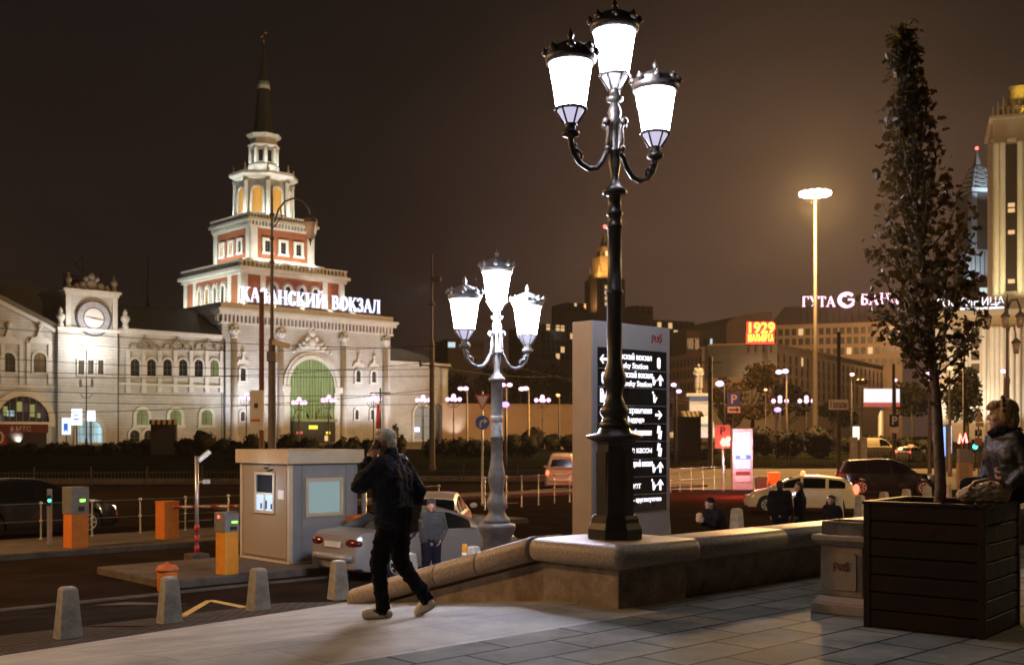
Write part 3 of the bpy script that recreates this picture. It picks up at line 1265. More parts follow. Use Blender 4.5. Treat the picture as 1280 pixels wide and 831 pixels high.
def leaf(mb, p, size, rnd, droop=.4):
    """one pointed, lobed leaf hanging at random"""
    q = Matrix.Rotation(rnd.uniform(0, 2 * PI), 3, 'Z') @ Matrix.Rotation(rnd.gauss(droop, .6), 3, 'Y') @ Matrix.Rotation(rnd.uniform(-1, 1), 3, 'X')
    s = size * rnd.uniform(.45, 1.5)
    fold = rnd.uniform(.1, .3)
    L = [(0, 0, 0), (.25, .42, fold), (.55, .30, fold * .6), (.72, .38, fold), (1, 0, 0), (.72, -.38, fold), (.55, -.30, fold * .6), (.25, -.42, fold)]
    v = [mb.bm.verts.new(p + q @ (Vector(c) * s)) for c in L]
    mb.bm.faces.new([v[0], v[1], v[2], v[3], v[4]])
    mb.bm.faces.new([v[0], v[4], v[5], v[6], v[7]])


mb = MB()
for b_, m_, t_ in tips:
    n = rnd.randint(24, 38)
    for i in range(n):
        k = rnd.random() ** .7
        p = b_.lerp(m_, k * 2) if k < .5 else m_.lerp(t_, k * 2 - 1)
        p = p + Vector((rnd.gauss(0, .045), rnd.gauss(0, .045), rnd.gauss(0, .05)))
        leaf(mb, p, .064, rnd)
mb.build('crown', M_LEAFD, ptree)

# ================================================================ GUARD BOOTH, BARRIERS, POSTS
M_CREAM = mat('cream painted metal', (.52, .44, .31), .55, var=.12, scale=2, bump=.1)
M_BOOTH = mat('beige sandwich panel', (.30, .25, .18), .7, var=.15, scale=30, bump=.2, bscale=80)
M_BGREY = mat('grey sandwich panel', (.22, .225, .23), .6, var=.12, scale=3)
M_ORANGE = mat('orange painted steel', (.62, .19, .02), .45, var=.15, scale=5, bump=.05)
M_YEL = mat('yellow orange painted steel', (.68, .28, .03), .45, var=.15, scale=5)
M_STEEL = mat('brushed steel', (.55, .55, .55), .35, .8, var=.15, scale=20)
M_DSTEEL = mat('dull grey steel', (.22, .22, .22), .5, .4, var=.2, scale=10)
M_POLE = mat('brown grey pole paint', (.085, .068, .055), .6, .1, var=.25, scale=3)
M_BLACK = mat('black plastic', (.012, .012, .013), .5, var=.2)
M_WHITE = mat('white paint', (.75, .74, .70), .5, var=.08)
M_REDP = mat('red paint', (.50, .03, .03), .45, var=.1)
M_BLIND = glow('lit blind in a booth window', (.55, .80, .82), .34)
M_SCREEN = glow('lit screens in a booth', (.55, .72, 1.0), 1.1)
M_GREENLED = glow('green display', (.25, 1.0, .1), 3.0)
M_REDLED = glow('red signal', (1.0, .06, .05), 5.0)
M_WARMGL = glow('warm window light', (1.0, .62, .28), .9)

kl = W(5.5, 14.5, LOW + .15)
booth = thing('guard_booth', 'small beige guard booth with a lit window on the kerb island', 'booth', (-4.9, 24.7, LOW + .15), A43)
BX, BY, BH = 1.80, 2.05, 2.20
mb = MB()
mb.box(0, BX, 0, BY, .04, BH)
mb.build('walls', M_BGREY, booth)
mb = MB()
for x in (.06, .30, 1.48, 1.72):
    mb.box(x, x + .025, -.008, -.001, .05, BH)
mb.box(0.05, BX, -.012, -.009, .60, .625)
mb.build('panel_joints', M_DSTEEL, booth)
mb = MB()
mb.box(-.048, -.0365, .18, .42, 1.42, 1.62)
mb.build('paper_notice', M_WHITE, booth)
mb = MB()
mb.box(-.035, -.003, .08, BY - .08, .10, BH - .02)
mb.build('front_panel', M_BOOTH, booth)
for y in (0, BY):
    mb = MB()
    mb.box(-.045, .05, y - .045, y + .045, .04, BH)
    mb.build('corner_post', M_CREAM, booth)
mb = MB()
mb.box(-.05, BX + .04, -.05, BY + .05, -.02, .0395)
mb.build('base_frame', M_CREAM, booth)
mb = MB()
mb.box(-.13, BX + .12, -.12, BY + .12, BH + .002, BH + .32)
mb.build('roof_fascia', M_CREAM, booth, bevel=.015)
mb = MB()
for a, b, c, d in ((.55, 1.40, 1.08, 1.14), (.55, 1.40, 1.95, 2.01), (.55, .61, 1.1405, 1.9495), (1.34, 1.40, 1.1405, 1.9495), (.6105, 1.3395, 1.50, 1.545), (.955, .995, 1.1405, 1.4995)):
    mb.box(-.075, -.037, a, b, c, d)
w_ = mb.build('window', M_CREAM, booth)
mb = MB()
mb.box(-.05, -.0375, .612, 1.338, 1.546, 1.948)
mb.build('pane', mat('dark window glass', (.02, .022, .025), .1, var=0, spec=.8), w_)
mb = MB()
mb.box(-.049, -.0372, .612, .953, 1.142, 1.498)
mb.box(-.049, -.0372, .997, 1.338, 1.142, 1.498)
mb.build('lit_pane', M_SCREEN, w_)
mb = MB()
for k in range(3):
    mb.box(-.056, -.0505, .66 + .22 * k, .72 + .22 * k, 1.18, 1.30 + .07 * (k % 2))
mb.build('papers', M_BLACK, w_)
mb = MB()
for a, b, c, d in ((.38, 1.38, 1.02, 1.10), (.38, 1.38, 1.80, 1.88), (.38, .46, 1.1005, 1.7995), (1.30, 1.38, 1.1005, 1.7995)):
    mb.box(a, b, -.05, -.003, c, d)
w_ = mb.build('window', M_CREAM, booth)
mb = MB()
mb.box(.462, 1.298, -.03, -.004, 1.102, 1.798)
mb.build('blind', M_BLIND, w_)
mb = MB()
mb.tube([(-.06, .60, 2.08), (-.14, .62, 2.06), (-.2, .66, 2.04)], .02, 6)
mb.ball((-.12, .8, 2.10), (.06, .09, .03), 8, 5)
mb.build('camera', M_BLACK, booth)
mb = MB()
mb.tube([(BX + .12, -.1, .1), (BX + .12, -.1, BH)], .055, 8)
mb.build('downpipe', M_BGREY, booth)

GT = 'orange parking barrier machines'


def terminal(name, label, px, py, h, w, dp, head, led, loc=None):
    d = F * (ZC - LOW - .15) / (py - HOR)
    t = thing(name, label, 'barrier machine', loc or ((px - 640) / F * d, d, LOW + .15), A43 + .12, GT)
    mb = MB()
    hb_ = h - head
    mb.box(-dp / 2, dp / 2, -w / 2, w / 2, 0, hb_ - .001)
    mb.build('housing', M_ORANGE if name != 'ticket_terminal' else M_YEL, t, bevel=.012)
    if head:
        mb = MB()
        mb.box(-dp / 2 - .02, dp / 2 - .001, -w / 2 - .02, w / 2 + .02, hb_, h)
        o = mb.build('display_head', M_DSTEEL, t, bevel=.012)
        for cx, side in ((.02, 0),):
            mb = MB()
            mb.box(-.02, .12, -w / 2 - .028, -w / 2 - .021, h - head * .55, h - head * .45)
            mb.build('display', led, o)
        mb = MB()
        mb.box(-.06, .10, -w / 2 - .03, -w / 2 - .021, h - head * .9, h - head * .72)
        mb.build('ticket_slot', M_BLACK, o)
    else:
        mb = MB()
        mb.box(-dp / 2 - .015, dp / 2 + .015, -w / 2 - .015, w / 2 + .015, hb_, hb_ + .04)
        mb.build('lid', M_ORANGE, t, bevel=.01)
    return t


t1 = terminal('ticket_terminal', 'yellow ticket terminal with grey head and green display before the guard booth', 284, 717, 1.27, .32, .34, .40, M_GREENLED)
mb = MB()
mb.lathe([(.035, -.012), (.035, 0)], 10, M=Matrix.Translation((-.192, .02, 1.18)) @ Matrix.Rotation(R(90), 4, 'Y'))
mb.build('signal', M_REDLED, t1)
t2 = terminal('barrier_machine', 'tall orange barrier machine with a dark grey panel in front of the dark car', 95, 684, 1.54, .42, .46, .68, M_GREENLED)
t3 = terminal('barrier_machine', 'short orange barrier machine holding the lowered striped arm', 209, 673, 1.0, .44, .46, 0, None)
t4 = terminal('barrier_machine', 'orange barrier machine with raised arm beside the guard booth', 405, 668, 1.0, .5, .5, 0, None, loc=(-4.35, 26.0 + 1.0, LOW))
t4.location = ((404 - 640) / F * 24.2, 24.2, LOW + .15)
t4.location = W(7.0, 13.95, LOW + .15)
M_STRIPE_R, M_STRIPE_W = M_REDP, M_WHITE


def boom(parent, p0, p1, n=6):
    p0, p1 = Vector(p0), Vector(p1)
    a = MB()
    a.tube([p0, p1], .036, 8)
    o = a.build('boom_arm', M_STRIPE_W, parent)
    for k in range(0, n, 2):
        b = MB()
        b.tube([p0.lerp(p1, k / n), p0.lerp(p1, (k + 1) / n)], .039, 8)
        b.build('red_band', M_STRIPE_R, o)


boom(t3, (.0, -.26, .88), (2.1, -.26, .80), 7)
boom(t4, (0.1, -.30, .72), (0.25, -.30, 3.55), 5)

# bollard-like yellow post
yp = thing('marker_post', 'short yellow marker post beside the silver sedan', 'post', (*P(581, 0, 21.5).xy, ramp_z(12.9)), 0)
mb = MB()
mb.lathe([(.055, 0), (.055, .86), (.045, .90), (.01, .91)], 10)
mb.build('post', M_YEL, yp)
mb = MB()
mb.lathe([(.058, .66), (.058, .74)], 10)
mb.build('reflector', M_WHITE, yp)

pb = ray_ramp(209, 739)
barrel = thing('barrel_bin', 'squat orange barrel bin with a lid behind a concrete bollard', 'barrel', pb, 0)
mb = MB()
mb.lathe([(.17, 0), (.185, .04), (.19, .36), (.185, .40)], 14)
mb.build('body', M_ORANGE, barrel)
mb = MB()
mb.lathe([(.215, .401), (.215, .43), (.17, .50), (.05, .53), (.03, .56), (.01, .57)], 14)
mb.build('lid', mat('faded orange red lid', (.5, .12, .03), .6), barrel)

# camera mast with striped foot
cp = lowpt(246, 703)
cm = thing('camera_mast', 'thin steel mast with a floodlight head and red striped foot on a concrete block', 'mast', cp, A43)
mb = MB()
mb.box(-.22, .22, -.22, .22, 0, .22)
mb.build('concrete_foot', M_KERB, cm, bevel=.02)
mb = MB()
mb.tube([(0, 0, .22), (0, 0, 2.5)], .045, 10)
mb.build('mast', M_STEEL, cm)
for z in (.24, .48, .72):
    mb = MB()
    mb.lathe([(.055, z), (.055, z + .17)], 10)
    mb.build('red_band', M_REDP, cm)
mb = MB()
mb.box(-.06, .30, -.12, .12, -.05, .05)
mb.build('floodlight', M_STEEL, cm, bevel=.01, loc=(.05, -.05, 2.42), rot=(0, R(-40), R(-20)))
mb = MB()
mb.tube([(0, 0, 1.9), (.16, -.05, 1.9)], .02, 6)
mb.box(.12, .28, -.12, -.02, 1.85, 1.95)
mb.build('camera', M_WHITE, cm)

gp_ = lowpt(62, 688, .15)
go = thing('control_post', 'slim steel control post with a small green light at the left', 'post', gp_, A43)
mb = MB()
mb.box(-.05, .05, -.06, .06, 0, 1.45)
mb.build('post', M_STEEL, go, bevel=.01)
mb = MB()
mb.box(-.11, -.02, -.16, -.062, 1.02, 1.30)
h_ = mb.build('signal_head', M_BLACK, go, bevel=.01)
mb = MB()
mb.lathe([(.045, -.005), (.045, .002)], 12, M=Matrix.Translation((-.065, -.166, 1.16)) @ Matrix.Rotation(R(90), 4, 'X'))
mb.build('green_lamp', glow('green signal', (.05, 1.0, .55), 4.0), h_)

# railings: slender posts with balls and two cables


def railing(label, base_pts, h=1.0, group='steel post railings', rail=True):
    o = thing('railing', label, 'railing', base_pts[0], 0, group)
    rel = [Vector(p) - Vector(base_pts[0]) for p in base_pts]
    for p in rel:
        mb = MB()
        mb.lathe([(.05, 0), (.05, .02), (.024, .03), (.022, h - .06)], 8, c=(p.x, p.y))
        mb.ball((p.x, p.y, h - .02), .055, 8, 6)
        mb.ball((p.x, p.y, h * .5), .05, 8, 6)
        mb.build('post', M_STEEL, o)
    for z in (h * .5, h - .02):
        mb = MB()
        if len(rel) > 1:
            mb.tube([(p.x, p.y, z) for p in rel], .009 if not rail else .02, 6)
        mb.build('cable' if not rail else 'rail', M_DSTEEL if not rail else M_STEEL, o)
    return o


def rpts(pix, lift=.0):
    return [lowpt(px, py, 0) + Vector((0, 0, lift)) for px, py in pix]


lr = [W(t, 24.4, LOW + .15) for t in [0.9 + 1.42 * k for k in range(8)]]
railing('ball-topped steel railing in front of the dark car at the left', lr, 1.0, rail=False)
railing('ball-topped steel railing between the guard booth and the striped mast', [W(t, 24.4, LOW + .15) for t in (13.0, 14.6, 16.2, 17.8)], 1.05, rail=False)
railing('row of thin steel railing posts left of the information totem', rpts([(606, 637), (633, 634), (652, 633), (673, 631), (693, 629), (712, 627)]), 1.3, rail=False)
railing('steel railing with two rails right of the information totem', rpts([(838, 615), (850, 614), (864, 613), (879, 612), (893, 611), (906, 610)]), 1.25)

# ================================================================ VEHICLES
M_GLASSD = mat('dark car glass', (.005, .006, .007), .08, var=0, spec=.4)
M_TYRE = mat('tyre rubber', (.015, .015, .015), .8, var=.2)
M_RIM = mat('alloy rim', (.58, .57, .54), .4, .15, var=.1)
M_HEAD = mat('clear lamp plastic', (.55, .55, .55), .1, var=0, spec=.9)
M_TAIL = mat('red lamp plastic', (.10, .006, .006), .15, var=0, spec=.8)
M_TAILON = glow('lit tail lamp', (1.0, .08, .04), 6.0)
M_HEADON = glow('lit head lamp', (.80, .80, 1.0), 14.0)
M_PLATE = mat('number plate', (.6, .6, .58), .5, var=.1)

SPEC = {
    'sedan': dict(L=4.75, W=.89, belt=[(-2.375, .62), (-2.33, .93), (-2.2, 1.0), (-1.3, 1.03), (.2, .97), (1.1, .95), (2.0, .80), (2.3, .62), (2.375, .45)],
                  roof=[(-1.68, 1.0), (-1.35, 1.16), (-.85, 1.37), (-.3, 1.43), (.2, 1.42), (.6, 1.30), (1.3, .94)], pil=[(-1.62, -1.15), (-.28, -.18), (.78, 1.3)], ws=(.45, 1.22), rw=(-1.60, -.80), wh=(-1.38, 1.38), wr=.32),
    'wagon': dict(L=4.25, W=.85, belt=[(-2.125, .55), (-2.08, .9), (-1.95, .98), (.2, .97), (1.05, .96), (1.75, .84), (2.05, .64), (2.125, .42)],
                  roof=[(-2.04, 1.0), (-1.82, 1.20), (-1.52, 1.37), (-.7, 1.46), (.0, 1.46), (.42, 1.36), (1.25, .96)], pil=[(-2.05, -1.66), (-1.05, -.93), (-.10, .0), (.74, 1.25)], ws=(.32, 1.15), rw=(-2.02, -1.58), wh=(-1.28, 1.26), wr=.31),
    'suv': dict(L=4.8, W=.93, belt=[(-2.4, .6), (-2.36, .95), (-2.25, 1.08), (.2, 1.08), (.95, 1.06), (1.95, .98), (2.3, .80), (2.4, .5)],
                roof=[(-2.3, 1.1), (-2.12, 1.5), (-1.95, 1.66), (-.6, 1.73), (.1, 1.70), (.5, 1.55), (1.15, 1.08)], pil=[(-2.32, -2.0), (-1.25, -1.12), (-.12, .0), (.72, 1.2)], ws=(.38, 1.05), rw=(-2.27, -2.0), wh=(-1.42, 1.42), wr=.37),
    'van': dict(L=4.9, W=.95, belt=[(-2.45, .5), (-2.43, .95), (-2.36, 1.15), (.9, 1.15), (1.5, 1.10), (2.1, .98), (2.38, .75), (2.45, .45)],
                roof=[(-2.40, 1.2), (-2.36, 1.85), (-2.2, 1.98), (-.6, 2.02), (.5, 2.0), (.9, 1.85), (1.65, 1.1)], pil=[(-2.42, .15), (1.25, 1.7)], ws=(.8, 1.55), rw=(-2.395, -2.37), wh=(-1.55, 1.55), wr=.33),
}


def interp(c, x):
    if x <= c[0][0]:
        return c[0][1]
    for a, b in zip(c, c[1:]):
        if a[0] <= x <= b[0]:
            return a[1] + (b[1] - a[1]) * (x - a[0]) / (b[0] - a[0])
    return c[-1][1]


def car(name, label, cat, kind, paint, loc, rz, group=None, scale=1.0, tail=None, head=None, roofsign=None, plate=True):
    S = SPEC[kind]
    Lh, Wd = S['L'] / 2, S['W']
    root = thing(name, label, cat, loc, rz, group, scale)
    xs_ = sorted(set([-Lh + S['L'] * i / 84 for i in range(85)] + [p[0] for p in S['belt']] + [p[0] for p in S['roof']]))
    wr = S['wr']
    body = MB()

    def wid(x):
        q = max(0, (abs(x) - Lh * .72) / (Lh * .28))
        return Wd * (1 - .17 * q ** 2.2)

    def zbot(x):
        z = .22
        for xw in S['wh']:
            a = wr * 1.17
            if abs(x - xw) < a:
                z = max(z, wr + math.sqrt(a * a - (x - xw) ** 2))
        if abs(x) > Lh - .12:
            z = max(z, .28)
        return z
    prev = None
    for x in xs_:
        w, b, zb = wid(x), interp(S['belt'], x), zbot(x)
        zb = min(zb, b - .08)
        m1 = max(zb + .03, .50)
        m1 = min(m1, b - .05)
        m2 = max(m1 + .01, min(.68, b - .03))
        sec = [(.0, zb), (w * .93, zb), (w * .985, zb + .02), (w, m1), (w * .99, m2), (w * .955, max(m2 + .005, b - .05)), (w * .90, b), (w * .5, b + .012), (0, b + .016)]
        ring = [body.bm.verts.new((x, y, z)) for y, z in sec] + [body.bm.verts.new((x, -y, z)) for y, z in reversed(sec[1:-1])]
        if prev:
            n = len(ring)
            for i in range(n):
                body.bm.faces.new([prev[i], ring[i], ring[(i + 1) % n], prev[(i + 1) % n]])
        else:
            body.bm.faces.new(ring)
        prev = ring
    body.bm.faces.new(list(reversed(prev)))
    # greenhouse
    r0, r1 = S['roof'][0][0], S['roof'][-1][0]
    gx = sorted(set([r0 + (r1 - r0) * i / 60 for i in range(61)] + [v for p in S['pil'] for v in p if r0 <= v <= r1] + list(S['ws']) + list(S['rw']) + [p[0] for p in S['roof']]))
    glass = {}
    prev = None
    for x in gx:
        b, rf = interp(S['belt'], x), interp(S['roof'], x)
        rf = max(rf, b + .012)
        w = wid(x) * .905
        wt = w - (rf - b) * .36
        lo = (w, b - .02)
        e1 = (wt + .012 + (w - wt) * .12, max(b - .01, rf - .10)) if rf - b > .14 else (wt + (w - wt) * .4, b + (rf - b) * .4)
        e2 = (wt - .03, rf - .03 if rf - b > .06 else rf - .006)
        sec = [lo, e1, e2, (wt * .55, rf), (0, rf + .008)]
        cur = [(x, y, z) for y, z in sec]
        if prev:
            xm = (x + prev[0][0]) / 2
            for side in (1, -1):
                for i in range(4):
                    q = [prev[i], cur[i], cur[i + 1], prev[i + 1]]
                    q = [Vector((a, bb * side, c)) for a, bb, c in q]
                    if side == -1:
                        q.reverse()
                    tgt = body
                    if i == 0 and not any(p[0] - 1e-6 <= xm <= p[1] + 1e-6 for p in S['pil']) and max(p[2] for p in q) - min(p[2] for p in q) > .05:
                        k = ('side_window', side, sum(1 for p in S['pil'] if p[0] < xm))
                        tgt = glass.setdefault(k, MB())
                    if i >= 2 and S['ws'][0] <= xm <= S['ws'][1]:
                        tgt = glass.setdefault(('windscreen', 0, 0), MB())
                    if i >= 2 and S['rw'][0] <= xm <= S['rw'][1]:
                        tgt = glass.setdefault(('rear_window', 0, 0), MB())
                    tgt.quad(*q)
        prev = cur
    bmesh.ops.remove_doubles(body.bm, verts=body.bm.verts, dist=.0005)
    bmesh.ops.recalc_face_normals(body.bm, faces=body.bm.faces)
    bo = body.build('body', paint, root, smooth=True)
    bo.data.set_sharp_from_angle(angle=R(32))
    for (nm, _, _), g in glass.items():
        bmesh.ops.remove_doubles(g.bm, verts=g.bm.verts, dist=.0005)
        g.build(nm, M_GLASSD, root, smooth=True)
    # under floor and wheels
    mb = MB()
    mb.box(-Lh + .35, Lh - .35, -Wd * .80, Wd * .80, .24, .62)
    mb.build('underbody', M_BLACK, root)
    wmb = MB()
    wmb.lathe([(wr * .66, -.10), (wr * .94, -.105), (wr, -.07), (wr, .07), (wr * .94, .105), (wr * .66, .10)], 22, M=Matrix.Rotation(R(90), 4, 'X'))
    w0 = None
    for xw in S['wh']:
        for sd in (1, -1):
            if w0 is None:
                w0 = wmb.build('wheel', M_TYRE, root, loc=(xw, sd * (Wd - .13), wr))
                rm = MB()
                RX = Matrix.Rotation(R(90), 4, 'X')
                rm.lathe([(wr * .66, .095), (wr * .64, .108), (wr * .57, .100), (wr * .55, .05), (.06, .06), (.055, .085), (.01, .09)], 20, M=RX)
                for i in range(7):
                    a = 2 * PI * i / 7
                    rm.tube([(.05 * math.cos(a), -.08, .05 * math.sin(a)), (wr * .6 * math.cos(a), -.100, wr * .6 * math.sin(a))], .024, 6)
                rim0 = rm.build('rim', M_RIM, w0)
                w0.rotation_euler = (0, 0, PI if sd > 0 else 0)
            else:
                c = dup_part(w0, root, (xw, sd * (Wd - .13), wr), (0, 0, PI if sd > 0 else 0))
    # lamps, mirrors, bumpers
    bl = interp(S['belt'], Lh * .9)
    for sd in (1, -1):
        mb = MB()
        x0 = Lh - .10
        mb.ball((x0 - .08, sd * Wd * .66, bl - .10), (.14, .17, .075), 12, 8)
        mb.build('headlight', head or M_HEAD, root)
        mb = MB()
        tz = .82 if kind in ('sedan',) else .92
        if kind == 'sedan':
            mb.ball((-Lh + .09, sd * Wd * .64, tz - .02), (.12, .25, .10), 14, 10)
        else:
            mb.ball((-Lh + .09, sd * Wd * .80, tz), (.12, .10, .17), 12, 8)
        mb.build('taillight', tail or M_TAIL, root)
        mb = MB()
        xm = S['pil'][-1][0] + .22
        mb.ball((xm, sd * (Wd + .09), interp(S['belt'], xm) + .07), (.07, .11, .075), 10, 6)
        mb.build('mirror', paint, root)
        for xh in (-.75, .22):
            mb = MB()
            mb.ball((xh, sd * (Wd * .985), .80 if kind != 'van' else .95), (.09, .02, .018), 8, 5)
            mb.build('door_handle', paint, root)
    mb = MB()
    mb.tube([(-Lh + .02, -Wd * .72, .50), (-Lh - .03, -Wd * .4, .50), (-Lh - .03, Wd * .4, .50), (-Lh + .02, Wd * .72, .50)], .075, 8)
    mb.build('rear_bumper', paint, root)
    mb = MB()
    mb.tube([(Lh - .06, -Wd * .70, .42), (Lh + .0, -Wd * .4, .42), (Lh + .0, Wd * .4, .42), (Lh - .06, Wd * .70, .42)], .075, 8)
    mb.build('front_bumper', paint, root)
    mb = MB()
    mb.box(-Lh - .024, -Lh - .012, -.27, .27, .70, .82)
    mb.build('number_plate', M_PLATE, root)
    mb = MB()
    mb.box(Lh + .0, Lh + .012, -.36, .36, .56, .66)
    mb.build('grille', M_BLACK, root)
    if roofsign:
        mb = MB()
        mb.taper(-.05, 0, interp(S['roof'], -.05) + .01, interp(S['roof'], -.05) + .14, .10, .26, .07, .22)
        mb.build('roof_sign', roofsign, root, bevel=.01)
    return root


P_SILVER = mat('silver car paint', (.30, .29, .28), .32, .3, var=0, coat=.6)
P_DARK = mat('black car paint', (.008, .008, .009), .22, .0, var=.05, coat=.8)
P_WHITE = mat('white car paint', (.62, .58, .50), .35, var=.05, coat=.6)
P_TAXI = mat('pale yellow car paint', (.62, .53, .34), .35, var=.05, coat=.6)
P_BLUE = mat('dark blue van paint', (.03, .045, .10), .35, var=.1, coat=.4)

car('parked_car', 'silver sedan seen from behind beside the guard booth', 'car', 'sedan', P_SILVER, (-2.02, 24.7, LOW), R(46), 'cars around the square')
car('parked_car', 'white hatchback seen from behind, dark rear window, beyond the silver sedan', 'car', 'wagon', P_WHITE, (-2.05, 30.6, LOW), R(88), 'cars around the square')
q = W(4.6, 27.6, LOW)
car('moving_car', 'large black car with one bright headlamp behind the railing at the left edge', 'car', 'suv', P_DARK, q, A43, 'cars around the square', head=M_HEADON)
q = P(703, 0, 64.5)
car('parked_van', 'small pale van with red tail lamps left of the information totem', 'van', 'van', mat('cream van paint', (.55, .50, .38), .4, var=.1, coat=.3), (q.x, q.y, LOW), R(86), tail=M_TAILON)
q = P(1002, 0, 43.8)
car('taxi', 'pale yellow estate taxi with a lit roof sign behind the two men', 'taxi', 'wagon', P_TAXI, (q.x, q.y, LOW), R(162), tail=M_TAILON, roofsign=glow('lit taxi sign', (1.0, .25, .08), 2.5))
q = P(1112, 0, 57)
car('parked_car', 'black estate car with a sloping rear behind the pale taxi', 'car', 'suv', P_DARK, (q.x, q.y, LOW), R(-10), 'cars around the square', scale=1.06)
q = GP(1139, 108)
car('moving_car', 'small white car with lit red lamps driving away on the floodlit road', 'car', 'wagon', P_WHITE, q, R(48), 'cars around the square', tail=M_TAILON, roofsign=glow('lit taxi sign', (1.0, .25, .08), 2.5))
q = GP(982, 140)
car('parked_van', 'dark blue van in front of the dark trees', 'van', 'van', P_BLUE, q, R(180), scale=1.05)
q = GP(1094, 120)
car('parked_van', 'pale yellow minibus under the billboard', 'van', 'van', P_TAXI, q, R(8), scale=1.0)

# ================================================================ SIGNS, POLES, LAMPS OF THE SQUARE
M_BLUE = mat('blue enamel', (.03, .07, .30), .45, var=.05)
M_SIGNW = mat('white sign face', (.55, .52, .48), .5, var=.05)


def pole_mesh(h, r0, r1, n=10):
    mb = MB()
    mb.lathe([(r0 * 1.5, 0), (r0 * 1.5, .12), (r0, .16), (r1, h)], n)
    return mb


def face(px_, M=None):
    return None


# yield + right arrow
q = lowpt(603, 632)
sg = thing('traffic_sign', 'post with inverted yield triangle above a blue round arrow sign', 'traffic sign', q, 0)
k = q.y / F
pole_mesh((632 - 489) * k, .045, .04).build('post', M_STEEL, sg)
zz = lambda py: (632 - py) * k
mb = MB()
mb.prism([(-9.5 * k, zz(493)), (9.5 * k, zz(493)), (0, zz(514))], -.07, -.055)
o = mb.build('yield_sign', M_REDP, sg)
mb = MB()
mb.prism([(-6.6 * k, zz(495.2)), (6.6 * k, zz(495.2)), (0, zz(510))], -.078, -.0705)
mb.build('yield_face', M_SIGNW, o)
mb = MB()
mb.ring(0, zz(528), 0.001, 8.8 * k, -.07, -.055, 0, 2 * PI, 28)
o = mb.build('arrow_sign', M_BLUE, sg)
mb = MB()
stroke(mb, [(-2.5 * k, zz(534)), (-2.5 * k, zz(528)), (-1.0 * k, zz(526)), (3 * k, zz(526))], 2.0 * k, -.08, -.0705)
mb.prism([(2.5 * k, zz(522.5)), (2.5 * k, zz(529.5)), (6.5 * k, zz(526))], -.083, -.0705)
mb.build('arrow', M_SIGNW, o)


def board_sign(name, label, cat, px, d, base, top, boards, pr=.05, group=None, postm=None, postlabel=None):
    """post with rectangular boards given in photo pixels: (part name, x0,y0,x1,y1, material, text, text material)"""
    k = d / F
    q = Vector(((px - 640) * k, d, base))
    o = thing(name, label, cat, q, 0, group)
    H = ZC + (HOR - top) * k - base
    pole_mesh(H, pr, pr * .9).build('post', postm or M_POLE, o)
    for i, b in enumerate(boards):
        nm, x0, y0, x1, y1, m, tx, tm = b
        X0, X1 = (x0 - px) * k, (x1 - px) * k
        Z0, Z1 = ZC + (HOR - y1) * k - base, ZC + (HOR - y0) * k - base
        mb = MB()
        yy = -pr - .12
        mb.box(X0, X1, yy, yy + .1, Z0, Z1)
        p = mb.build(nm, m, o)
        if tx:
            mb = MB()
            lines_ = tx.split('|')
            hh = (Z1 - Z0) / len(lines_)
            for j, s in enumerate(lines_):
                if s == '>':
                    stroke(mb, [(X0 + (X1 - X0) * .1, (Z0 + Z1) / 2), (X1 - (X1 - X0) * .3, (Z0 + Z1) / 2)], hh * .25, yy - .012, yy - .003)
                    mb.prism([(X1 - (X1 - X0) * .32, Z0 + hh * .15), (X1 - (X1 - X0) * .32, Z1 - hh * .15), (X1 - (X1 - X0) * .06, (Z0 + Z1) / 2)], yy - .014, yy - .003)
                    continue
                me = text_mesh(s, hh * .95, .008, hh * .02)
                if not me.vertices:
                    continue
                w = max(v.co.x for v in me.vertices) - min(v.co.x for v in me.vertices)
                mb.add(me, TM((X0 + X1) / 2, yy - .008, Z1 - hh * (j + .82), min(1, (X1 - X0) * .86 / w)))
            mb.build('lettering', tm, p)
    return o


board_sign('parking_sign', 'blue parking sign with a white arrow plate above the lit tariff totem', 'traffic sign', 916.5, 66, LOW, 489,
           [('parking_face', 909, 490.5, 924, 507, M_BLUE, 'P', M_SIGNW), ('arrow_plate', 909, 508, 924.5, 516, M_SIGNW, '>', M_BLACK)])
rb = board_sign('parking_sign', 'pinkish parking board with a glowing red signal left of the lit tariff totem', 'traffic sign', 903.5, 61, LOW, 534,
                [('board', 893, 531, 912, 560, mat('pink white board', (.36, .27, .24), .5), 'P| ', M_BLACK)], pr=.06, postm=M_STEEL)
mb = MB()
k = 61 / F
for dx, dz in ((-2.5, -2), (2.5, -2), (-2.5, 3), (2.5, 3), (0, 0), (3.5, 5), (-4, 0)):
    mb.ball(((905.5 - 903.5 + dx) * k, -.30, ZC + (HOR - 553 + dz) * k - LOW), .13, 10, 8)
mb.build('signal', glow('bright red signal', (1.0, .10, .08), 9.0), rb)
k = 62 / F
tt = thing('tariff_totem', 'lit parking tariff totem with white panels and a blue band', 'sign', ((928.5 - 640) * k, 62, LOW), .12)
zz = lambda py: ZC + (HOR - py) * k - LOW
mb = MB()
mb.box(-13 * k, 13 * k, 0, .35, 0, zz(535.5))
mb.build('housing', mat('pale pink grey housing', (.42, .36, .34), .5), tt, bevel=.02)
G1 = glow('white backlit panel', (.74, .76, 1.0), 1.0)
for x0, x1, y0, y1 in ((-9.5, -.5, 540, 567), (.3, 9.5, 539, 568), (-9.5, 9.5, 574, 586)):
    mb = MB()
    mb.box(x0 * k, x1 * k, -.03, -.003, zz(y1), zz(y0))
    p = mb.build('lit_panel', G1, tt)
    mb = MB()
    n = 5
    for i in range(n):
        h = (y1 - y0) / n
        mb.box((x0 + 1.2) * k, (x0 + (x1 - x0) * random.uniform(.4, .85)) * k, -.036, -.0305, zz(y0 + h * i + h * .62), zz(y0 + h * i + h * .45))
    mb.build('small_print', mat('grey print', (.3, .3, .34), .6, var=0), p)
mb = MB()
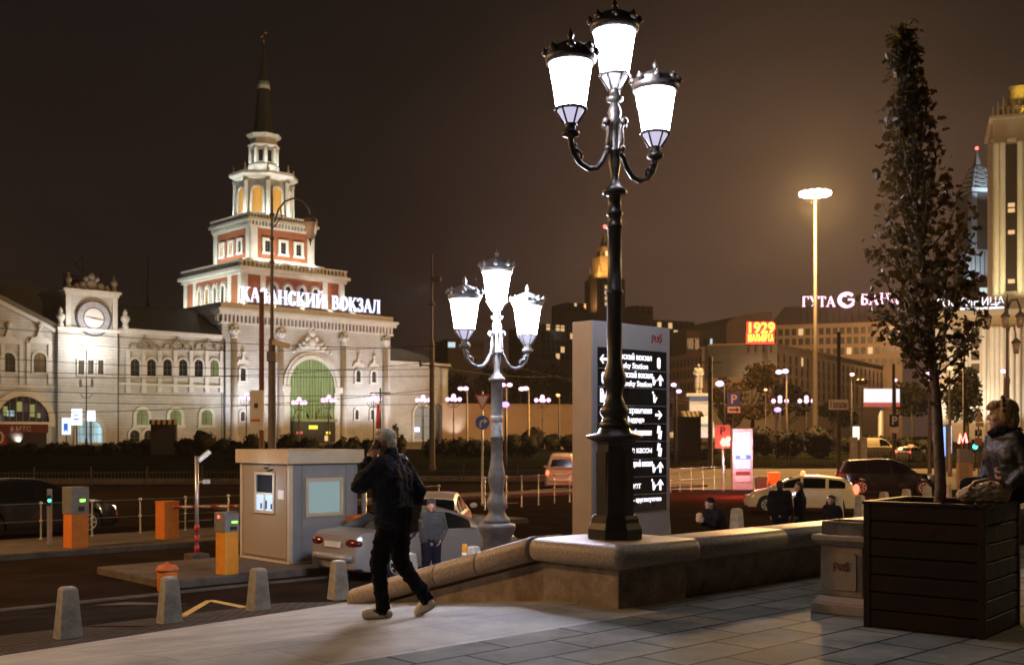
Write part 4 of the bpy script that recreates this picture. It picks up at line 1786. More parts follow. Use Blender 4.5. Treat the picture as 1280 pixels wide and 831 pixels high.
mb.box(-9.5 * k, 9.5 * k, -.03, -.003, zz(573.6), zz(568.8))
p = mb.build('blue_band', glow('blue backlit band', (.02, .15, .9), 1.0), tt)
mb = MB()
mb.box(-3.5 * k, 4 * k, -.036, -.0305, zz(573), zz(569.6))
mb.build('white_mark', G1, p)
mb = MB()
mb.box(-9 * k, 9 * k, -.03, -.003, zz(593.5), zz(589))
mb.build('red_band', mat('dark red band', (.22, .03, .035), .5), tt)
mb = MB()
mb.box(-9.5 * k, 9.5 * k, -.03, -.003, zz(602), zz(594))
mb.build('payment_panel', M_SIGNW, tt)

board_sign('direction_board', 'small white direction board on a tall dark pole near the floodlight mast', 'traffic sign', 1048.5, 88, LOW, 415,
           [('board', 1035, 499.5, 1059, 512, M_SIGNW, 'К вокзалам', M_BLACK)], pr=.16)
board_sign('parking_sign', 'dark parking sign with a plate on a pole right of the billboard', 'traffic sign', 1117, 78, LOW, 455,
           [('parking_face', 1111, 518, 1122, 533, mat('dark blue enamel', (.015, .02, .05), .5), 'P', M_SIGNW), ('plate', 1111.5, 534, 1122, 541, M_SIGNW, '', None)], pr=.11)
M_BILL = glow('lit billboard face', (.85, .86, 1.0), .95)
bb = board_sign('billboard', 'lit white billboard with a red lower band on a post', 'billboard', 1101, 135, zg(135), 508,
                [('lit_face', 1078.5, 486, 1123, 508, M_BILL, '', None), ('red_band', 1078.2, 503, 1123.3, 508.3, glow('dark red lit band', (.5, .05, .07), .7), '', None)], pr=.35, postm=M_DSTEEL)
mb = MB()
k = 135 / F
for i, (a, b_) in enumerate(((.52, .82), (.46, .78), (.55, .70))):
    pass
mb.bm.free()
bb.children[-1].location = (0, -.02, 0)
board_sign('notice_board', 'tall pale notice board with a red line on a brown pole behind the guard booth', 'sign', 327, 40.5, LOW, 365,
           [('board', 314, 488, 331, 537.5, M_SIGNW, '', None), ('red_line', 315.5, 524, 327, 526.5, M_REDP, '', None), ('black_mark', 319.5, 504, 324, 510, M_BLACK, '', None)], pr=.10, postm=mat('rusty brown pole', (.16, .075, .045), .7, var=.2))
nb = [o for o in bpy.data.objects if o.name.startswith('notice_board')][0]
for c in nb.children:
    if c.name.startswith(('red_line', 'black_mark')):
        c.location = (0, -.02, 0)

# tall dark poles and their fittings
pk = 37 / F
pole = thing('arched_lamp_post', 'tall dark post with an arched arm and a hanging unlit lantern behind the guard booth', 'street lamp', ((340 - 640) * pk, 37, LOW), 0)
zz = lambda py: ZC + (HOR - py) * pk - LOW
xx = lambda px: (px - 340) * pk
mb = MB()
mb.lathe([(.2, 0), (.2, 1.0), (.14, 1.2), (.12, zz(425)), (.062, zz(422)), (.058, zz(345)), (.040, zz(250)), (.02, zz(232))], 12)
for y in (268, 298, 327):
    mb.lathe([(.07, zz(y) - .05), (.09, zz(y)), (.07, zz(y) + .05)], 12)
mb.build('pole', M_POLE, pole)
mb = MB()
mb.tube([(xx(343), 0, zz(278)), (xx(348), 0, zz(262)), (xx(356), 0, zz(252)), (xx(367), 0, zz(248)), (xx(378), 0, zz(251)), (xx(385), 0, zz(260)), (xx(388), 0, zz(271))], .032, 8)
mb.tube([(xx(341), 0, zz(285)), (xx(352), 0, zz(272)), (xx(350), 0, zz(258))], .02, 6)
mb.build('arched_arm', M_POLE, pole)
mb = MB()
x_, k_ = xx(388), pk
mb.lathe([(.03, zz(268)), (.09, zz(270)), (.19, zz(273)), (.22, zz(276)), (.20, zz(277.5))], 12, c=(x_, 0))
mb.lathe([(.06, zz(299)), (.02, zz(304)), (.01, zz(307))], 10, c=(x_, 0))
ln_ = mb.build('lantern', M_POLE, pole)
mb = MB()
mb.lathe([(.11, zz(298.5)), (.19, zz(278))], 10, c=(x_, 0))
mb.build('glass', mat('lamp glass with station glow', (.62, .52, .44), .5, var=.1), ln_)  # paler glass colour stands in for station glow shining through
mb = MB()
Mx = Matrix.Translation((xx(349), -.15, zz(430))) @ Matrix.Rotation(R(14), 4, 'Y')
mb.box(-.18, .38, -.12, .12, -.08, .09, Mx)
mb.build('camera', mat('tan camera housing', (.45, .35, .2), .5), pole, bevel=.02)
mb = MB()
mb.box(xx(335), xx(346), -.2, .2, zz(452), zz(440))
mb.build('junction_box', M_POLE, pole)

q = lowpt(540, 592)
k = q.y / F
tp = thing('tram_wire_pole', 'tall slim tram wire pole right of the station', 'pole', q, 0)
zz = lambda py: (592 - py) * k
mb = MB()
mb.lathe([(.30, 0), (.30, .5), (.24, .8), (.18, zz(430)), (.09, zz(425)), (.06, zz(318))], 10)
for y in (380, 432, 458):
    mb.lathe([(.2, zz(y) - .1), (.24, zz(y)), (.2, zz(y) + .1)], 10)
mb.build('pole', M_POLE, tp)
mb = MB()
mb.tube([(-1.0, 0, zz(456)), (1.6, 0, zz(459))], .06, 6)
mb.tube([(-.9, 0, zz(458)), (-.9, 0, zz(450))], .12, 6)
mb.build('cross_arm', M_POLE, tp)
mb = MB()
mb.box(.0, .7, -.2, .2, zz(352), zz(346))
mb.build('camera', M_BLACK, tp)
for px, d, top, r, lab in ((888, 92, 446, .22, 'thick dark wooden pole right of the white statue'), (1205, 95, 420, .12, 'thin bare pole between tree and hotel'),
                           (398 + 1.5 + 76, 100, 485, .09, 'short thin dark pole in front of the right end of the station block')):
    q = GP(px, d)
    o = thing('utility_pole', lab, 'pole', q, 0, 'bare poles of the square')
    h = ZC + (HOR - top) * d / F - q.z
    pole_mesh(h, r, r * .8).build('pole', M_POLE, o)
    mb = MB()
    mb.box(-.9, .9, -.05, .05, h - .5, h - .38)
    mb.build('cross_arm', M_POLE, o)

# overhead wires
M_WIRE = mat('black wire', (.012, .011, .010), .7, var=0)
wires = [(-30, 408, 75, 545, 436, 86, .5), (-30, 446, 72, 545, 461, 86, .6), (-30, 462, 78, 545, 470, 86, .4), (-30, 470, 72, 545, 452, 86, .9), (-30, 486, 70, 545, 492, 90, .5),
         (-30, 500, 74, 545, 505, 92, .3), (-30, 516, 70, 545, 486, 86, .8), (90, 430, 120, 545, 432, 86, .9), (545, 432, 86, 900, 505, 110, 1.0), (545, 458, 86, 700, 470, 120, .6), (560, 482, 90, 1000, 505, 110, .8), (890, 500, 92, 1210, 510, 95, .6)]
for i, (x0, y0, d0, x1, y1, d1, sag) in enumerate(wires):
    a, b = P(x0, y0, d0), P(x1, y1, d1)
    pts = []
    for j in range(13):
        k = j / 12
        p = a.lerp(b, k)
        p.z -= sag * 4 * k * (1 - k) * .6
        pts.append(p)
    mb = MB()
    mb.tube(pts, .022, 5)
    tag(mb.build('overhead_wire', M_WIRE), 'thin black overhead wire crossing in front of the station and the square', 'wire', 'overhead wires')

# globe lamps
M_GLOBE = glow('lit globe lamp', (1.0, .62, .88), 1.9)
GG = 'lamps with white globes'


def globe_lamp(px, py, d, lab, n=5, low=None, m=None, r=.26):
    q = GP(px, d)
    h = ZC + (HOR - py) * d / F - q.z
    o = thing('globe_lamp', lab, 'street lamp', q, A43, GG)
    mb = MB()
    mb.lathe([(.22, 0), (.22, .6), (.11, .9), (.08, h * .55), (.11, h * .6), (.06, h * .65), (.05, h + .3)], 8)
    for i in range(n - 1):
        a = 2 * PI * i / (n - 1) + .6
        mb.tube([(0, 0, h - 1.0), (.5 * math.cos(a), .5 * math.sin(a), h - 1.05), (.85 * math.cos(a), .85 * math.sin(a), h - .6), (.85 * math.cos(a), .85 * math.sin(a), h - .2)], .04, 5)
    mb.build('post', M_POLE, o)
    for i in range(n):
        a = 2 * PI * i / max(1, n - 1) + .6
        c = (0, 0, h + .45) if i == n - 1 else (.85 * math.cos(a), .85 * math.sin(a), h)
        mb = MB()
        mb.ball(c, r, 8, 6)
        mb.build('globe', m or M_GLOBE, o)
    return o


for px, py, d, lab in [(308, 497, 150, 'globe lamp left of the pale notice board before the station'), (374, 503, 150, 'globe lamp in front of the left half of the green arch'), (411, 500, 148, 'globe lamp in front of the right edge of the green arch'),
                       (467, 499, 148, 'globe lamp in front of the right end of the station block'), (529, 500, 155, 'globe lamp in front of the low wing right of the station block'), (567, 499, 152, 'globe lamp just left of the yield sign'),
                       (678, 500, 152, 'globe lamp left of the information totem over a dark hedge'), (975, 501, 150, 'globe lamp in front of the dark trees under the red rooftop sign'), (1008, 501, 150, 'globe lamp left of the floodlight mast')]:
    globe_lamp(px, py, d, lab, r=.30)
M_VIOLET = glow('violet lamp', (.42, .25, 1.0), 3.0)
M_PINKL = glow('pinkish white lamp', (1.0, .58, .80), 2.4)
M_SODIUM = glow('sodium lamp', (1.0, .50, .18), 3.5)


def double_lamp(px, top, pts, d, lab, m, r=.3, pm=None):
    """post with lamp heads at photo points"""
    q = GP(px, d)
    k = d / F
    o = thing('road_lamp', lab, 'street lamp', q, 0, 'small lit road lamps')
    h = ZC + (HOR - top) * k - q.z
    mb = MB()
    mb.lathe([(.16, 0), (.14, .5), (.07, h)], 8)
    for a, b in pts:
        x, z = (a - px) * k, ZC + (HOR - b) * k - q.z
        mb.tube([(0, 0, h - .2), (x * .5, 0, max(h, z) + .12), (x, 0, z + .1)], .04, 5)
    mb.build('post', pm or M_POLE, o)
    for a, b in pts:
        x, z = (a - px) * k, ZC + (HOR - b) * k - q.z
        mb = MB()
        mb.ball((x, -.05, z), (r * 1.2, r, r * .8), 8, 6)
        mb.build('lamp', m, o)
    return o


M_OPOLE = mat('galvanised lamp pole', (.35, .29, .2), .5, .3, var=.1)
double_lamp(584, 484, [(576, 485.5), (582, 485.5)], 130, 'twin lamp on a pale post between globe lamp and grey lantern post', M_PINKL, pm=M_OPOLE)
double_lamp(661, 484, [(652, 486), (657, 485.5)], 130, 'twin lamp on a pale post right of the grey lantern post', M_PINKL, pm=M_OPOLE)
double_lamp(633, 481, [(628.5, 481), (637, 481)], 135, 'twin lamp right behind the grey lantern post', M_PINKL, pm=M_OPOLE)
double_lamp(632, 506, [(631.5, 505.5)], 95, 'violet lamp glowing just right of the grey lantern post', M_VIOLET, .30)
double_lamp(699, 494, [(697.5, 494)], 140, 'small sodium lamp at the left edge of the information totem', M_SODIUM, .22)
double_lamp(845, 480, [(842, 481), (848.5, 489)], 95, 'two violet white lamps right of the information totem', glow('lilac lamp', (.80, .62, 1.0), 2.6), .2)
double_lamp(905, 480, [(899.5, 479.5)], 110, 'single lilac lamp left of the blue parking sign', glow('lilac lamp', (.80, .62, 1.0), 2.6), .35)
double_lamp(983, 465, [(973.5, 465), (981.5, 464)], 120, 'twin lilac lamp on a pale post between red rooftop sign and mast', glow('lilac lamp', (.80, .62, 1.0), 2.6), .30, M_OPOLE)
double_lamp(972, 511, [(972, 512)], 118, 'violet lamp low among the dark trees', M_VIOLET, .32)
double_lamp(957, 487, [(957, 487)], 160, 'tiny sodium lamp in front of the dark trees', M_SODIUM, .2)
double_lamp(1065, 468, [(1065, 468)], 120, 'red lamp left of the billboard', glow('pale red lamp', (1.0, .35, .3), 8.0), .2)
double_lamp(1119, 474, [(1118.5, 475)], 110, 'pinkish lamp above the right end of the billboard', M_PINKL, .2)
double_lamp(1162, 463, [(1160, 466), (1163, 477), (1173, 467)], 70, 'group of three white lamps left of the planter tree trunk', M_PINKL, .16)
double_lamp(1255, 462, [(1254, 464)], 110, 'white lamp in front of the hotel columns', M_PINKL, .25)
double_lamp(1187, 458, [(1187, 460)], 80, 'sodium lamp right of the planter tree trunk', M_SODIUM, .16, M_OPOLE)
o = double_lamp(1077, 476, [(1074, 477), (1080, 477)], 100, 'unlit bronze lamp post left of the billboard', mat('bronze lamp', (.3, .2, .08), .4, .6), .3, M_OPOLE)

# floodlight mast
q = GP(1019, 130)
k = 130 / F
mast = thing('floodlight_mast', 'very tall pale mast with a ring of blazing floodlights', 'floodlight mast', q, 0)
h = ZC + (HOR - 242) * k - q.z
mb = MB()
mb.lathe([(.42, 0), (.42, .3), (.36, .4), (.30, h * .4), (.30, h * .405), (.24, h * .42), (.16, h)], 12)
mb.build('mast', mat('pale mast paint', (.055, .042, .028), .6, .1, var=.1), mast)
mb = MB()
mb.lathe([(1.3, h - .05), (1.4, h), (1.3, h + .12)], 16)
mb.build('head_ring', M_DSTEEL, mast)
for i in range(12):
    a = 2 * PI * i / 12
    mb = MB()
    mb.ball((1.5 * math.cos(a), 1.5 * math.sin(a), h - .02), (.38, .38, .26), 8, 6)
    mb.build('floodlight', glow('blazing floodlight', (1.0, .84, .58), 30.0), mast)

# unlit lantern cluster at the right edge
k = 48 / F
cl = thing('lantern_post', 'dark post with a cluster of unlit hanging lanterns at the right edge', 'street lamp', ((1259 - 640) * k, 48, LOW), 0)
zz = lambda py: ZC + (HOR - py) * k - LOW
xx = lambda px: (px - 1259) * k
mb = MB()
mb.lathe([(.16, 0), (.16, .9), (.10, 1.2), (.09, zz(480)), (.12, zz(478)), (.12, zz(474)), (.07, zz(470)), (.05, zz(375)), (.01, zz(366))], 10)
mb.build('pole', M_POLE, cl)
for px_, py_, dy in ((1238, 398, .3), (1250, 399, -.5), (1268, 399, -.5), (1280, 396, .3), (1270, 430, 0)):
    mb = MB()
    x_ = xx(px_)
    mb.tube([(0, 0, zz(py_ - 12)), (x_ * .3, dy * .4, zz(py_ - 22)), (x_ * .75, dy * .8, zz(py_ - 23)), (x_, dy, zz(py_ - 12)), (x_, dy, zz(py_ - 7))], .028, 6)
    mb.build('arm', M_POLE, cl)
    mb = MB()
    mb.lathe([(.03, zz(py_ - 8)), (.16, zz(py_ - 4)), (.20, zz(py_ - 2)), (.18, zz(py_ - 1))], 10, c=(x_, dy))
    o = mb.build('lantern', M_POLE, cl)
    mb = MB()
    mb.lathe([(.10, zz(py_ + 12)), (.165, zz(py_ - 1.2))], 10, c=(x_, dy))
    mb.build('glass', mat('unlit lamp glass', (.28, .22, .17), .35, var=.1), o)

# booths with striped awnings
for px, d, y0, y1, w_, lab in ((204, 128, 524, 556, 30, 'dark closed booth with a striped awning before the station wing'), (864, 108, 513, 547, 26, 'dark closed booth with a striped awning beside the statue')):
    q = GP(px, d)
    k = d / F
    o = thing('street_booth', lab, 'booth', q, R(12), 'dark street booths')
    H = ZC + (HOR - y0) * k - q.z
    hw = w_ * k / 2
    mb = MB()
    mb.box(-hw, hw, 0, 2.2, 0, H - .55)
    mb.build('walls', mat('dark booth wall', (.018, .014, .011), .7), o)
    a, b = MB(), MB()
    n = 10
    for i in range(n):
        x0, x1 = -hw * 1.1 + 2.2 * hw * i / n, -hw * 1.1 + 2.2 * hw * (i + 1) / n
        m_ = a if i % 2 else b
        v = [(x0, -.6, H - .6), (x1, -.6, H - .6), (x1, 0.0, H - .05), (x0, 0.0, H - .05)]
        m_.quad(*v)
        m_.quad((x0, 0.0, H - .05), (x1, 0.0, H - .05), (x1, 2.3, H - .02), (x0, 2.3, H - .02))
    aw = a.build('awning', mat('yellow awning cloth', (.45, .33, .14), .8), o)
    b.build('awning_stripe', mat('black awning cloth', (.02, .015, .015), .8), aw)

# signals and posts at the right edge
q = GP(1203, 78)
k = 78 / F
mt = thing('metro_sign', 'glowing red metro letter on a slim post behind the planter', 'sign', q, 0)
zz = lambda py: ZC + (HOR - py) * k - q.z
pole_mesh(zz(555), .06, .05).build('post', M_POLE, mt)
mb = MB()
stroke(mb, [(-5 * k, zz(554)), (-3.5 * k, zz(543)), (-.2 * k, zz(552)), (3.2 * k, zz(542)), (5 * k, zz(553))], 2.6 * k, -.12, -.06)
mb.build('letter', glow('red neon letter', (1.0, .12, .10), 9.0), mt)
board_sign('warning_sign', 'dull triangular warning sign above small plates right of the red metro letter', 'traffic sign', 1223, 72, LOW, 508,
           [('plate', 1219, 528, 1228, 533, mat('tan plate', (.4, .3, .18), .6), '', None), ('parking_face', 1218, 537, 1226, 545, mat('dark blue enamel', (.015, .02, .05), .5), 'P', M_SIGNW), ('notice', 1217.5, 547, 1226, 557, mat('dull pink board', (.3, .16, .14), .6), '', None)], pr=.05)
ws = [o for o in bpy.data.objects if o.name.startswith('warning_sign')][0]
k = 72 / F
mb = MB()
mb.prism([(-5 * k, ZC + (HOR - 527) * k - LOW), (5 * k, ZC + (HOR - 527) * k - LOW), (0, ZC + (HOR - 513) * k - LOW)], -.17, -.10)
mb.build('triangle', mat('tan plate', (.4, .3, .18), .6), ws)
for px, y0, y1, d, col, lab in ((1179.5, 533, 570, 84, (.25, .45, 1.0), 'blue white lit advertising pillar at the planter tree trunk'), (1187.5, 532, 566, 86, (.8, .85, 1.0), 'thin white lit advertising pillar right of the planter tree trunk'), (1070, 533, 549, 100, (1.0, .9, .6), 'small warm lit advertising box left of the pale minibus')):
    q = GP(px, d)
    k = d / F
    o = thing('advertising_pillar', lab, 'advertising pillar', q, 0, 'lit advertising pillars')
    z0, z1 = ZC + (HOR - y1) * k - q.z, ZC + (HOR - y0) * k - q.z
    w_ = 3 if px < 1100 else 2
    w_ = {1070: 4, 1179.5: 2.2, 1187.5: 1.8}[px]
    mb = MB()
    mb.box(-(w_ + .8) * k, (w_ + .8) * k, 0, .5, 0, z1 + .1)
    mb.build('housing', M_DSTEEL, o)
    mb = MB()
    mb.box(-w_ * k, w_ * k, -.05, -.004, z0, z1)
    mb.build('lit_face', glow('lit pillar ' + str(px), col, 1.8), o)
q = GP(1218, 88)
k = 88 / F
o = thing('traffic_light', 'traffic light showing cyan green beside the triangular warning sign', 'traffic light', q, 0)
zz = lambda py: ZC + (HOR - py) * k - q.z
pole_mesh(zz(562), .07, .06).build('post', M_POLE, o)
mb = MB()
mb.box(-.22, .22, -.15, .15, zz(563), zz(549))
h_ = mb.build('signal_head', M_BLACK, o)
mb = MB()
mb.ball((0, -.16, zz(558)), (.2, .06, .2), 8, 6)
mb.build('green_lamp', glow('cyan green lamp', (.05, .9, .75), 5.0), h_)
for px, d, h, m_, lab, w_ in ((1205, 62, 1.5, mat('tan ticket box', (.42, .26, .14), .6), 'tan ticket machine under the red metro letter', .55), (1213, 64, 1.4, mat('tan ticket box', (.42, .26, .14), .6), 'narrow tan ticket machine right of the wider one', .3)):
    o = thing('ticket_machine', lab, 'ticket machine', ((px - 640) / F * d, d, LOW), 0, 'tan ticket machines')
    mb = MB()
    mb.box(-w_ / 2, w_ / 2, 0, .4, 0, h)
    mb.build('cabinet', m_, o, bevel=.02)
    mb = MB()
    mb.box(-w_ / 2 + .02, w_ / 2 - .02, .02, .38, h + .001, h + .75)
    mb.build('head', M_DSTEEL, o, bevel=.02)
for px, d, w_, lab in ((1067, 92, 9, 'grey concrete pillar left of the dark pole under the billboard'), (1079, 92, 8, 'grey concrete pillar right of the lit advertising box')):
    k = d / F
    q = GP(px, d)
    mb = MB()
    mb.taper(0, 0, 0, ZC + (HOR - 546) * k - q.z, w_ * k * .5, .3, w_ * k * .46, .28)
    o = tag(mb.build('concrete_pillar', M_CONC, bevel=.03), lab, 'pillar', 'grey pillars')
    o.location = q
o = thing('yellow_cabinet', 'yellow cabinet beside a dark bin behind the pale taxi', 'cabinet', (P(968, 0, 58).x, 58, LOW), 0)
mb = MB()
mb.box(-.28, .28, 0, .5, 0, 1.05)
mb.build('cabinet', M_YEL, o, bevel=.02)
mb = MB()
mb.box(-.30, .30, -.02, .52, 1.051, 1.1)
mb.build('lid', M_YEL, o)
o = thing('dark_bin', 'dark green bin beside the lit tariff totem', 'bin', (P(951, 0, 57).x, 57, LOW), 0)
mb = MB()
mb.taper(0, 0, 0, .85, .2, .2, .27, .27)
mb.build('bin_body', mat('dark green plastic', (.02, .05, .04), .6), o)
mb = MB()
mb.taper(0, 0, .851, .93, .29, .29, .2, .2)
mb.build('lid', mat('dark green plastic', (.02, .05, .04), .6), o)

# ================================================================ RAILWAY STATION
N0X, N0Y, SZ = -49.84, 192.5, .35
M_STW = brickmat('white washed rusticated stone', (.54, .53, .505), (.49, .48, .46), (.39, .38, .365), 3.4, .50, .045, rough=.8, bump=.35, vertical=True, var=.16, nscale=.35)
M_STW2 = brickmat('grey white rusticated stone', (.50, .49, .46), (.46, .45, .43), (.37, .36, .33), 3.0, .5, .045, rough=.8, bump=.35, vertical=True, var=.16, nscale=.35)
M_TRIM = mat('white stone trim', (.61, .60, .57), .75, var=.12, scale=1.0)
M_REDB = brickmat('red painted brick', (.36, .12, .06), (.31, .10, .05), (.30, .12, .07), .9, .32, .03, rough=.8, bump=.3, vertical=True, var=.15, nscale=.5)
M_BROWN = mat('dark red frieze', (.16, .05, .035), .8, var=.2)
M_ROOF = mat('dark metal roof', (.055, .06, .058), .5, .2, var=.25, scale=.6, bump=.2, bscale=3)
M_DARKGL = mat('dark window glass', (.015, .016, .018), .15, var=0, spec=.8)
M_GREENGL = glow('green lit hall glass', (.50, .68, .22), .40, .75, .8)
M_PALEGRN = glow('pale green lit window', (.42, .62, .18), .16, .95, 1.2)
M_YELGL = glow('yellow lit belfry arch', (1.0, .46, .05), .65, .6, .6)
M_COOLGL = glow('cool lit door', (.50, .85, .95), .5, .9, 1.0)
M_GOLD = mat('gilding', (.75, .45, .10), .3, 1.0, var=.1)
M_PIPE = mat('blue grey downpipe', (.08, .10, .14), .5, .2, var=.1)
M_SIGNLT = glow('bluish white roof letters', (.74, .76, 1.0), 1.7)

st = thing('railway_station', 'floodlit white and red station with a stepped tower, dark spire and lit roof letters', 'railway station', (N0X, N0Y, SZ), A43)


def fac(px, py, y0=0.0):
    """photo pixel -> (x, z) on the station's front plane y = y0 (metres in the station's own frame)"""
    bx, by = N0X - UY * y0, N0Y + UX * y0
    k = (px - 640) / F
    x = (k * by - bx) / (UX - UY * k)
    d = by + UY * x
    return x, ZC + (HOR - py) / F * d - SZ


def fx(px, y0=0.0):
    return fac(px, 500, y0)[0]


WBLK = 35.9
mb = MB()
mb.box(0, WBLK, 0, 24, -1, 22.2)
mb.build('main_block_wall', M_STW, st)
mb = MB()
mb.box(-.45, WBLK + .45, -.45, 24.4, 20.6, 21.0)
mb.box(-.9, WBLK + .9, -.9, 24.9, 22.2005, 22.8)
mb.box(-1.2, WBLK + 1.2, -1.2, 25.2, 22.801, 23.3)
mb.build('cornice', M_TRIM, st)
mb = MB()
mb.box(-.25, WBLK + .25, -.25, 24.25, 21.001, 22.2)
mb.build('frieze', M_BROWN, st)
mb = MB()
x = -.3
while x < WBLK:
    mb.box(x, x + .34, -.75, -.251, 21.0015, 22.195)
    x += .78
y = .3
while y < 24:
    mb.box(-.75, -.251, y, y + .34, 21.0015, 22.195)
    y += .78
mb.build('dentils', M_TRIM, st)
mb = MB()
mb.box(-.4, WBLK + .4, -.4, 0.0, 23.301, 24.3)
mb.box(-.4, 0.0, .001, 24, 23.301, 24.3)
mb.build('parapet', M_TRIM, st)
mb = MB()
mb.box(.01, WBLK - .01, .01, 24, 23.302, 23.6)
mb.build('flat_roof', M_ROOF, st)

# engaged columns with leafy capitals
for px in (292, 350, 428.5, 480.5):
    x = fx(px)
    mb = MB()
    mb.lathe([(.85, 0), (.85, 1.2), (.60, 1.5), (.50, 18.2)], 14, c=(x, -.25))
    c = mb.build('column', M_TRIM, st)
    mb = MB()
    mb.lathe([(.52, 18.2), (.66, 18.35), (.55, 18.5), (.66, 19.1), (1.0, 19.55), (1.0, 19.7), (.6, 19.75)], 12, c=(x, -.25))
    for i in range(8):
        a = 2 * PI * i / 8
        mb.ball((x + .8 * math.cos(a), -.25 + .8 * math.sin(a), 19.35), (.2, .2, .34), 6, 5)
    mb.ball((x, -.7, 20.2), (.45, .3, .5), 8, 6)
    mb.ball((x - .6, -.6, 20.0), (.3, .25, .3), 6, 5)
    mb.ball((x + .6, -.6, 20.0), (.3, .25, .3), 6, 5)
    mb.build('capital', M_TRIM, c)

# the great green lit arch
ax0, _ = fac(360.5, 500)
ax1, _ = fac(416, 500)
acx, aR = (ax0 + ax1) / 2, (ax1 - ax0) / 2
az = fac(388, 449)[1] - aR
mb = MB()
mb.ring(acx, az, aR, aR + 1.25, -.55, -.002, 0, PI, 24)
mb.ring(acx, az, aR + .35, aR + .75, -.75, -.551, 0, PI, 24)
mb.box(acx - aR - 1.25, acx - aR, -.55, -.002, 0, az)
mb.box(acx + aR, acx + aR + 1.25, -.55, -.002, 0, az)
mb.box(acx - aR - 1.7, acx - aR + .001, -.8, -.551, az - 1.4, az - .3)
mb.box(acx + aR - .001, acx + aR + 1.7, -.8, -.551, az - 1.4, az - .3)
arch = mb.build('arch_surround', M_TRIM, st)
mb = MB()
n = 24
pts = [(acx + aR * math.cos(PI * i / n), az + aR * math.sin(PI * i / n)) for i in range(n + 1)] + [(acx - aR, .4), (acx + aR, .4)]
mb.prism(pts, -.10, -.003)
mb.build('green_glazing', M_GREENGL, arch)
mb = MB()
n = 15
for i in range(1, n):
    x = acx - aR + 2 * aR * i / n
    top = az + math.sqrt(max(0, aR ** 2 - (x - acx) ** 2))
    mb.box(x - (.12 if i % 3 else .24), x + (.12 if i % 3 else .24), -.24, -.101, .4, top - .02)
for z in (4.2, 8.0, az - .4):
    mb.box(acx - aR, acx + aR, -.25, -.2405, z - .08, z + .08)
mb.build('mullions', mat('pale green window bars', (.20, .27, .14), .6, var=.1), arch)
mb = MB()
mb.box(acx - aR + .2, acx + aR - .2, -1.8, -.26, 3.9, 4.4)
mb.ring(acx - 2.4, 4.4, 1.5, 1.75, -.9, -.6, 0, PI, 12)
mb.ring(acx + 2.4, 4.4, 1.5, 1.75, -.9, -.6, 0, PI, 12)
mb.build('canopy', mat('grey green canopy', (.25, .28, .20), .6), st)
mb = MB()
mb.box(acx - aR + .25, acx + aR - .25, -1.2, -.26, .2, 3.899)
dk = mb.build('entrance', mat('dark doorway', (.03, .028, .025), .5), st)
for x, z, w, h, m_ in ((acx - .3, 2.9, 1.8, .65, glow('amber entrance sign', (1.0, .72, .06), 1.6)), (acx + 2.9, 1.9, .9, .4, glow('amber entrance sign', (1.0, .72, .06), 1.6)), (acx - 3.2, 1.9, 1.3, .45, glow('dim red entrance sign', (.8, .12, .12), .8)), (acx + 2.6, .9, .9, 1.0, M_WARMGL)):
    mb = MB()
    mb.box(x - w / 2, x + w / 2, -1.28, -1.201, z - h / 2, z + h / 2)
    mb.build('lit_sign', m_, dk)

# carved crest over the arch
cz0 = az + aR + 1.3
mb = MB()
mb.prism([(acx - 3.0, cz0), (acx + 3.0, cz0), (acx + 2.4, cz0 + .4), (acx + 1.7, cz0 + .8), (acx + 1.5, cz0 + 2.3), (acx + .9, cz0 + 3.0), (acx + .8, cz0 + 4.0), (acx, cz0 + 4.6), (acx - .8, cz0 + 4.0), (acx - .9, cz0 + 3.0), (acx - 1.5, cz0 + 2.3), (acx - 1.7, cz0 + .8), (acx - 2.4, cz0 + .4)], -.45, -.002)
for dx, dz, r in ((-1.9, 1.6, .4), (1.9, 1.6, .4), (-2.7, 1.1, .4), (2.7, 1.1, .4), (-.5, 4.2, .3), (.5, 4.2, .3), (0, 5.2, .3), (0, 3.5, .75), (0, 1.8, .9), (-1.1, 1.2, .6), (1.1, 1.2, .6), (-2.2, .7, .55), (2.2, .7, .55), (-3.1, .3, .45), (3.1, .3, .45), (-.9, 2.6, .4), (.9, 2.6, .4), (0, 4.6, .4), (-3.9, .0, .35), (3.9, 0, .35)):
    mb.ball((acx + dx, -.5, cz0 + dz), (r, .35, r), 9, 6)
mb.build('carved_crest', M_TRIM, st)


def window_mesh(w, h, frame, arched, depth=.35):
    f = MB()
    if arched:
        r = w / 2
        f.ring(0, h - r, r, r + frame, -depth, -.002, 0, PI, 12)
        f.box(-r - frame, -r, -depth, -.002, 0, h - r)
        f.box(r, r + frame, -depth, -.002, 0, h - r)
    else:
        f.box(-w / 2 - frame, -w / 2, -depth, -.002, 0, h)
        f.box(w / 2, w / 2 + frame, -depth, -.002, 0, h)
        f.box(-w / 2 - frame, w / 2 + frame, -depth, -.002, h + .001, h + frame)
    f.box(-w / 2 - frame * 1.3, w / 2 + frame * 1.3, -depth * 1.2, -.002, -frame * .8, -.001)
    p = MB()
    if arched:
        r = w / 2
        p.prism([(r * math.cos(PI * i / 10), h - r + r * math.sin(PI * i / 10)) for i in range(11)] + [(-r, 0), (r, 0)], -.06, -.003)
    else:
        p.box(-w / 2, w / 2, -.06, -.003, 0, h)
    b = MB()
    b.box(-.05, .05, -.12, -.061, 0, h - (.12 if arched else 0))
    for k in (.35, .68):
        b.box(-w / 2, w / 2, -.125, -.1205, h * k - .04, h * k + .04)
    return f, p, b


PROTO = {}


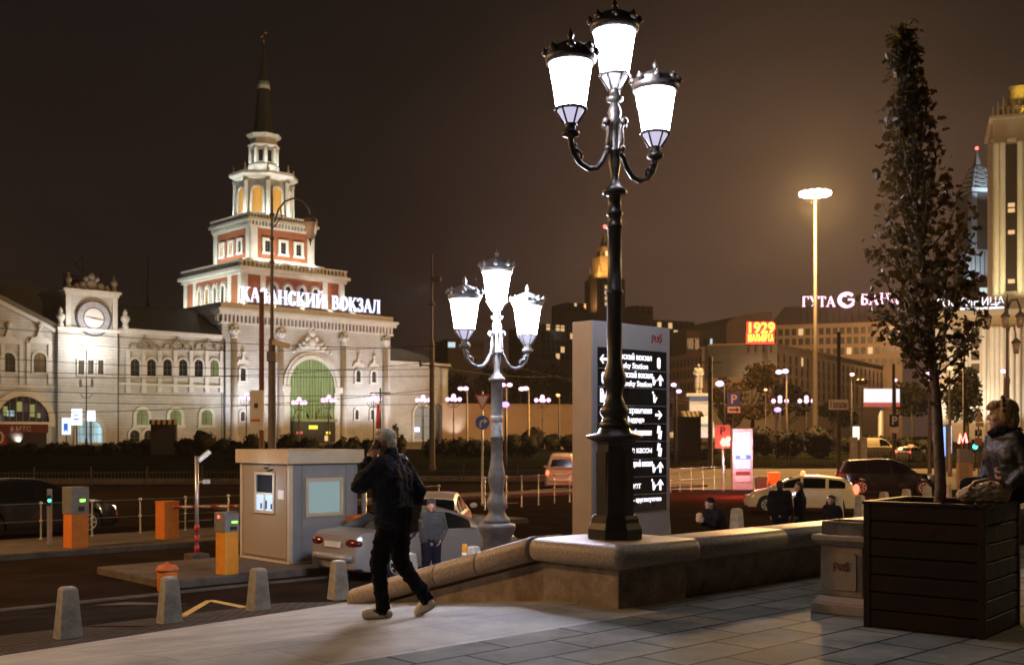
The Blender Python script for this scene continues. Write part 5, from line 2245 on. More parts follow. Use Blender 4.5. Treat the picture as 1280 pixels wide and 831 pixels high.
def add_window(root, x, z, w, h, frame, arched, glassm, framem=None, y=0.0, rz=0.0, key=None, bars=True):
    key = (round(w, 2), round(h, 2), frame, arched, glassm.name, (framem or M_TRIM).name, bars)
    if key in PROTO:
        return dup_part(PROTO[key], root, (x, y, z), (0, 0, rz))
    f, p, b = window_mesh(w, h, frame, arched)
    o = f.build('window', framem or M_TRIM, root, loc=(x, y, z), rot=(0, 0, rz))
    p.build('pane', glassm, o)
    if bars:
        b.build('glazing_bars', M_POLE, o)
    else:
        b.bm.free()
    PROTO[key] = o
    return o


def pediment(mb, x, z, w, y=0):
    mb.prism([(x - w / 2, z), (x + w / 2, z), (x + w * .35, z + w * .25), (x + w * .15, z + w * .30), (x, z + w * .75), (x - w * .15, z + w * .30), (x - w * .35, z + w * .25)], y - .4, y - .002)
    mb.ball((x, y - .35, z + w * .8), w * .14, 7, 5)


mb = MB()
for px, yb, yt in ((303, 476, 460), (447, 477.5, 463), (466.5, 478, 464)):
    x, z0 = fac(px, yb)
    _, z1 = fac(px, yt)
    add_window(st, x, z0, 1.0, z1 - z0, .38, True, M_DARKGL)
    pediment(mb, x, z1 + .75, 2.6)
mb.build('window_pediments', M_TRIM, st)
for px, yb, yt in ((302.5, 526, 514), (445, 524, 512), (464.5, 524, 512)):
    x, z0 = fac(px, yb)
    _, z1 = fac(px, yt)
    add_window(st, x, z0, .8, z1 - z0, .3, True, M_DARKGL)

# letters on the roof edge
mb = MB()
xa, za = fac(300, 380, -.2)
xb, zb_ = fac(406, 388, -.2)
serif_text(mb, 'КАЗАНСКИЙ', xa, xb, 24.75, 2.55, -.2, .35)
sgn_ = mb.build('roof_letters', M_SIGNLT, st)
mb = MB()
xa, _ = fac(414, 389, -.2)
xb, _ = fac(475, 389, -.2)
serif_text(mb, 'ВОКЗАЛ', xa, xb, 24.75, 2.55, -.2, .35)
mb.build('roof_letters', M_SIGNLT, st)
mb = MB()
mb.box(fx(299), fx(477), -.15, -.05, 24.32, 24.60)
x = fx(300)
while x < fx(476):
    mb.box(x, x + .08, -.14, -.06, 24.3, 26.9)
    x += 1.5
mb.build('letter_frame', M_POLE, sgn_)

# ------------------------------------------------ the tower
CX, CY = 15.5, 12.5


def sq(mb, h, z0, z1):
    mb.box(CX - h, CX + h, CY - h, CY + h, z0, z1)


def faces():
    """the tower's two seen faces: front (-y) and left (-x), then the two hidden ones"""
    for k in range(4):
        yield Matrix.Translation((CX, CY, 0)) @ Matrix.Rotation(-PI / 2 * k, 4, 'Z')


mb = MB()
sq(mb, 10.7, 23.61, 29.9)
t1_ = mb.build('tower_lower_storey', M_REDB, st)
mb = MB()
for Mx in faces():
    for a, b in ((-10.9, -9.6), (-7.1, -6.0), (6.0, 7.1), (9.6, 10.9)):
        mb.box(a, b, -10.9, -10.702, 23.615, 29.9, Mx)
    mb.box(-10.95, 10.95, -10.98, -10.702, 23.611, 24.3, Mx)
mb.build('pilasters', M_TRIM, t1_)
mb = MB()
sq(mb, 11.2, 29.901, 30.5)
sq(mb, 11.7, 30.501, 31.1)
mb.build('cornice', M_TRIM, t1_)


def balustrade(name, half, z, h, step, parent, n_f=4):
    mb = MB()
    for Mx in faces():
        mb.box(-half, half, -half, -half + .3, z + h - .22, z + h, Mx)
        mb.box(-half, half, -half + .01, -half + .29, z, z + .18, Mx)
        x = -half + .2
        while x < half - .2:
            mb.box(x, x + step * .45, -half + .03, -half + .27, z + .181, z + h - .221, Mx)
            x += step
    return mb.build(name, M_TRIM, parent)


balustrade('balustrade', 11.3, 31.101, 1.3, .8, t1_)
for wx in (-4.4, -1.47, 1.47, 4.4):
    for face_, rz in ((0, 0), (1, -PI / 2)):
        if face_ == 0:
            loc = (CX + wx, CY - 10.7)
        else:
            loc = (CX - 10.7, CY - wx)
        lit = (face_ == 1 and wx < 0)
        add_window(st, loc[0], 25.4, 1.0, 3.0, .42, True, M_YELGL if lit else M_DARKGL, y=loc[1], rz=rz if face_ == 0 else -PI / 2)
# spiky stone surrounds round the arched windows
for Mx in list(faces())[:2]:
    for wx in (-4.4, -1.47, 1.47, 4.4):
        mb = MB()
        for i in range(9):
            a = PI * i / 8
            c_, s_ = math.cos(a), math.sin(a)
            mb.prism([(wx + c_ * 1.0 - s_ * .12, 27.9 + s_ * 1.0 + c_ * .12), (wx + c_ * 1.35, 27.9 + s_ * 1.35), (wx + c_ * 1.0 + s_ * .12, 27.9 + s_ * 1.0 - c_ * .12)], -10.95, -10.702, Mx)
        for z in (25.6, 26.2, 26.8, 27.4):
            for sd in (-1, 1):
                mb.box(wx + sd * 1.13 - .2, wx + sd * 1.13 + .2, -10.9, -10.702, z, z + .28, Mx)
        mb.build('window_trim', M_TRIM, t1_)

mb = MB()
sq(mb, 8.2, 31.11, 33.2)
mb.build('plinth', M_TRIM, st)
mb = MB()
sq(mb, 6.7, 33.201, 39.2)
t2_ = mb.build('tower_middle_storey', M_REDB, st)
mb = MB()
for Mx in faces():
    mb.box(-6.85, -5.3, -6.85, -6.702, 33.203, 39.2, Mx)
    mb.box(5.3, 6.85, -6.85, -6.702, 33.203, 39.2, Mx)
    mb.box(-6.9, 6.9, -6.95, -6.702, 33.202, 33.7, Mx)
mb.build('pilasters', M_TRIM, t2_)
mb = MB()
sq(mb, 7.0, 39.201, 39.6)
sq(mb, 7.5, 40.301, 40.8)
mb.build('cornice', M_TRIM, t2_)
mb = MB()
sq(mb, 6.8, 39.6005, 40.3)
mb.build('frieze', M_BROWN, t2_)
mb = MB()
for Mx in faces():
    x = -6.9
    while x < 6.8:
        mb.box(x, x + .3, -7.25, -6.801, 39.601, 40.3, Mx)
        x += .68
mb.build('dentils', M_TRIM, t2_)
balustrade('balustrade', 7.3, 40.801, 1.0, .62, t2_)
for wx in (-3.3, 0, 3.3):
    for face_ in (0, 1):
        loc = (CX + wx, CY - 6.7) if face_ == 0 else (CX - 6.7, CY - wx)
        add_window(st, loc[0], 34.9, 1.1, 2.1, .5, False, M_DARKGL if (face_ == 0 or wx > 0) else M_WARMGL, y=loc[1], rz=0 if face_ == 0 else -PI / 2)

# octagonal belfry
OA = PI / 8
mb = MB()
mb.lathe([(6.2, 40.81), (6.2, 42.2)], 8, c=(CX, CY), a0=OA, smooth=False)
mb.lathe([(5.0, 42.201), (5.0, 49.0)], 8, c=(CX, CY), a0=OA, smooth=False)
t3_ = mb.build('belfry', M_STW2, st)
mb = MB()
for k in range(8):
    a = OA + PI / 4 * k
    mb.lathe([(.55, 42.21), (.42, 42.6), (.38, 48.3), (.6, 48.9)], 8, c=(CX + 5.35 * math.cos(a), CY + 5.35 * math.sin(a)))
mb.lathe([(5.6, 49.001), (5.9, 49.4), (6.5, 49.8), (6.5, 50.3), (4.6, 50.6)], 8, c=(CX, CY), a0=OA, smooth=False)
mb.build('columns_and_cornice', M_TRIM, t3_)
ap = 5.0 * math.cos(PI / 8)
wf, wp, wb = window_mesh(1.9, 4.6, .35, True)
p0_ = None
for k in range(8):
    a = PI / 4 * k
    # face normal at angle a; window's own front is -y
    rz = a + PI / 2
    lx, ly = CX + ap * math.cos(a), CY + ap * math.sin(a)
    if p0_ is None:
        p0_ = wf.build('belfry_arch', M_TRIM, t3_, loc=(lx, ly, 42.9), rot=(0, 0, rz))
        wp.build('lit_niche', M_YELGL, p0_)
        wb.bm.free()
    else:
        c = p0_.copy()
        COL.objects.link(c)
        c.location = (lx, ly, 42.9)
        c.rotation_euler = (0, 0, rz)
# belfry arches are parts of the station; their panes travel with them
for k, o in enumerate([x for x in bpy.data.objects if x.name.startswith('belfry_arch')]):
    pane = [x for x in bpy.data.objects if x.parent == o]
    o.parent = st
    if not pane and p0_ is not o:
        c = [x for x in bpy.data.objects if x.parent == p0_][0].copy()
        COL.objects.link(c)
        c.parent = o
mb = MB()
for k in range(8):
    a = OA + PI / 4 * k
    mb.lathe([(.25, 50.5), (.3, 50.8), (.12, 51.1), (.18, 51.5), (.03, 52.0)], 6, c=(CX + 5.6 * math.cos(a), CY + 5.6 * math.sin(a)))
mb.build('pinnacles', M_TRIM, t3_)
mb = MB()
mb.lathe([(3.0, 50.601), (2.9, 52.2), (2.6, 52.6)], 8, c=(CX, CY), a0=OA, smooth=False)
mb.lathe([(2.3, 52.61), (2.3, 55.6)], 8, c=(CX, CY), a0=OA, smooth=False)
t4_ = mb.build('lantern_storey', M_STW2, st)
mb = MB()
for k in range(8):
    a = OA + PI / 4 * k
    mb.lathe([(.3, 52.65), (.26, 55.2), (.42, 55.55)], 7, c=(CX + 2.55 * math.cos(a), CY + 2.55 * math.sin(a)))
mb.lathe([(2.7, 55.601), (3.1, 56.0), (2.5, 56.3), (2.5, 57.2), (3.1, 57.6), (3.35, 58.0), (2.0, 58.3)], 8, c=(CX, CY), a0=OA, smooth=False)
mb.build('columns_and_cornice', M_TRIM, t4_)
mb = MB()
for k in range(8):
    a = PI / 4 * k
    Mx = Matrix.Translation((CX, CY, 0)) @ Matrix.Rotation(a, 4, 'Z')
    mb.box(2.0, 2.16, -.4, .4, 52.9, 55.0, Mx)
mb.build('dark_niches', M_DARKGL, t4_)
mb = MB()
mb.lathe([(2.05, 58.301), (1.95, 58.6), (1.15, 66.9)], 8, c=(CX, CY), a0=OA, smooth=False)
mb.lathe([(.98, 68.4), (.05, 75.6)], 8, c=(CX, CY), a0=OA, smooth=False)
sp_ = mb.build('spire', mat('dark tiled spire', (.022, .026, .024), .6, var=.3, scale=2, bump=.3, bscale=6), st)
mb = MB()
mb.lathe([(1.16, 66.901), (1.2, 67.0), (1.15, 67.6)], 8, c=(CX, CY), a0=OA, smooth=False)
mb.build('pale_band', M_TRIM, sp_)
mb = MB()
mb.lathe([(1.18, 67.601), (1.1, 68.2), (.99, 68.399)], 8, c=(CX, CY), a0=OA, smooth=False)
mb.build('green_band', mat('green glazed band', (.16, .30, .22), .4), sp_)
mb = MB()
mb.lathe([(.06, 75.5), (.05, 78.0)], 6, c=(CX, CY))
mb.tube([(CX - .6, CY, 76.6), (CX - .2, CY, 77.0), (CX + .1, CY, 77.7), (CX + .5, CY, 78.3), (CX + .9, CY, 78.7)], .16, 6, .05)
mb.tube([(CX + .1, CY, 77.7), (CX + .7, CY, 77.7), (CX + 1.0, CY, 78.0)], .12, 6, .03)
mb.ball((CX, CY, 76.0), .25, 8, 6)
mb.build('gilt_weather_vane', M_GOLD, sp_)

# ------------------------------------------------ wing between block and clock pavilion
xw = fx(147)
EZ = fac(280, 419)[1]
mb = MB()
mb.box(xw, -.002, .3, 16, -1, EZ - .7)
mb.build('wing_wall', M_STW, st)
mb = MB()
mb.box(xw, -.003, -.15, 16, EZ - .699, EZ - .3)
mb.box(xw, -.003, -.45, 16, EZ - .299, EZ)
mb.box(xw, -.003, .05, .299, fac(215, 437)[1] - .1, fac(215, 436)[1])
mb.box(xw, -.003, -.2, .299, fac(215, 483)[1], fac(215, 480)[1])
mb.build('string_courses', M_TRIM, st)
mb = MB()
mb.quad((xw, -.5, EZ + .002), (-.003, -.5, EZ + .002), (-.003, 7, EZ + 4.6), (xw, 7, EZ + 4.6))
mb.quad((xw, 7, EZ + 4.6), (-.003, 7, EZ + 4.6), (-.003, 16, EZ + .3), (xw, 16, EZ + .3))
mb.quad((xw, -.5, EZ + .002), (xw, 7, EZ + 4.6), (xw, 16, EZ + .3), (xw, 7, EZ + .001))
mb.build('wing_roof', M_ROOF, st)
hh = fac(215, 449)[1] - fac(215, 470)[1]
for i, px in enumerate((169, 189.5, 209.5, 229, 248.5, 268)):
    x, z = fac(px, 470)
    add_window(st, x, z, 1.55, hh, .3, True, M_PALEGRN if i == 5 else M_DARKGL, y=.3)
mb = MB()
for i, px in enumerate((160, 179.5, 199.5, 219, 239, 258.5, 277)):
    x = fx(px)
    z0, z1 = fac(px, 483)[1], fac(px, 437)[1]
    mb.box(x - .32, x + .32, -.12, .299, z0 + .02, z1 - .12)
    mb.box(x - .42, x + .42, -.18, .299, z0 - 1.0, z0 - .02)
mb.build('wing_pilasters', M_TRIM, st)
mb = MB()
for px in (181, 223, 262):
    x, z = fac(px, 437)
    z += .15
    mb.ring(x, z, 1.15, 1.4, -.1, .299, 0, PI, 12)
    mb.ring(x - 1.7, z, .75, .98, -.08, .299, 0, PI, 10)
    mb.ring(x + 1.7, z, .75, .98, -.08, .299, 0, PI, 10)
    mb.ring(x - .6, z + .5, .35, .5, -.15, -.101, 0, 2 * PI, 10)
    mb.ring(x + .6, z + .5, .35, .5, -.15, -.101, 0, 2 * PI, 10)
    mb.prism([(x - .4, z + 1.3), (x + .4, z + 1.3), (x, z + 2.3)], -.05, .299)
mb.build('scroll_ornaments', mat('warm stone ornament', (.30, .27, .21), .8, var=.2), st)
for px in (178, 219.5, 258.5):
    x, z = fac(px, 531)
    h = fac(px, 512)[1] - z
    add_window(st, x, z, 2.0, h, .55, True, M_PALEGRN, y=.3)
for px in (168.5, 186):
    x, z = fac(px, 552)
    add_window(st, x, max(.2, z), 1.6, 1.9, .4, True, M_DARKGL, y=.3)
for px in (147.5, 281):
    x = fx(px) - .15
    mb = MB()
    mb.tube([(x, -.30, 0), (x, -.30, EZ - .75)], .16, 8)
    mb.build('downpipe', M_PIPE, st)

# ------------------------------------------------ clock pavilion
xp0, xp1 = fx(70), fx(147) - .35
PZ = fac(110, 411)[1]
mb = MB()
mb.box(xp0, xp1, -.8, 14, -1, PZ)
mb.build('pavilion_wall', M_STW, st)
xc0, xc1 = fx(83, -.8), fx(146, -.8)
CZ = fac(115, 370, -.8)[1]
mb = MB()
mb.box(xc0, xc1, -.6, 9, PZ + .001, CZ)
mb.build('clock_block', M_STW, st)
mb = MB()
mb.box(xc0 - .3, xc1 + .3, -1.0, 9.3, CZ + .001, CZ + .5)
mb.box(xc0 - .6, xc1 + .6, -1.3, 9.6, CZ + .501, CZ + .9)
mb.box(xp0 - .2, xp1 + .3, -1.2, -.801, PZ - .5, PZ)
mb.box(xc0 - .1, xc0 + .7, -.9, -.601, PZ + .002, CZ)
mb.box(xc1 - .7, xc1 + .1, -.9, -.601, PZ + .002, CZ)
mb.build('pavilion_trim', M_TRIM, st)
ccx, ccz = fac(117, 398, -.8)
cr = (fx(138, -.8) - fx(96, -.8)) / 2
mb = MB()
mb.ring(ccx, ccz, cr * .60, cr, -.95, -.601, 0, 2 * PI, 36)
clk = mb.build('clock', mat('blue grey dial ring', (.34, .36, .46), .5, var=.08), st)
mb = MB()
mb.ring(ccx, ccz, .001, cr * .59, -.92, -.605, 0, 2 * PI, 30)
mb.build('clock_face', mat('white dial', (.70, .70, .72), .5, var=.03), clk)
mb = MB()
mb.ring(ccx, ccz, cr * .585, cr * .64, -1.0, -.951, 0, 2 * PI, 36)
mb.ring(ccx, ccz, cr * .97, cr * 1.06, -1.05, -.60, 0, 2 * PI, 36)
mb.build('clock_rims', mat('dark rim', (.05, .05, .06), .5), clk)
for i in range(12):
    mb = MB()
    a = PI / 6 * i
    Mx = Matrix.Translation((ccx, 0, ccz)) @ Matrix.Rotation(a, 4, 'Y')
    for o_ in ((-.18, .0, .18) if i % 3 == 0 else (-.1, .12)):
        mb.box(o_ - .05, o_ + .05, -.99, -.952, cr * .70, cr * .9, Mx)
    mb.build('numeral', mat('dull gilt numerals', (.42, .32, .16), .5, var=.1), clk)
mb = MB()
for ang_, ln, w in ((R(98), .56, .10), (R(-80), .50, .07)):
    Mx = Matrix.Translation((ccx, 0, ccz)) @ Matrix.Rotation(ang_, 4, 'Y')
    mb.prism([(-w, -.2), (w, -.2), (w * .4, cr * ln), (-w * .4, cr * ln)], -.97 - w, -.93 - w, Mx)
mb.build('clock_hands', M_BLACK, clk)
mb = MB()
zc = CZ + .9
for x, h in ((xc0 + .4, 2.6), (xc1 - .4, 2.6)):
    mb.lathe([(.5, zc), (.5, zc + .5), (.3, zc + .7), (.6, zc + 1.3), (.55, zc + 1.6), (.25, zc + 1.9), (.15, zc + h)], 10, c=(x, -.5))
xm = (xc0 + xc1) / 2
for dx, dz, r in ((0, 1.0, 1.0), (-1.4, .7, .7), (1.4, .7, .7), (-2.4, .5, .5), (2.4, .5, .5), (0, 2.2, .6), (-.9, 1.8, .45), (.9, 1.8, .45)):
    mb.ball((xm + dx, -.5, zc + dz), (r, .5, r), 9, 6)
mb.box(xm - 3, xm + 3, -.6, .2, zc + .001, zc + .5)
mb.build('pavilion_crest', mat('dark grey carved stone', (.22, .20, .17), .8, var=.3), st)  # darker grey-brown than the other carved trim
mb = MB()
for i in range(9):
    x = xm - 3 + 6 * i / 8
    mb.tube([(x, 3, zc), (x, 3, zc + 2.9 + .4 * math.sin(i * 1.7))], .06, 5)
mb.tube([(xm - 3, 3, zc + 2.5), (xm + 3, 3, zc + 2.5)], .07, 5)
mb.tube([(xm, 3, zc + 2.5), (xm, 3, zc + 6.0)], .07, 5)
mb.tube([(xm - 1.2, 3, zc + 4.4), (xm, 3, zc + 5.6), (xm + 1.2, 3, zc + 4.4), (xm, 3, zc + 3.4), (xm - 1.2, 3, zc + 4.4)], .09, 5)
mb.box(xm - 2.8, xm + 2.8, 2.7, 3.3, zc, zc + 2.0)
mb.build('iron_cresting', M_BLACK, st)
mb = MB()
for px, y in ((74, -.5), (156.5, 0)):
    x = fx(px)
    z = PZ + .01 if px < 100 else EZ
    mb.lathe([(.55, z), (.55, z + .5), (.35, z + .7), (.75, z + 1.4), (.7, z + 1.8), (.3, z + 2.2), (.4, z + 2.5), (.1, z + 3.1)], 10, c=(x, y))
mb.build('roof_urns', M_TRIM, st)
for px in (100.5, 112.5, 125):
    x, z = fac(px, 468, -.8)
    add_window(st, x, z, .95, fac(px, 450, -.8)[1] - z, .2, False, M_DARKGL, y=-.8)
light('clock_lamp_light', 'POINT', P(108, 431, 171.5), 900, (.97, .97, .94), radius=.3)
x, z = fac(112, 551, -.8)
add_window(st, x, .3, 4.0, 3.6, .5, True, M_COOLGL, y=-.8)
# ------------------------------------------------ gabled wing at the left
xg0, xg1 = fx(-120), xp0 - .002
za, zb2 = fac(66, 409)[1], fac(0, 374)[1]
sl_ = (zb2 - za) / (fx(0) - fx(66))
xa_ = fx(-55)
zap = za + (xa_ - fx(66)) * sl_
mb = MB()
mb.prism([(xg0, -1), (xg1, -1), (xg1, za), (xa_, zap), (xg0, zap - (xa_ - xg0) * -sl_ * -1 if False else za)], 0, 30)
mb.build('gable_wall', M_STW, st)
mb = MB()
for a, b in (((xg1, za), (xa_, zap)), ((xa_, zap), (xg0, za))):
    mb.prism([(a[0], a[1] - .2), (b[0], b[1] - .2), (b[0], b[1] + .5), (a[0], a[1] + .5)], -.6, 30.1)
mb.build('gable_roof', M_ROOF, st)
mb = MB()
for a, b in (((xg1, za), (xa_, zap)), ((xa_, zap), (xg0, za))):
    mb.prism([(a[0], a[1] - .9), (b[0], b[1] - .9), (b[0], b[1] - .201), (a[0], a[1] - .201)], -.4, -.002)
mb.box(xg0, xg1, -.3, -.003, fac(30, 484)[1], fac(30, 481.5)[1])
for px in (3, 26, 35, 62):
    x = fx(px)
    mb.box(x - .28, x + .28, -.25, -.002, fac(px, 480)[1], fac(px, 426)[1])
mb.build('gable_trim', M_TRIM, st)
mb = MB()
for px in (10, 49):
    x, z = fac(px, 465)
    add_window(st, x, z, 1.9, fac(px, 441)[1] - z, .3, True, M_DARKGL)
    pediment(mb, x, fac(px, 430)[1], 3.6)
mb.build('window_pediments', M_TRIM, st)
bx, bz = fac(28, 527)
bR = fac(28, 495)[1] - bz
mb = MB()
mb.ring(bx, bz, bR, bR + .9, -.5, -.002, 0, PI, 20)
mb.box(bx - bR - .9, bx + bR + .9, -.6, -.002, bz - .7, bz - .001)
o = mb.build('arch_surround', mat('cream painted stone', (.58, .50, .36), .7, var=.1), st)
mb = MB()
mb.prism([(bx + bR * math.cos(PI * i / 16), bz + bR * math.sin(PI * i / 16)) for i in range(17)], -.1, -.003)
mb.build('glazing', M_DARKGL, o)
mb = MB()
for i in range(1, 8):
    x = bx - bR + 2 * bR * i / 8
    mb.box(x - .08, x + .08, -.2, -.101, bz, bz + math.sqrt(bR ** 2 - (x - bx) ** 2) - .02)
mb.build('mullions', M_POLE, o)
mb = MB()
for dx, dz, w, h in ((-2.6, 1.6, .8, 1.4), (-.4, 2.3, .9, 1.5), (1.4, 1.7, .8, 1.9), (2.4, 1.0, .5, .8)):
    mb.box(bx + dx - w / 2, bx + dx + w / 2, -.12, -.1005, bz + dz - h / 2, bz + dz + h / 2)
mb.build('olive_patches', glow('olive glowing patch', (.45, .5, .15), .35), o)  # olive glowing patches set on the arch glazing
mb = MB()
mb.box(bx - 2.3, bx - 1.2, -.13, -.1202, bz + .8, bz + 1.7)
mb.build('lit_shop', M_COOLGL, o)
# dark vaulted roofs behind
for px0, px1, y, zt, dep, lab in ((-60, 100, 26, 352, 40, 'train_hall_roof'), (120, 238, 20, 386, 20, 'rear_roof')):
    mb = MB()
    k0, z0 = fac(px0, 420, y)
    k1, z1 = fac(px1, 420, y)
    zt_ = fac((px0 + px1) / 2, zt, y)[1]
    m_ = (k0 + k1) / 2
    rx = (k1 - k0) / 2
    mb.prism([(m_ + rx * math.cos(PI * i / 12), z0 + (zt_ - z0) * math.sin(PI * i / 12)) for i in range(13)], y, y + dep)
    mb.build(lab, mat('black glass hall roof', (.02, .018, .016), .7), st)

# ------------------------------------------------ low wing on the right of the block
xr0, xr1 = WBLK + .01, fx(560, 3)
RZ = fac(520, 457, 3)[1]
mb = MB()
mb.box(xr0, xr1, 3, 20, -1, RZ)
mb.build('low_wing_wall', M_STW2, st)
mb = MB()
mb.box(xr0, xr1 + .4, 2.6, 20.4, RZ + .001, RZ + .7)
mb.build('low_wing_cornice', M_TRIM, st)
mb = MB()
xe = fx(548, 3)
mb.prism([(xr0, RZ + .71), (xe, RZ + .71), (xe - 4, RZ + 2.2), (xr0, fac(489, 432, 6)[1])], 3, 20)
mb.build('low_wing_roof', M_ROOF, st)
for px in (553.5,):
    x = fx(px, 3)
    mb = MB()
    mb.lathe([(1.0, 0), (1.0, .8), (.7, 1.0), (.62, RZ - 1.6), (.95, RZ - .3)], 12, c=(x, 2.5))
    mb.build('column', M_TRIM, st)
x, z = fac(527, 546, 3)
add_window(st, x, .6, 4.2, fac(527, 506, 3)[1] - .6, .5, True, glow('dim lit low wing window', (.85, .8, .65), .22), y=3)
mb = MB()
x, z = fac(519, 537, 3)
mb.box(x - .9, x + .9, 2.7, 2.9, z - .4, z + .5)
mb.build('blue_white_sign', glow('blue white sign', (.5, .5, 1.0), 3.0), st)

# things in front of the facade -------------------------------------------------
q = GP(108, 170)
k = 170 / F
o = thing('street_lamp', 'thin dark lamp post with one blazing lamp under the station clock', 'street lamp', q, 0)
zz = lambda py: ZC + (HOR - py) * k - q.z
mb = MB()
mb.lathe([(.2, 0), (.2, .8), (.11, 1.2), (.10, zz(500)), (.06, zz(438))], 8)
for y in (478, 492):
    mb.tube([(-.9, 0, zz(y)), (-.5, 0, zz(y + 5)), (.5, 0, zz(y + 5)), (.9, 0, zz(y))], .05, 5)
mb.build('pole', M_BLACK, o)
mb = MB()
mb.ball((0, .25, zz(434)), (.35, .25, .25), 8, 6)
mb.build('lamp', glow('blazing white lamp', (1.0, .97, .90), 26.0), o)
for sd in (-1, 1):
    mb = MB()
    mb.lathe([(.16, zz(484)), (.24, zz(476)), (.05, zz(473))], 8, c=(sd * .9, 0))
    mb.build('lantern', mat('unlit lamp glass', (.28, .22, .17), .35, var=.1), o)
for px, y0, y1, w, d, lab, m_, txt in ((83, 522, 543, 10, 150, 'blue and white lit box sign near the station clock', glow('white lit box', (.75, .85, .95), 1.4), 1), (96, 511, 531, 12, 152, 'white lit box sign with blue lines near the station clock', glow('white lit box bright', (.85, .9, 1.0), 1.9), 2), (114, 513, 526, 9, 158, 'small white lit box sign right of the lamp post', glow('white lit box bright', (.85, .9, 1.0), 1.9), 0)):
    q = GP(px, d)
    k = d / F
    o = thing('lit_box_sign', lab, 'sign', q, 0, 'lit box signs before the station')
    zz = lambda py: ZC + (HOR - py) * k - q.z
    mb = MB()
    mb.lathe([(.1, 0), (.1, zz(y1))], 6)
    mb.build('post', M_POLE, o)
    mb = MB()
    mb.box(-w * k / 2, w * k / 2, -.2, .2, zz(y1), zz(y0))
    p = mb.build('lit_box', m_, o)
    mb = MB()
    if txt == 1:
        mb.prism([(-w * k * .25, zz(y1 - 3)), (0, zz(y1 - 6)), (w * k * .25, zz(y1 - 3)), (w * k * .25, zz(y0 + 7)), (-w * k * .25, zz(y0 + 7))], -.23, -.201)
    elif txt == 2:
        mb.box(-w * k * .3, w * k * .3, -.23, -.201, zz(y0 + 9), zz(y0 + 7.5))
        mb.box(-w * k * .3, w * k * .3, -.23, -.201, zz(y0 + 14), zz(y0 + 12))
    if txt:
        mb.build('blue_mark', glow('blue lit mark', (.03, .18, .75), .9), p)
    else:
        mb.bm.free()
q = GP(20, 158)
k = 158 / F
zz = lambda py: ZC + (HOR - py) * k - q.z
o = thing('shop_kiosk', 'dark red shop kiosk with a white zero under the big station arch', 'kiosk', q, A43 * .6)
mb = MB()
mb.box(-4.6, 4.0, 0, 3, 0, zz(541))
mb.build('kiosk_body', mat('dark kiosk', (.03, .02, .018), .6), o)
mb = MB()
mb.box(-4.8, 4.2, -.3, 3.1, zz(541) + .001, zz(530))
b_ = mb.build('fascia', mat('dark red fascia', (.16, .025, .02), .6), o)
mb = MB()
mb.add(text_mesh('8 МТС', .9, .03, .01), TM(.6, -.33, zz(538.5)))
mb.build('lettering', mat('off white lettering', (.6, .5, .45), .6), b_)
mb = MB()
mb.box(-4.7, -1.2, -.3, -.01, .4, zz(541.5))
r_ = mb.build('red_panel', mat('red kiosk panel', (.28, .03, .03), .6), o)
mb = MB()
mb.add(text_mesh('0', 2.4, .04, .0), TM(-2.1, -.34, .6))
mb.build('white_zero', mat('white zero paint', (.7, .68, .62), .6), r_)

# ================================================================ FAR BUILDINGS
M_TANB = mat('tan rendered wall', (.36, .25, .16), .85, var=.2, scale=.15, bump=.2, bscale=2)
M_BEIGE = mat('beige rendered wall', (.46, .34, .22), .85, var=.15, scale=.2, bump=.2, bscale=2)
M_GREYB = mat('brown grey wall', (.24, .175, .125), .85, var=.2, scale=.2, bump=.2, bscale=2)
M_DKB = mat('dark tower block wall', (.13, .10, .085), .9, var=.2, scale=.1)
M_PALEB = mat('pale limestone cladding', (.50, .46, .38), .8, var=.12, scale=.2, bump=.15, bscale=1)
M_WINDK = mat('unlit window', (.02, .016, .014), .3, var=0, spec=.6)
M_WINL = glow('lit flat window', (1.0, .62, .28), .8)
M_WINL2 = glow('lit cool window', (.75, .95, 1.0), .8)
PW_ = {}


def simple_window(root, loc, rz, w, h, m):
    key = (round(w, 2), round(h, 2), m.name)
    if key in PW_:
        c = PW_[key].copy()
        COL.objects.link(c)
        c.parent = root
        c.location = loc
        c.rotation_euler = (0, 0, rz)
        return c
    mb = MB()
    mb.box(-w / 2, w / 2, -.05, -.01, 0, h)
    o = mb.build('window', m, root, loc=loc, rot=(0, 0, rz))
    PW_[key] = o
    return o


def fit_line(px0, d0, px1, d1):
    a = Vector(((px0 - 640) / F * d0, d0, 0))
    b = Vector(((px1 - 640) / F * d1, d1, 0))
    return a, b


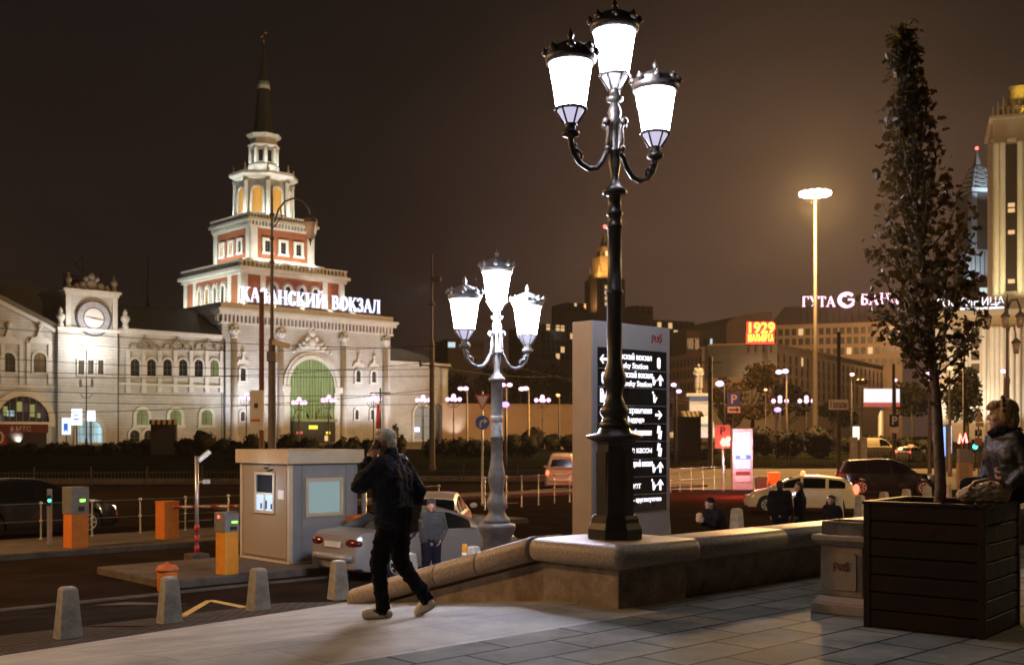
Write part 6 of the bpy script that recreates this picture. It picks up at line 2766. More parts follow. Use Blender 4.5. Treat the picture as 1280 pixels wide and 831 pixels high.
def block(name, label, cat, px0, d0, px1, d1, ytop0, depth, m, base=None, group=None, roofm=None, roofh=0.0, rows=(), cols=0, win=(1.2, 1.6), lit=.12, litm=None, left_cols=0, seed=1):
    """a building whose seen front runs from photo column px0 (distance d0) to px1 (distance d1); ytop0 = roofline row at its left end"""
    a, b = fit_line(px0, d0, px1, d1)
    base = zg(min(d0, d1)) if base is None else base
    L_ = (b - a).length
    an = math.atan2(b.y - a.y, b.x - a.x)
    o = thing(name, label, cat, (a.x, a.y, base), an, group)
    H = ZC + (HOR - ytop0) * d0 / F - base
    mb = MB()
    mb.box(0, L_, 0, depth, -2, H)
    mb.build('wall', m, o)
    mb = MB()
    if roofh > 0:
        mb.taper(L_ / 2, depth / 2, H + .301, H + roofh, L_ / 2 + .2, depth / 2 + .2, L_ / 2 - roofh * .6, depth / 2 - roofh * .6)
        mb.build('roof', roofm or M_ROOF, o)
        mb = MB()
    mb.box(-.4, L_ + .4, -.4, depth + .4, H + .001, H + .3)
    mb.build('cornice', m, o)
    rn = random.Random(seed)
    for py in rows:
        z = ZC + (HOR - py) * d0 / F - base
        for i in range(cols):
            x = L_ * (i + .5) / cols
            mm = (litm or M_WINL) if rn.random() < lit else M_WINDK
            simple_window(o, (x, -.002, z), 0, win[0], win[1], mm)
        for i in range(left_cols):
            y = depth * (i + .5) / left_cols
            simple_window(o, (-.002, y, z), -PI / 2, win[0], win[1], (litm or M_WINL) if rn.random() < lit else M_WINDK)
    return o, L_, H


# tan wall and low buildings behind the yield sign
block('retaining_wall', 'long low tan wall behind the lamps right of the station', 'wall', 553, 225, 730, 232, 506, 6, M_TANB, rows=(), base=zg(200))
# apartment towers in the middle
block('tower_block', 'dark apartment block with a few lit windows left of the stepped high-rise', 'apartment block', 676, 420, 718, 430, 408, 20, M_DKB, base=1, rows=(412, 421, 430, 439, 448), cols=7, win=(1.8, 2.2), lit=.16, seed=4)
block('tower_block', 'dark apartment block right above the information totem', 'apartment block', 807, 430, 868, 440, 400, 20, M_DKB, base=1, rows=(409, 418, 427, 436), cols=9, win=(1.8, 2.2), lit=.14, seed=8)
block('tower_block', 'dark office block with two cool lit windows behind the white statue', 'office block', 858, 330, 915, 335, 414, 20, mat('dark brown block wall', (.14, .085, .06), .9, var=.2, scale=.1), base=1, rows=(436,), cols=6, win=(2.0, 3.2), lit=.35, litm=M_WINL2, seed=12)
block('low_building', 'low dark building with a red roof light right of the station', 'building', 560, 300, 605, 303, 425, 20, M_DKB, base=1, rows=(434,), cols=5, win=(2.0, 1.4), lit=.4, litm=M_WINL2, seed=3)

# stepped high-rise far away
d = 700.0
k = d / F
cx = (757 - 640) * k
hr = thing('stepped_high_rise', 'far stepped high-rise with an orange lit crown behind the black lamp post', 'skyscraper', (cx, d, 0), R(20))
zz = lambda py: ZC + (HOR - py) * k
mb = MB()
mb.box(-16, 16, -10, 22, 0, zz(394))
mb.box(-30, -16.1, -6, 16, 0, zz(382))
mb.box(16.1, 30, -6, 16, 0, zz(382))
mb.build('lower_blocks', M_DKB, hr)
mb = MB()
mb.box(-9.5, 9.5, -8, 11, zz(394) + .01, zz(350))
mb.build('shaft', M_DKB, hr)
M_GLT = mat('ochre stone crown', (.5, .36, .18), .8, var=.2, scale=.1)
mb = MB()
mb.taper(0, 1, zz(350) + .01, zz(342), 8.5, 8.5, 7.5, 7.5)
mb.box(-6, 6, -5, 7, zz(342) + .01, zz(322))
mb.box(-4, 4, -3, 5, zz(322) + .01, zz(309))
mb.taper(0, 1, zz(309) + .01, zz(290), 2.5, 2.5, .3, .3)
for sx in (-7, 7):
    for sy in (-6, 8):
        mb.taper(sx, sy, zz(350) + .02, zz(334), .9, .9, .2, .2)
for sx in (-5, 5):
    mb.taper(sx, -4.2, zz(322) + .02, zz(314), .7, .7, .15, .15)
cr_ = mb.build('crown', M_GLT, hr)
mb = MB()
mb.ball((0, 1, zz(283)), 1.2, 8, 6)
mb.build('red_beacon', glow('red beacon', (1.0, .1, .08), 5.0), hr)
mb = MB()
mb.lathe([(.2, zz(290)), (.15, zz(281))], 6, c=(0, 1))
mb.build('mast', M_DKB, hr)
mb = MB()
mb.box(-1.6, 1.9, -3.2, -3.01, zz(321), zz(315))
mb.build('lit_clock', glow('amber lit face', (1.0, .62, .25), 1.6), cr_)
rn = random.Random(5)
for py in (356, 363, 370, 377, 384):
    for x in (-7, -3.5, 0, 3.5, 7):
        simple_window(hr, (x, -8.002, zz(py)), 0, 1.6, 2.0, M_WINL if rn.random() < .28 else M_WINDK)
for py in (386, 392):
    for x in (-27, -23, -19, 19, 23, 27):
        simple_window(hr, (x, -6.002, zz(py)), 0, 1.6, 2.0, M_WINL if rn.random() < .1 else M_WINDK)

# the long building with the red rooftop sign and its neighbours
bk, L_, H_ = block('corner_building', 'brown building with wide windows under the red rooftop sign', 'building', 888, 232, 968, 228, 432, 26, M_GREYB, base=.4, rows=(445.5, 459, 472), cols=7, win=(3.0, 2.2), lit=.0)
M_FAC2 = M_GREYB
block('long_wing', 'long brown wing with rows of small windows running right behind the mast', 'building', 968.5, 229, 1104, 300, 431, 16, M_GREYB, base=.4, rows=(452, 466, 481, 496), cols=22, win=(1.2, 1.8), lit=.02, seed=6)
block('left_wing', 'pale brown wing with small windows behind the white statue', 'building', 832, 262, 888, 236, 449, 14, mat('pinkish brown wall', (.26, .16, .11), .85, var=.2, scale=.2), base=.4, rows=(462, 476, 491), cols=12, win=(1.1, 1.7), lit=.0)
bg, L2, H2 = block('bank_building', 'large beige building with a dark mansard roof carrying pink rooftop letters', 'bank building', 963, 330, 1128, 318, 408, 40, M_BEIGE, base=.4, roofm=mat('dark brown mansard', (.07, .05, .04), .8, var=.2, scale=.2), roofh=6.0, rows=(420, 432, 445, 459), cols=19, win=(1.3, 1.9), lit=.04, seed=9)
a, b = fit_line(908, 325, 965, 330)
mb = MB()
dk2 = thing('rear_block', 'dark rear block with stepped roof behind the red rooftop sign', 'building', (a.x, a.y, .4), math.atan2(b.y - a.y, b.x - a.x))
k = 327 / F
zz = lambda py: ZC + (HOR - py) * k - .4
Lr = (b - a).length
mb.prism([(0, 0), (Lr, 0), (Lr, zz(388)), (Lr * .6, zz(391)), (Lr * .25, zz(396)), (Lr * .05, zz(402)), (0, zz(408))], 0, 30)
mb.build('wall', mat('dark brown block wall', (.14, .085, .06), .9, var=.2, scale=.1), dk2)

# red 1929 sign on the roof of the corner building
d = 227
k = d / F
q = Vector(((950 - 640) * k, d - .5, 0))
sg = thing('rooftop_sign', 'glowing red and yellow 1929 rooftop sign over the brown corner building', 'rooftop sign', (q.x, q.y, ZC + (HOR - 431) * k), 0)
zz = lambda py: (431 - py) * k
M_YLT = glow('yellow sign tubes', (1.0, .62, .06), 3.2)
M_RLT = glow('red sign outline and halo', (1.0, .03, .03), 2.2)
mb = MB()
me = text_mesh('1929', 18.5 * k, .3, .10 * 18.5 * k)
w = max(v.co.x for v in me.vertices) - min(v.co.x for v in me.vertices)
mb.add(me, TM(0, .35, zz(416.5), 36 * k / w))
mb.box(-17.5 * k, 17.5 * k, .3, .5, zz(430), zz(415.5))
mb.box(-16.5 * k, 16.5 * k, .52, .6, zz(418), zz(402.5))  # glowing boxes behind the digits stand in for the red halo
mb.build('red_outline_and_halo', M_RLT, sg)
mb = MB()
me = text_mesh('1929', 18.0 * k, .3, .014 * 18 * k)
w = max(v.co.x for v in me.vertices) - min(v.co.x for v in me.vertices)
mb.add(me, TM(0, -.1, zz(416), 31.5 * k / w))
me = text_mesh('ШАЛЬВРТА', 12.5 * k, .2, .006 * 18 * k)
w = max(v.co.x for v in me.vertices) - min(v.co.x for v in me.vertices)
mb.add(me, TM(0, -.1, zz(427), 31.5 * k / w))
mb.build('digits', M_YLT, sg)
mb = MB()
for x in (-14, -5, 5, 14):
    mb.tube([(x * k, .8, -1.5), (x * k, .8, zz(402))], .12, 5)
mb.build('frame', M_BLACK, sg)

# pink rooftop letters of the bank
d = 322
k = d / F
q = Vector(((1063 - 640) * k, d, ZC + (HOR - 384) * k))
sg = thing('rooftop_sign', 'pink lit rooftop letters with a round emblem on the beige building', 'rooftop sign', q, 0)
M_PINK = glow('pink white letters', (1.0, .55, .72), 2.2)
zz = lambda py: (384 - py) * k
xx = lambda px: (px - 1063) * k
mb = MB()
serif_text(mb, 'ГУТА', xx(1002), xx(1044), zz(383.5), 13 * k, 0, .5)
mb.build('letters', M_PINK, sg)
mb = MB()
serif_text(mb, 'БА', xx(1075), xx(1098), zz(381), 13.5 * k, 0, .5)
serif_text(mb, 'НК', xx(1099), xx(1124), zz(380), 13.5 * k, 0, .5)
mb.build('letters', M_PINK, sg)
mb = MB()
ex, ez, er = xx(1058), zz(375), 9 * k
for pts, w in ((arc(ex, ez, er * 1.05, er * .92, 40, 330, 24), 3.6 * k), ([(ex + er * .95, ez - er * .35), (ex + er * .9, ez + er * .05), (ex + er * .2, ez + er * .05)], 2.6 * k), (arc(ex - .3 * er, ez, er * .55, er * .6, 60, 280, 12), 2.0 * k)):
    stroke(mb, pts, w, -.5, 0)
mb.build('emblem', M_PINK, sg)
mb = MB()
for x in range(1002, 1126, 8):
    mb.tube([(xx(x), .4, -4), (xx(x), .4, zz(368))], .10, 4)
mb.build('frame', M_BLACK, sg)

# the hotel: tall ribbed shaft, low wing with roof sign
d = 235.0
k = d / F
HA = R(-20)
hox, hoy = (1241 - 640) * k, d
ho = thing('hotel', 'floodlit hotel high-rise with ribbed walls and a gold lit crown at the right edge', 'hotel', (hox, hoy, .4), HA)
zz = lambda py: ZC + (HOR - py) * k - .4


def hlx(px, y0=0.0):
    """photo column -> x on the hotel's plane y = y0"""
    c, s = math.cos(HA), math.sin(HA)
    bx, by = hox - s * y0, hoy + c * y0
    q = (px - 640) / F
    return (q * by - bx) / (c - q * s)


mb = MB()
mb.box(.0, 26, 0, 20, 0, zz(150))
mb.build('shaft_wall', M_PALEB, ho)
mb = MB()
mb.box(-.7, 26.6, -.7, 20.6, zz(150) + .01, zz(146))
mb.box(-.3, 26.3, -.35, -.01, zz(178), zz(175))
for x in range(0, 26, 1):
    mb.taper(x, -.2, zz(146) + .01, zz(134) + (x % 3), .28, .28, .06, .06)
mb.build('shaft_cornice', M_PALEB, ho)
strips = MB()
for x0 in (2.6, 7.9, 13.5, 19):
    strips.box(x0 - .5, x0 + 2.5, -.15, -.02, zz(365), zz(182))
strips.build('window_strips', M_WINDK, ho)
ribs = MB()
for x0 in (.7, 1.9, 5.2, 7.2, 10.4, 12.6, 16, 18.2):
    ribs.lathe([(.55, zz(368)), (.55, zz(182)), (.85, zz(179))], 8, c=(x0, -.25))
ribs.build('ribs', M_PALEB, ho)
rn = random.Random(2)
for i in range(26):
    z = zz(362) + i * (zz(186) - zz(362)) / 26
    for x0 in (3.55, 8.85):
        simple_window(ho, (x0, -.16, z), 0, 1.3, .85, M_WINL if rn.random() < .33 else M_WINDK)
M_GOLDST = mat('warm stone crown', (.52, .42, .22), .8, var=.1)
mb = MB()
x1, x2 = hlx(1253, 2), hlx(1263, 5)
mb.box(x1, 24, 2, 17, zz(146) + .02, zz(134))
mb.box(x2, 22, 5, 16, zz(134) + .01, zz(104))
mb.box(x1 - .4, 24.3, 1.6, 17.3, zz(136), zz(134) + .3)
mb.box(x2 - .4, 22.3, 4.6, 16.3, zz(107), zz(104) + .3)
mb.build('crown', M_GOLDST, ho)
wx0 = hlx(1168, -6)
mb = MB()
mb.box(wx0, 26, -6, -.4, 0, zz(398))
mb.box(wx0, -.01, -.39, 14, 0, zz(398))
mb.build('low_wing_wall', M_PALEB, ho)
mb = MB()
mb.box(wx0 - .6, 26.5, -6.6, -.41, zz(398) + .01, zz(391))
mb.box(wx0 - .3, 26.2, -6.35, -6.01, zz(410), zz(406))
mb.build('low_wing_cornice', M_PALEB, ho)
mb = MB()
for px in (1170, 1186.5, 1207, 1230, 1241, 1247, 1253, 1259, 1265, 1273):
    x = hlx(px, -6.2)
    mb.lathe([(.8, 0), (.8, 1.0), (.55, 1.3), (.52, zz(414)), (.8, zz(411))], 10, c=(x, -6.3))
mb.build('pilasters', M_PALEB, ho)
for px in (1178, 1197, 1219):
    x = hlx(px, -6)
    for py in (500, 484, 468, 452, 437, 424):
        simple_window(ho, (x, -6.02, zz(py)), 0, 1.6, 2.0, M_WINDK if rn.random() > .15 else M_WINL)
HM = Matrix.Translation((hox, hoy, .4)) @ Matrix.Rotation(HA, 4, 'Z')
xl, xr = hlx(1171, -6.5), hlx(1255, -6.5)
sgw = xr - xl
sg = thing('rooftop_sign', 'white lit rooftop letters on the low wing of the hotel', 'rooftop sign', HM @ Vector(((xl + xr) / 2, -6.0, zz(391) + .02)), HA)
M_HL = glow('white rooftop letters', (.9, .9, 1.0), 1.8)
mb = MB()
me = text_mesh('ГОСТИНИЦА', 13.5 * k, .2, .0)
w = max(v.co.x for v in me.vertices) - min(v.co.x for v in me.vertices)
mb.add(me, TM(0, -.3, .95, sgw / w))
mb.build('letters', M_HL, sg)
mb = MB()
mb.box(-sgw * .15, sgw * .5, -.55, -.3, .15, .55)
mb.build('lit_base_strip', M_HL, sg)
mb = MB()
mb.box(-sgw / 2, sgw / 2, -.2, -.05, 0, .9)
mb.build('frame', M_BLACK, sg)

# pale spire tower behind the hotel
d = 560.0
k = d / F
sp = thing('spire_tower', 'distant bluish lit tower with a lattice spire left of the hotel', 'skyscraper', ((1229 - 640) * k, d, 0), R(10))
zz = lambda py: ZC + (HOR - py) * k
M_BLUEB = mat('cool grey cladding', (.42, .45, .48), .6, var=.1, scale=.2)
mb = MB()
mb.box(-6, 8, 0, 14, 0, zz(240))
mb.build('shaft', mat('dark glass cladding', (.05, .055, .06), .3, var=.1), sp)
mb = MB()
mb.box(-6.4, -3.6, -.4, 3, zz(345), zz(242))
mb.box(-3.5, 7.5, -.4, 3, zz(346), zz(312))
mb.box(-6.6, 8.2, -.6, 14.2, zz(240) + .01, zz(235))
mb.box(-9, -6.7, 0, 12, 0, zz(315))
mb.build('pale_edges', M_BLUEB, sp)
mb = MB()
for x in (-4.5, -2, .5, 3, 5.5):
    mb.box(x - .2, x + .2, -.5, -.401, zz(345), zz(314))
mb.build('dark_strips', M_WINDK, sp)
mb = MB()
for i in range(5):
    z0, z1 = zz(235) + (zz(205) - zz(235)) * i / 5, zz(235) + (zz(205) - zz(235)) * (i + 1) / 5
    r0, r1 = 6 - i * .7, 6 - (i + 1) * .7
    for sx in (-1, 1):
        for sy in (0, 1):
            mb.tube([(sx * r0 + 1, 7 + (sy * 2 - 1) * r0, z0), (sx * r1 + 1, 7 + (sy * 2 - 1) * r1, z1)], .3, 5)
        mb.tube([(sx * r0 + 1, 7 - r0, z0), (-sx * r1 + 1, 7 - r1, z1)], .2, 4)
    mb.box(1 - r1, 1 + r1, 7 - r1, 7 + r1, z1 - .3, z1)
mb.taper(1, 7, zz(205), zz(186), 1.6, 1.6, .2, .2)
mb.build('lattice_spire', M_BLUEB, sp)
mb = MB()
mb.ball((1, 7, zz(181)), .9, 8, 6)
mb.build('red_beacon', glow('red beacon', (1.0, .1, .08), 5.0), sp)
block('low_building', 'dark low block with a lit top floor left of the hotel shaft', 'building', 1212, 400, 1243, 402, 352, 20, M_DKB, base=1, rows=(366,), cols=5, win=(2.0, 2.0), lit=.9, litm=M_WINL2, seed=2)

# antenna mast behind the wing
q = P(185, 386, 215)
o = thing('antenna_mast', 'thin dark antenna mast on the roof left of the station tower', 'mast', (q.x, q.y, 15), 0)
k = 215 / F
zz = lambda py: ZC + (HOR - py) * k - 15
mb = MB()
mb.lathe([(.8, 0), (.7, zz(386)), (.25, zz(376)), (.16, zz(340)), (.06, zz(316))], 6)
mb.tube([(0, 0, zz(350)), (-.9, 0, zz(358)), (-1.0, 0, zz(362))], .08, 5)
mb.build('mast', M_BLACK, o)

# ================================================================ STATUE
M_STATUE = mat('pale stone statue', (.20, .20, .20), .7, var=.12, scale=2)
d = 140.0
k = d / F
q = GP(873, d)
sta = thing('statue', 'pale stone statue of a standing figure in a long coat on a tall white pedestal', 'statue', q, R(-5))
zz = lambda py: ZC + (HOR - py) * k - q.z
mb = MB()
mb.taper(0, 0, zz(519), zz(496), 1.25, 1.1, 1.15, 1.0)
mb.box(-1.6, 1.6, -1.4, 1.4, zz(495.9), zz(492))
mb.taper(0, 0, zz(530), zz(519.1), 1.8, 1.6, 1.35, 1.25)
M_PEDST = mat('grey white pedestal stone', (.32, .32, .33), .75, var=.15, scale=2)
mb.build('pedestal', M_PEDST, sta, bevel=.05)
mb = MB()
for i in range(5):
    mb.box(-4.2 - i * -.5, 1.9 - i * .02, -2.2 + i * .2, 2.0 - i * .05, zz(547) + i * (zz(530.1) - zz(547)) / 5, zz(547) + (i + 1) * (zz(530.1) - zz(547)) / 5 - .002)
mb.build('steps', M_PEDST, sta, bevel=.03)

# ================================================================ TREES AND HEDGES
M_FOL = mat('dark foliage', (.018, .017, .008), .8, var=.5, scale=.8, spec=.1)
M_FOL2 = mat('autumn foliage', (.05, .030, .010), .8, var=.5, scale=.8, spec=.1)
M_TRUNK = mat('dark trunk', (.06, .045, .032), .9, var=.3)


def foliage(mb, lobes, n, size, rnd):
    tot_ = sum(r[0] * r[1] * r[2] for _, r in lobes)
    for c, r in lobes:
        k = max(6, int(n * r[0] * r[1] * r[2] / tot_))
        for _ in range(k):
            v = Vector((rnd.gauss(0, 1), rnd.gauss(0, 1), rnd.gauss(0, 1))).normalized() * (rnd.random() ** .4)
            p = Vector(c) + Vector((v.x * r[0], v.y * r[1], v.z * r[2]))
            s = size * rnd.uniform(.5, 1.4)
            a = Vector((rnd.gauss(0, 1), rnd.gauss(0, 1), rnd.gauss(0, 1))).normalized()
            b = a.cross(Vector((rnd.gauss(0, 1), rnd.gauss(0, 1), rnd.gauss(0, 1)))).normalized()
            mb.quad(p - a * s * .5, p + b * s * .35, p + a * s * .5, p - b * s * .35)


def tree(label, px, d, top, w, m=None, seed=1, n=900, base=None, trunk=True, group='trees of the square', size=None):
    rnd = random.Random(seed)
    q = GP(px, d)
    if base is not None:
        q.z = base
    k = d / F
    H = ZC + (HOR - top) * k - q.z
    Wd = w * k / 2
    o = thing('tree', label, 'tree', q, 0, group)
    mb = MB()
    mb.tube([(0, 0, 0), (.1, 0, H * .3), (-.05, 0, H * .55), (.1, .1, H * .85)], .03 * H + .03, 8, .02)
    for i in range(6):
        a = rnd.uniform(0, 2 * PI)
        z = H * rnd.uniform(.25, .6)
        mb.tube([(0, 0, z), (Wd * .35 * math.cos(a), Wd * .35 * math.sin(a), z + H * .12), (Wd * .7 * math.cos(a), Wd * .7 * math.sin(a), z + H * .3)], .012 * H + .02, 5, .01)
    mb.build('trunk', M_TRUNK, o)
    lobes = []
    for i in range(9):
        a = rnd.uniform(0, 2 * PI)
        z = H * rnd.uniform(.35, .85)
        rr = Wd * (.75 if z < H * .65 else .4) * rnd.uniform(.3, 1)
        s = rnd.uniform(.28, .5)
        lobes.append(((rr * math.cos(a), rr * math.sin(a), z), (Wd * s, Wd * s, H * .17 * rnd.uniform(.7, 1.2))))
    lobes.append(((0, 0, H * .9), (Wd * .3, Wd * .3, H * .1)))
    mb = MB()
    foliage(mb, lobes, int(n * 1.5), size or max(.3, k * 5.5), rnd)
    mb.build('crown', m or M_FOL, o)
    return o


def bush(label, px, d, top, w, seed=1, n=420, base=None, round_=False, m=None, group='dark shrubs of the square', name='shrub', deep=None):
    rnd = random.Random(seed)
    q = GP(px, d)
    if base is not None:
        q.z = base
    k = d / F
    H = max(.4, ZC + (HOR - top) * k - q.z)
    Wd = w * k / 2
    o = thing(name, label, name, q, 0, group)
    mb = MB()
    lobes = []
    nl = max(3, int(Wd / H * 3))
    for i in range(nl):
        x = -Wd * .8 + 1.6 * Wd * i / max(1, nl - 1)
        hz = H * (rnd.uniform(.62, 1.08) if not round_ else (1 - .45 * (x / Wd) ** 2))
        lobes.append(((x, rnd.uniform(-.3, .3), hz * .5), (max(Wd / nl * 1.5, .3), (deep or H * .7), hz * .5)))
    foliage(mb, lobes, int(n * 2.2), max(.22, k * 3.6), rnd)
    for c, r in lobes:
        i0 = len(mb.bm.verts)
        mb.ball(c, (r[0] * .8, r[1] * .8, r[2] * .8), 9, 6)
        mb.bm.verts.ensure_lookup_table()
        for v in mb.bm.verts[i0:]:
            v.co += Vector((rnd.uniform(-1, 1), rnd.uniform(-1, 1), rnd.uniform(-1, 1))) * min(r) * .3
    mb.build('foliage', m or M_FOL, o)
    mb = MB()
    mb.tube([(0, 0, 0), (0, 0, H * .5)], .06, 5)
    mb.build('stem', M_TRUNK, o)
    return o


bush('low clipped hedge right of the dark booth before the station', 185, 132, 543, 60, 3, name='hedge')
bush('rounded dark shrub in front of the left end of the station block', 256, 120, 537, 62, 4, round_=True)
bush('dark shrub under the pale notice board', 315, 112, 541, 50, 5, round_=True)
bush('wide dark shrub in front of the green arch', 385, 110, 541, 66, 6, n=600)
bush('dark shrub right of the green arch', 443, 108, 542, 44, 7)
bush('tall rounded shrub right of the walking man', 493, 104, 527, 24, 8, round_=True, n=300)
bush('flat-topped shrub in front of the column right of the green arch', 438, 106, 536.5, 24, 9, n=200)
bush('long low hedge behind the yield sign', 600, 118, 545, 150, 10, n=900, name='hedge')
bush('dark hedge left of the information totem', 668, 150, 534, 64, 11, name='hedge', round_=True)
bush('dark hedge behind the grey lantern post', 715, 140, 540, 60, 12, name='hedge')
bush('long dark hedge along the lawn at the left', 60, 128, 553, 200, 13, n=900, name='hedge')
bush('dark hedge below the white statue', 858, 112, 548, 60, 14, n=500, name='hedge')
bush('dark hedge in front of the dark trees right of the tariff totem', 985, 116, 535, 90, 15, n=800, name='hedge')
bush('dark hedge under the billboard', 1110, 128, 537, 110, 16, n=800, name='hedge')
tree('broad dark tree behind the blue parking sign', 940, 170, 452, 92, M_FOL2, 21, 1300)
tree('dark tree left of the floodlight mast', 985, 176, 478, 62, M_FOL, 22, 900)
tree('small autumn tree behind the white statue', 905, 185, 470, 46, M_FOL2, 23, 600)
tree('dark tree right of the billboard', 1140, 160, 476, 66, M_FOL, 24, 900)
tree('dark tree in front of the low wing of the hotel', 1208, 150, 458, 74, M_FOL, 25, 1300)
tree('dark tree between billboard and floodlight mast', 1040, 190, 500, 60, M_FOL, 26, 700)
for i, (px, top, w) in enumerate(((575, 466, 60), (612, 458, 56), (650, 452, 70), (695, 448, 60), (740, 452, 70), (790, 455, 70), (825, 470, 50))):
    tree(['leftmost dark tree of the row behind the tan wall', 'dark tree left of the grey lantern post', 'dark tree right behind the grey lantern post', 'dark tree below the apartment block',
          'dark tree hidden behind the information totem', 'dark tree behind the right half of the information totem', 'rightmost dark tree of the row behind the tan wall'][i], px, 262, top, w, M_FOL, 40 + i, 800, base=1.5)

# iron fences of the lawns
M_FENCE = mat('black iron fence paint', (.02, .016, .012), .5, .3, var=.2)


def iron_fence(label, a, b, h, step=.16, posts=2.4):
    a, b = Vector(a), Vector(b)
    L_ = (b - a).length
    dz = b.z - a.z
    o = thing('iron_fence', label, 'fence', a, math.atan2(b.y - a.y, b.x - a.x), 'iron fences of the lawns')
    mb = MB()
    x = 0
    while x < L_:
        z = dz * x / L_
        mb.box(x - .012, x + .012, -.012, .012, z + .1, z + h * .95)
        x += step
    for zr in (.12, h * .80):
        mb.box(0, L_, -.02, .02, zr, zr + .035) if abs(dz) < .05 else mb.tube([(0, 0, zr), (L_, 0, zr + dz)], .025, 4)
    mb.build('bars', M_FENCE, o)
    n = int(L_ / posts)
    for i in range(n + 1):
        x = L_ * i / n
        z = dz * x / L_
        mb = MB()
        mb.box(x - .04, x + .04, -.04, .04, z, z + h * 1.12)
        mb.ball((x, 0, z + h * 1.17), .06, 6, 5)
        mb.build('post', M_FENCE, o)
    return o


def flo(px, d):
    q = GP(px, d)
    return q


iron_fence('low black iron fence before the lit lawn edge at the left', flo(-30, 66), flo(320, 69), .95, .2, 3.2)
iron_fence('low black iron fence along the dark lawn behind the walking man', flo(440, 70), flo(715, 72), .95, .2, 3.2)
iron_fence('low black iron fence behind the tariff totem and the taxi', flo(838, 93.5), flo(1210, 95), 1.5, .3, 4.5)
# low kerb walls lit by the street lamps
for px0, px1, d, lab in ((-30, 320, 68.5, 'low stone kerb under the iron fence at the left'), (440, 715, 72.5, 'low stone kerb under the iron fence in the middle')):
    a, b = GP(px0, d), GP(px1, d)
    mb = MB()
    mb.box(a.x, b.x, d + .8, d + 1.2, LOW - .1, LOW + .35)
    structure(mb.build('lawn_kerb', M_KERB))

# ================================================================ PEOPLE
M_SKIN = mat('skin', (.45, .26, .18), .5, var=.06, scale=20)
M_EYE = mat('dark eye', (.02, .015, .012), .2, var=0)


def organic(mb, voxel, name, m, parent=None, smooth=4, wrinkle=0.0, wscale=9.0, seed=0):
    """fuses overlapping limbs into one continuous surface"""
    me = bpy.data.meshes.new('tmp')
    mb.bm.to_mesh(me)
    mb.bm.free()
    o = bpy.data.objects.new('tmp', me)
    COL.objects.link(o)
    r = o.modifiers.new('r', 'REMESH')
    r.mode = 'VOXEL'
    r.voxel_size = voxel
    s = o.modifiers.new('s', 'SMOOTH')
    s.factor = .5
    s.iterations = smooth
    bpy.context.view_layer.update()
    out = bpy.data.meshes.new_from_object(o.evaluated_get(bpy.context.evaluated_depsgraph_get()))
    bpy.data.objects.remove(o)
    bpy.data.meshes.remove(me)
    if wrinkle:
        nrm = [v.normal.copy() for v in out.vertices]
        off = Vector((seed * 3.1, seed * 1.7, 0))
        for v, n in zip(out.vertices, nrm):
            p = v.co
            q = Vector((p.x * wscale, p.y * wscale, p.z * wscale * 1.7)) + off
            a = noise.noise(q) + .5 * noise.noise(q * 2.1)
            v.co = p + n * (abs(a) * 2 - .45) * wrinkle
    out.polygons.foreach_set('use_smooth', [True] * len(out.polygons))
    out.materials.clear()
    out.materials.append(m)
    out.name = name
    c = bpy.data.objects.new(name, out)
    COL.objects.link(c)
    if parent is not None:
        c.parent = parent
    return c


def hand(mb, wrist, d, pn, curl=.5, side=1, s=1.0):
    """palm, four unequal bent fingers and a thumb; d = pointing way, pn = palm normal"""
    d = Vector(d).normalized()
    pn = Vector(pn)
    pn = (pn - d * pn.dot(d)).normalized()
    a = d.cross(pn) * side
    w = Vector(wrist)
    for u in (-.028, -.009, .010, .028):
        mb.cap(w + a * u * .7 * s, .018 * s, w + (d * .085 + a * u) * s, .015 * s, 8)
    for u, ln in ((-.031, .075), (-.0105, .088), (.0105, .083), (.031, .064)):
        p = w + (d * .088 + a * u) * s
        dd = d.copy()
        for j, f in enumerate((.45, .32, .25)):
            ang = curl * (.7 + .3 * j)
            dd = (dd * math.cos(ang) + pn * math.sin(ang)).normalized()
            q = p + dd * ln * f * s
            mb.cap(p, (.0098 - j * .0012) * s, q, (.009 - j * .0012) * s, 7)
            p = q
    p = w + (d * .025 + a * -.035) * s
    dd = (d * .6 - a * .75 + pn * .3).normalized()
    for j, f in enumerate((.045, .035, .028)):
        q = p + dd * f * s
        mb.cap(p, (.014 - j * .002) * s, q, (.012 - j * .002) * s, 7)
        p = q
        dd = (dd + d * .35 + pn * .25).normalized()


def rotz(a):
    return Matrix.Rotation(a, 3, 'Z')


def head(mb, c, yaw, tilt=0.0, s=1.0):
    q = rotz(yaw) @ Matrix.Rotation(tilt, 3, 'Y')
    f = lambda x, y, z: Vector(c) + q @ (Vector((x, y, z)) * s)
    mb.ball(c, (.098 * s, .078 * s, .112 * s), 18, 12, q)
    mb.ball(f(-.02, 0, .025), (.088 * s, .080 * s, .092 * s), 16, 10, q)
    mb.ball(f(.035, 0, -.055), (.058 * s, .056 * s, .062 * s), 14, 10, q)
    mb.ball(f(.074, 0, -.098), (.022 * s, .024 * s, .018 * s), 10, 8, q)
    mb.cap(f(.092, 0, .022), .010 * s, f(.114, 0, -.022), .013 * s, 8)
    for sd in (-1, 1):
        mb.ball(f(.106, sd * .012, -.024), (.010 * s,) * 3, 8, 6)
        mb.ball(f(-.008, sd * .082, -.010), (.022 * s, .010 * s, .034 * s), 10, 8, q)
        mb.ball(f(.055, sd * .045, -.022), (.030 * s, .022 * s, .022 * s), 10, 8, q)
        mb.ball(f(.080, sd * .030, .036), (.018 * s, .024 * s, .010 * s), 10, 6, q)
    mb.ball(f(.088, 0, -.056), (.014 * s, .024 * s, .008 * s), 10, 6, q)
    mb.ball(f(.086, 0, -.068), (.013 * s, .021 * s, .008 * s), 10, 6, q)
    return f, q


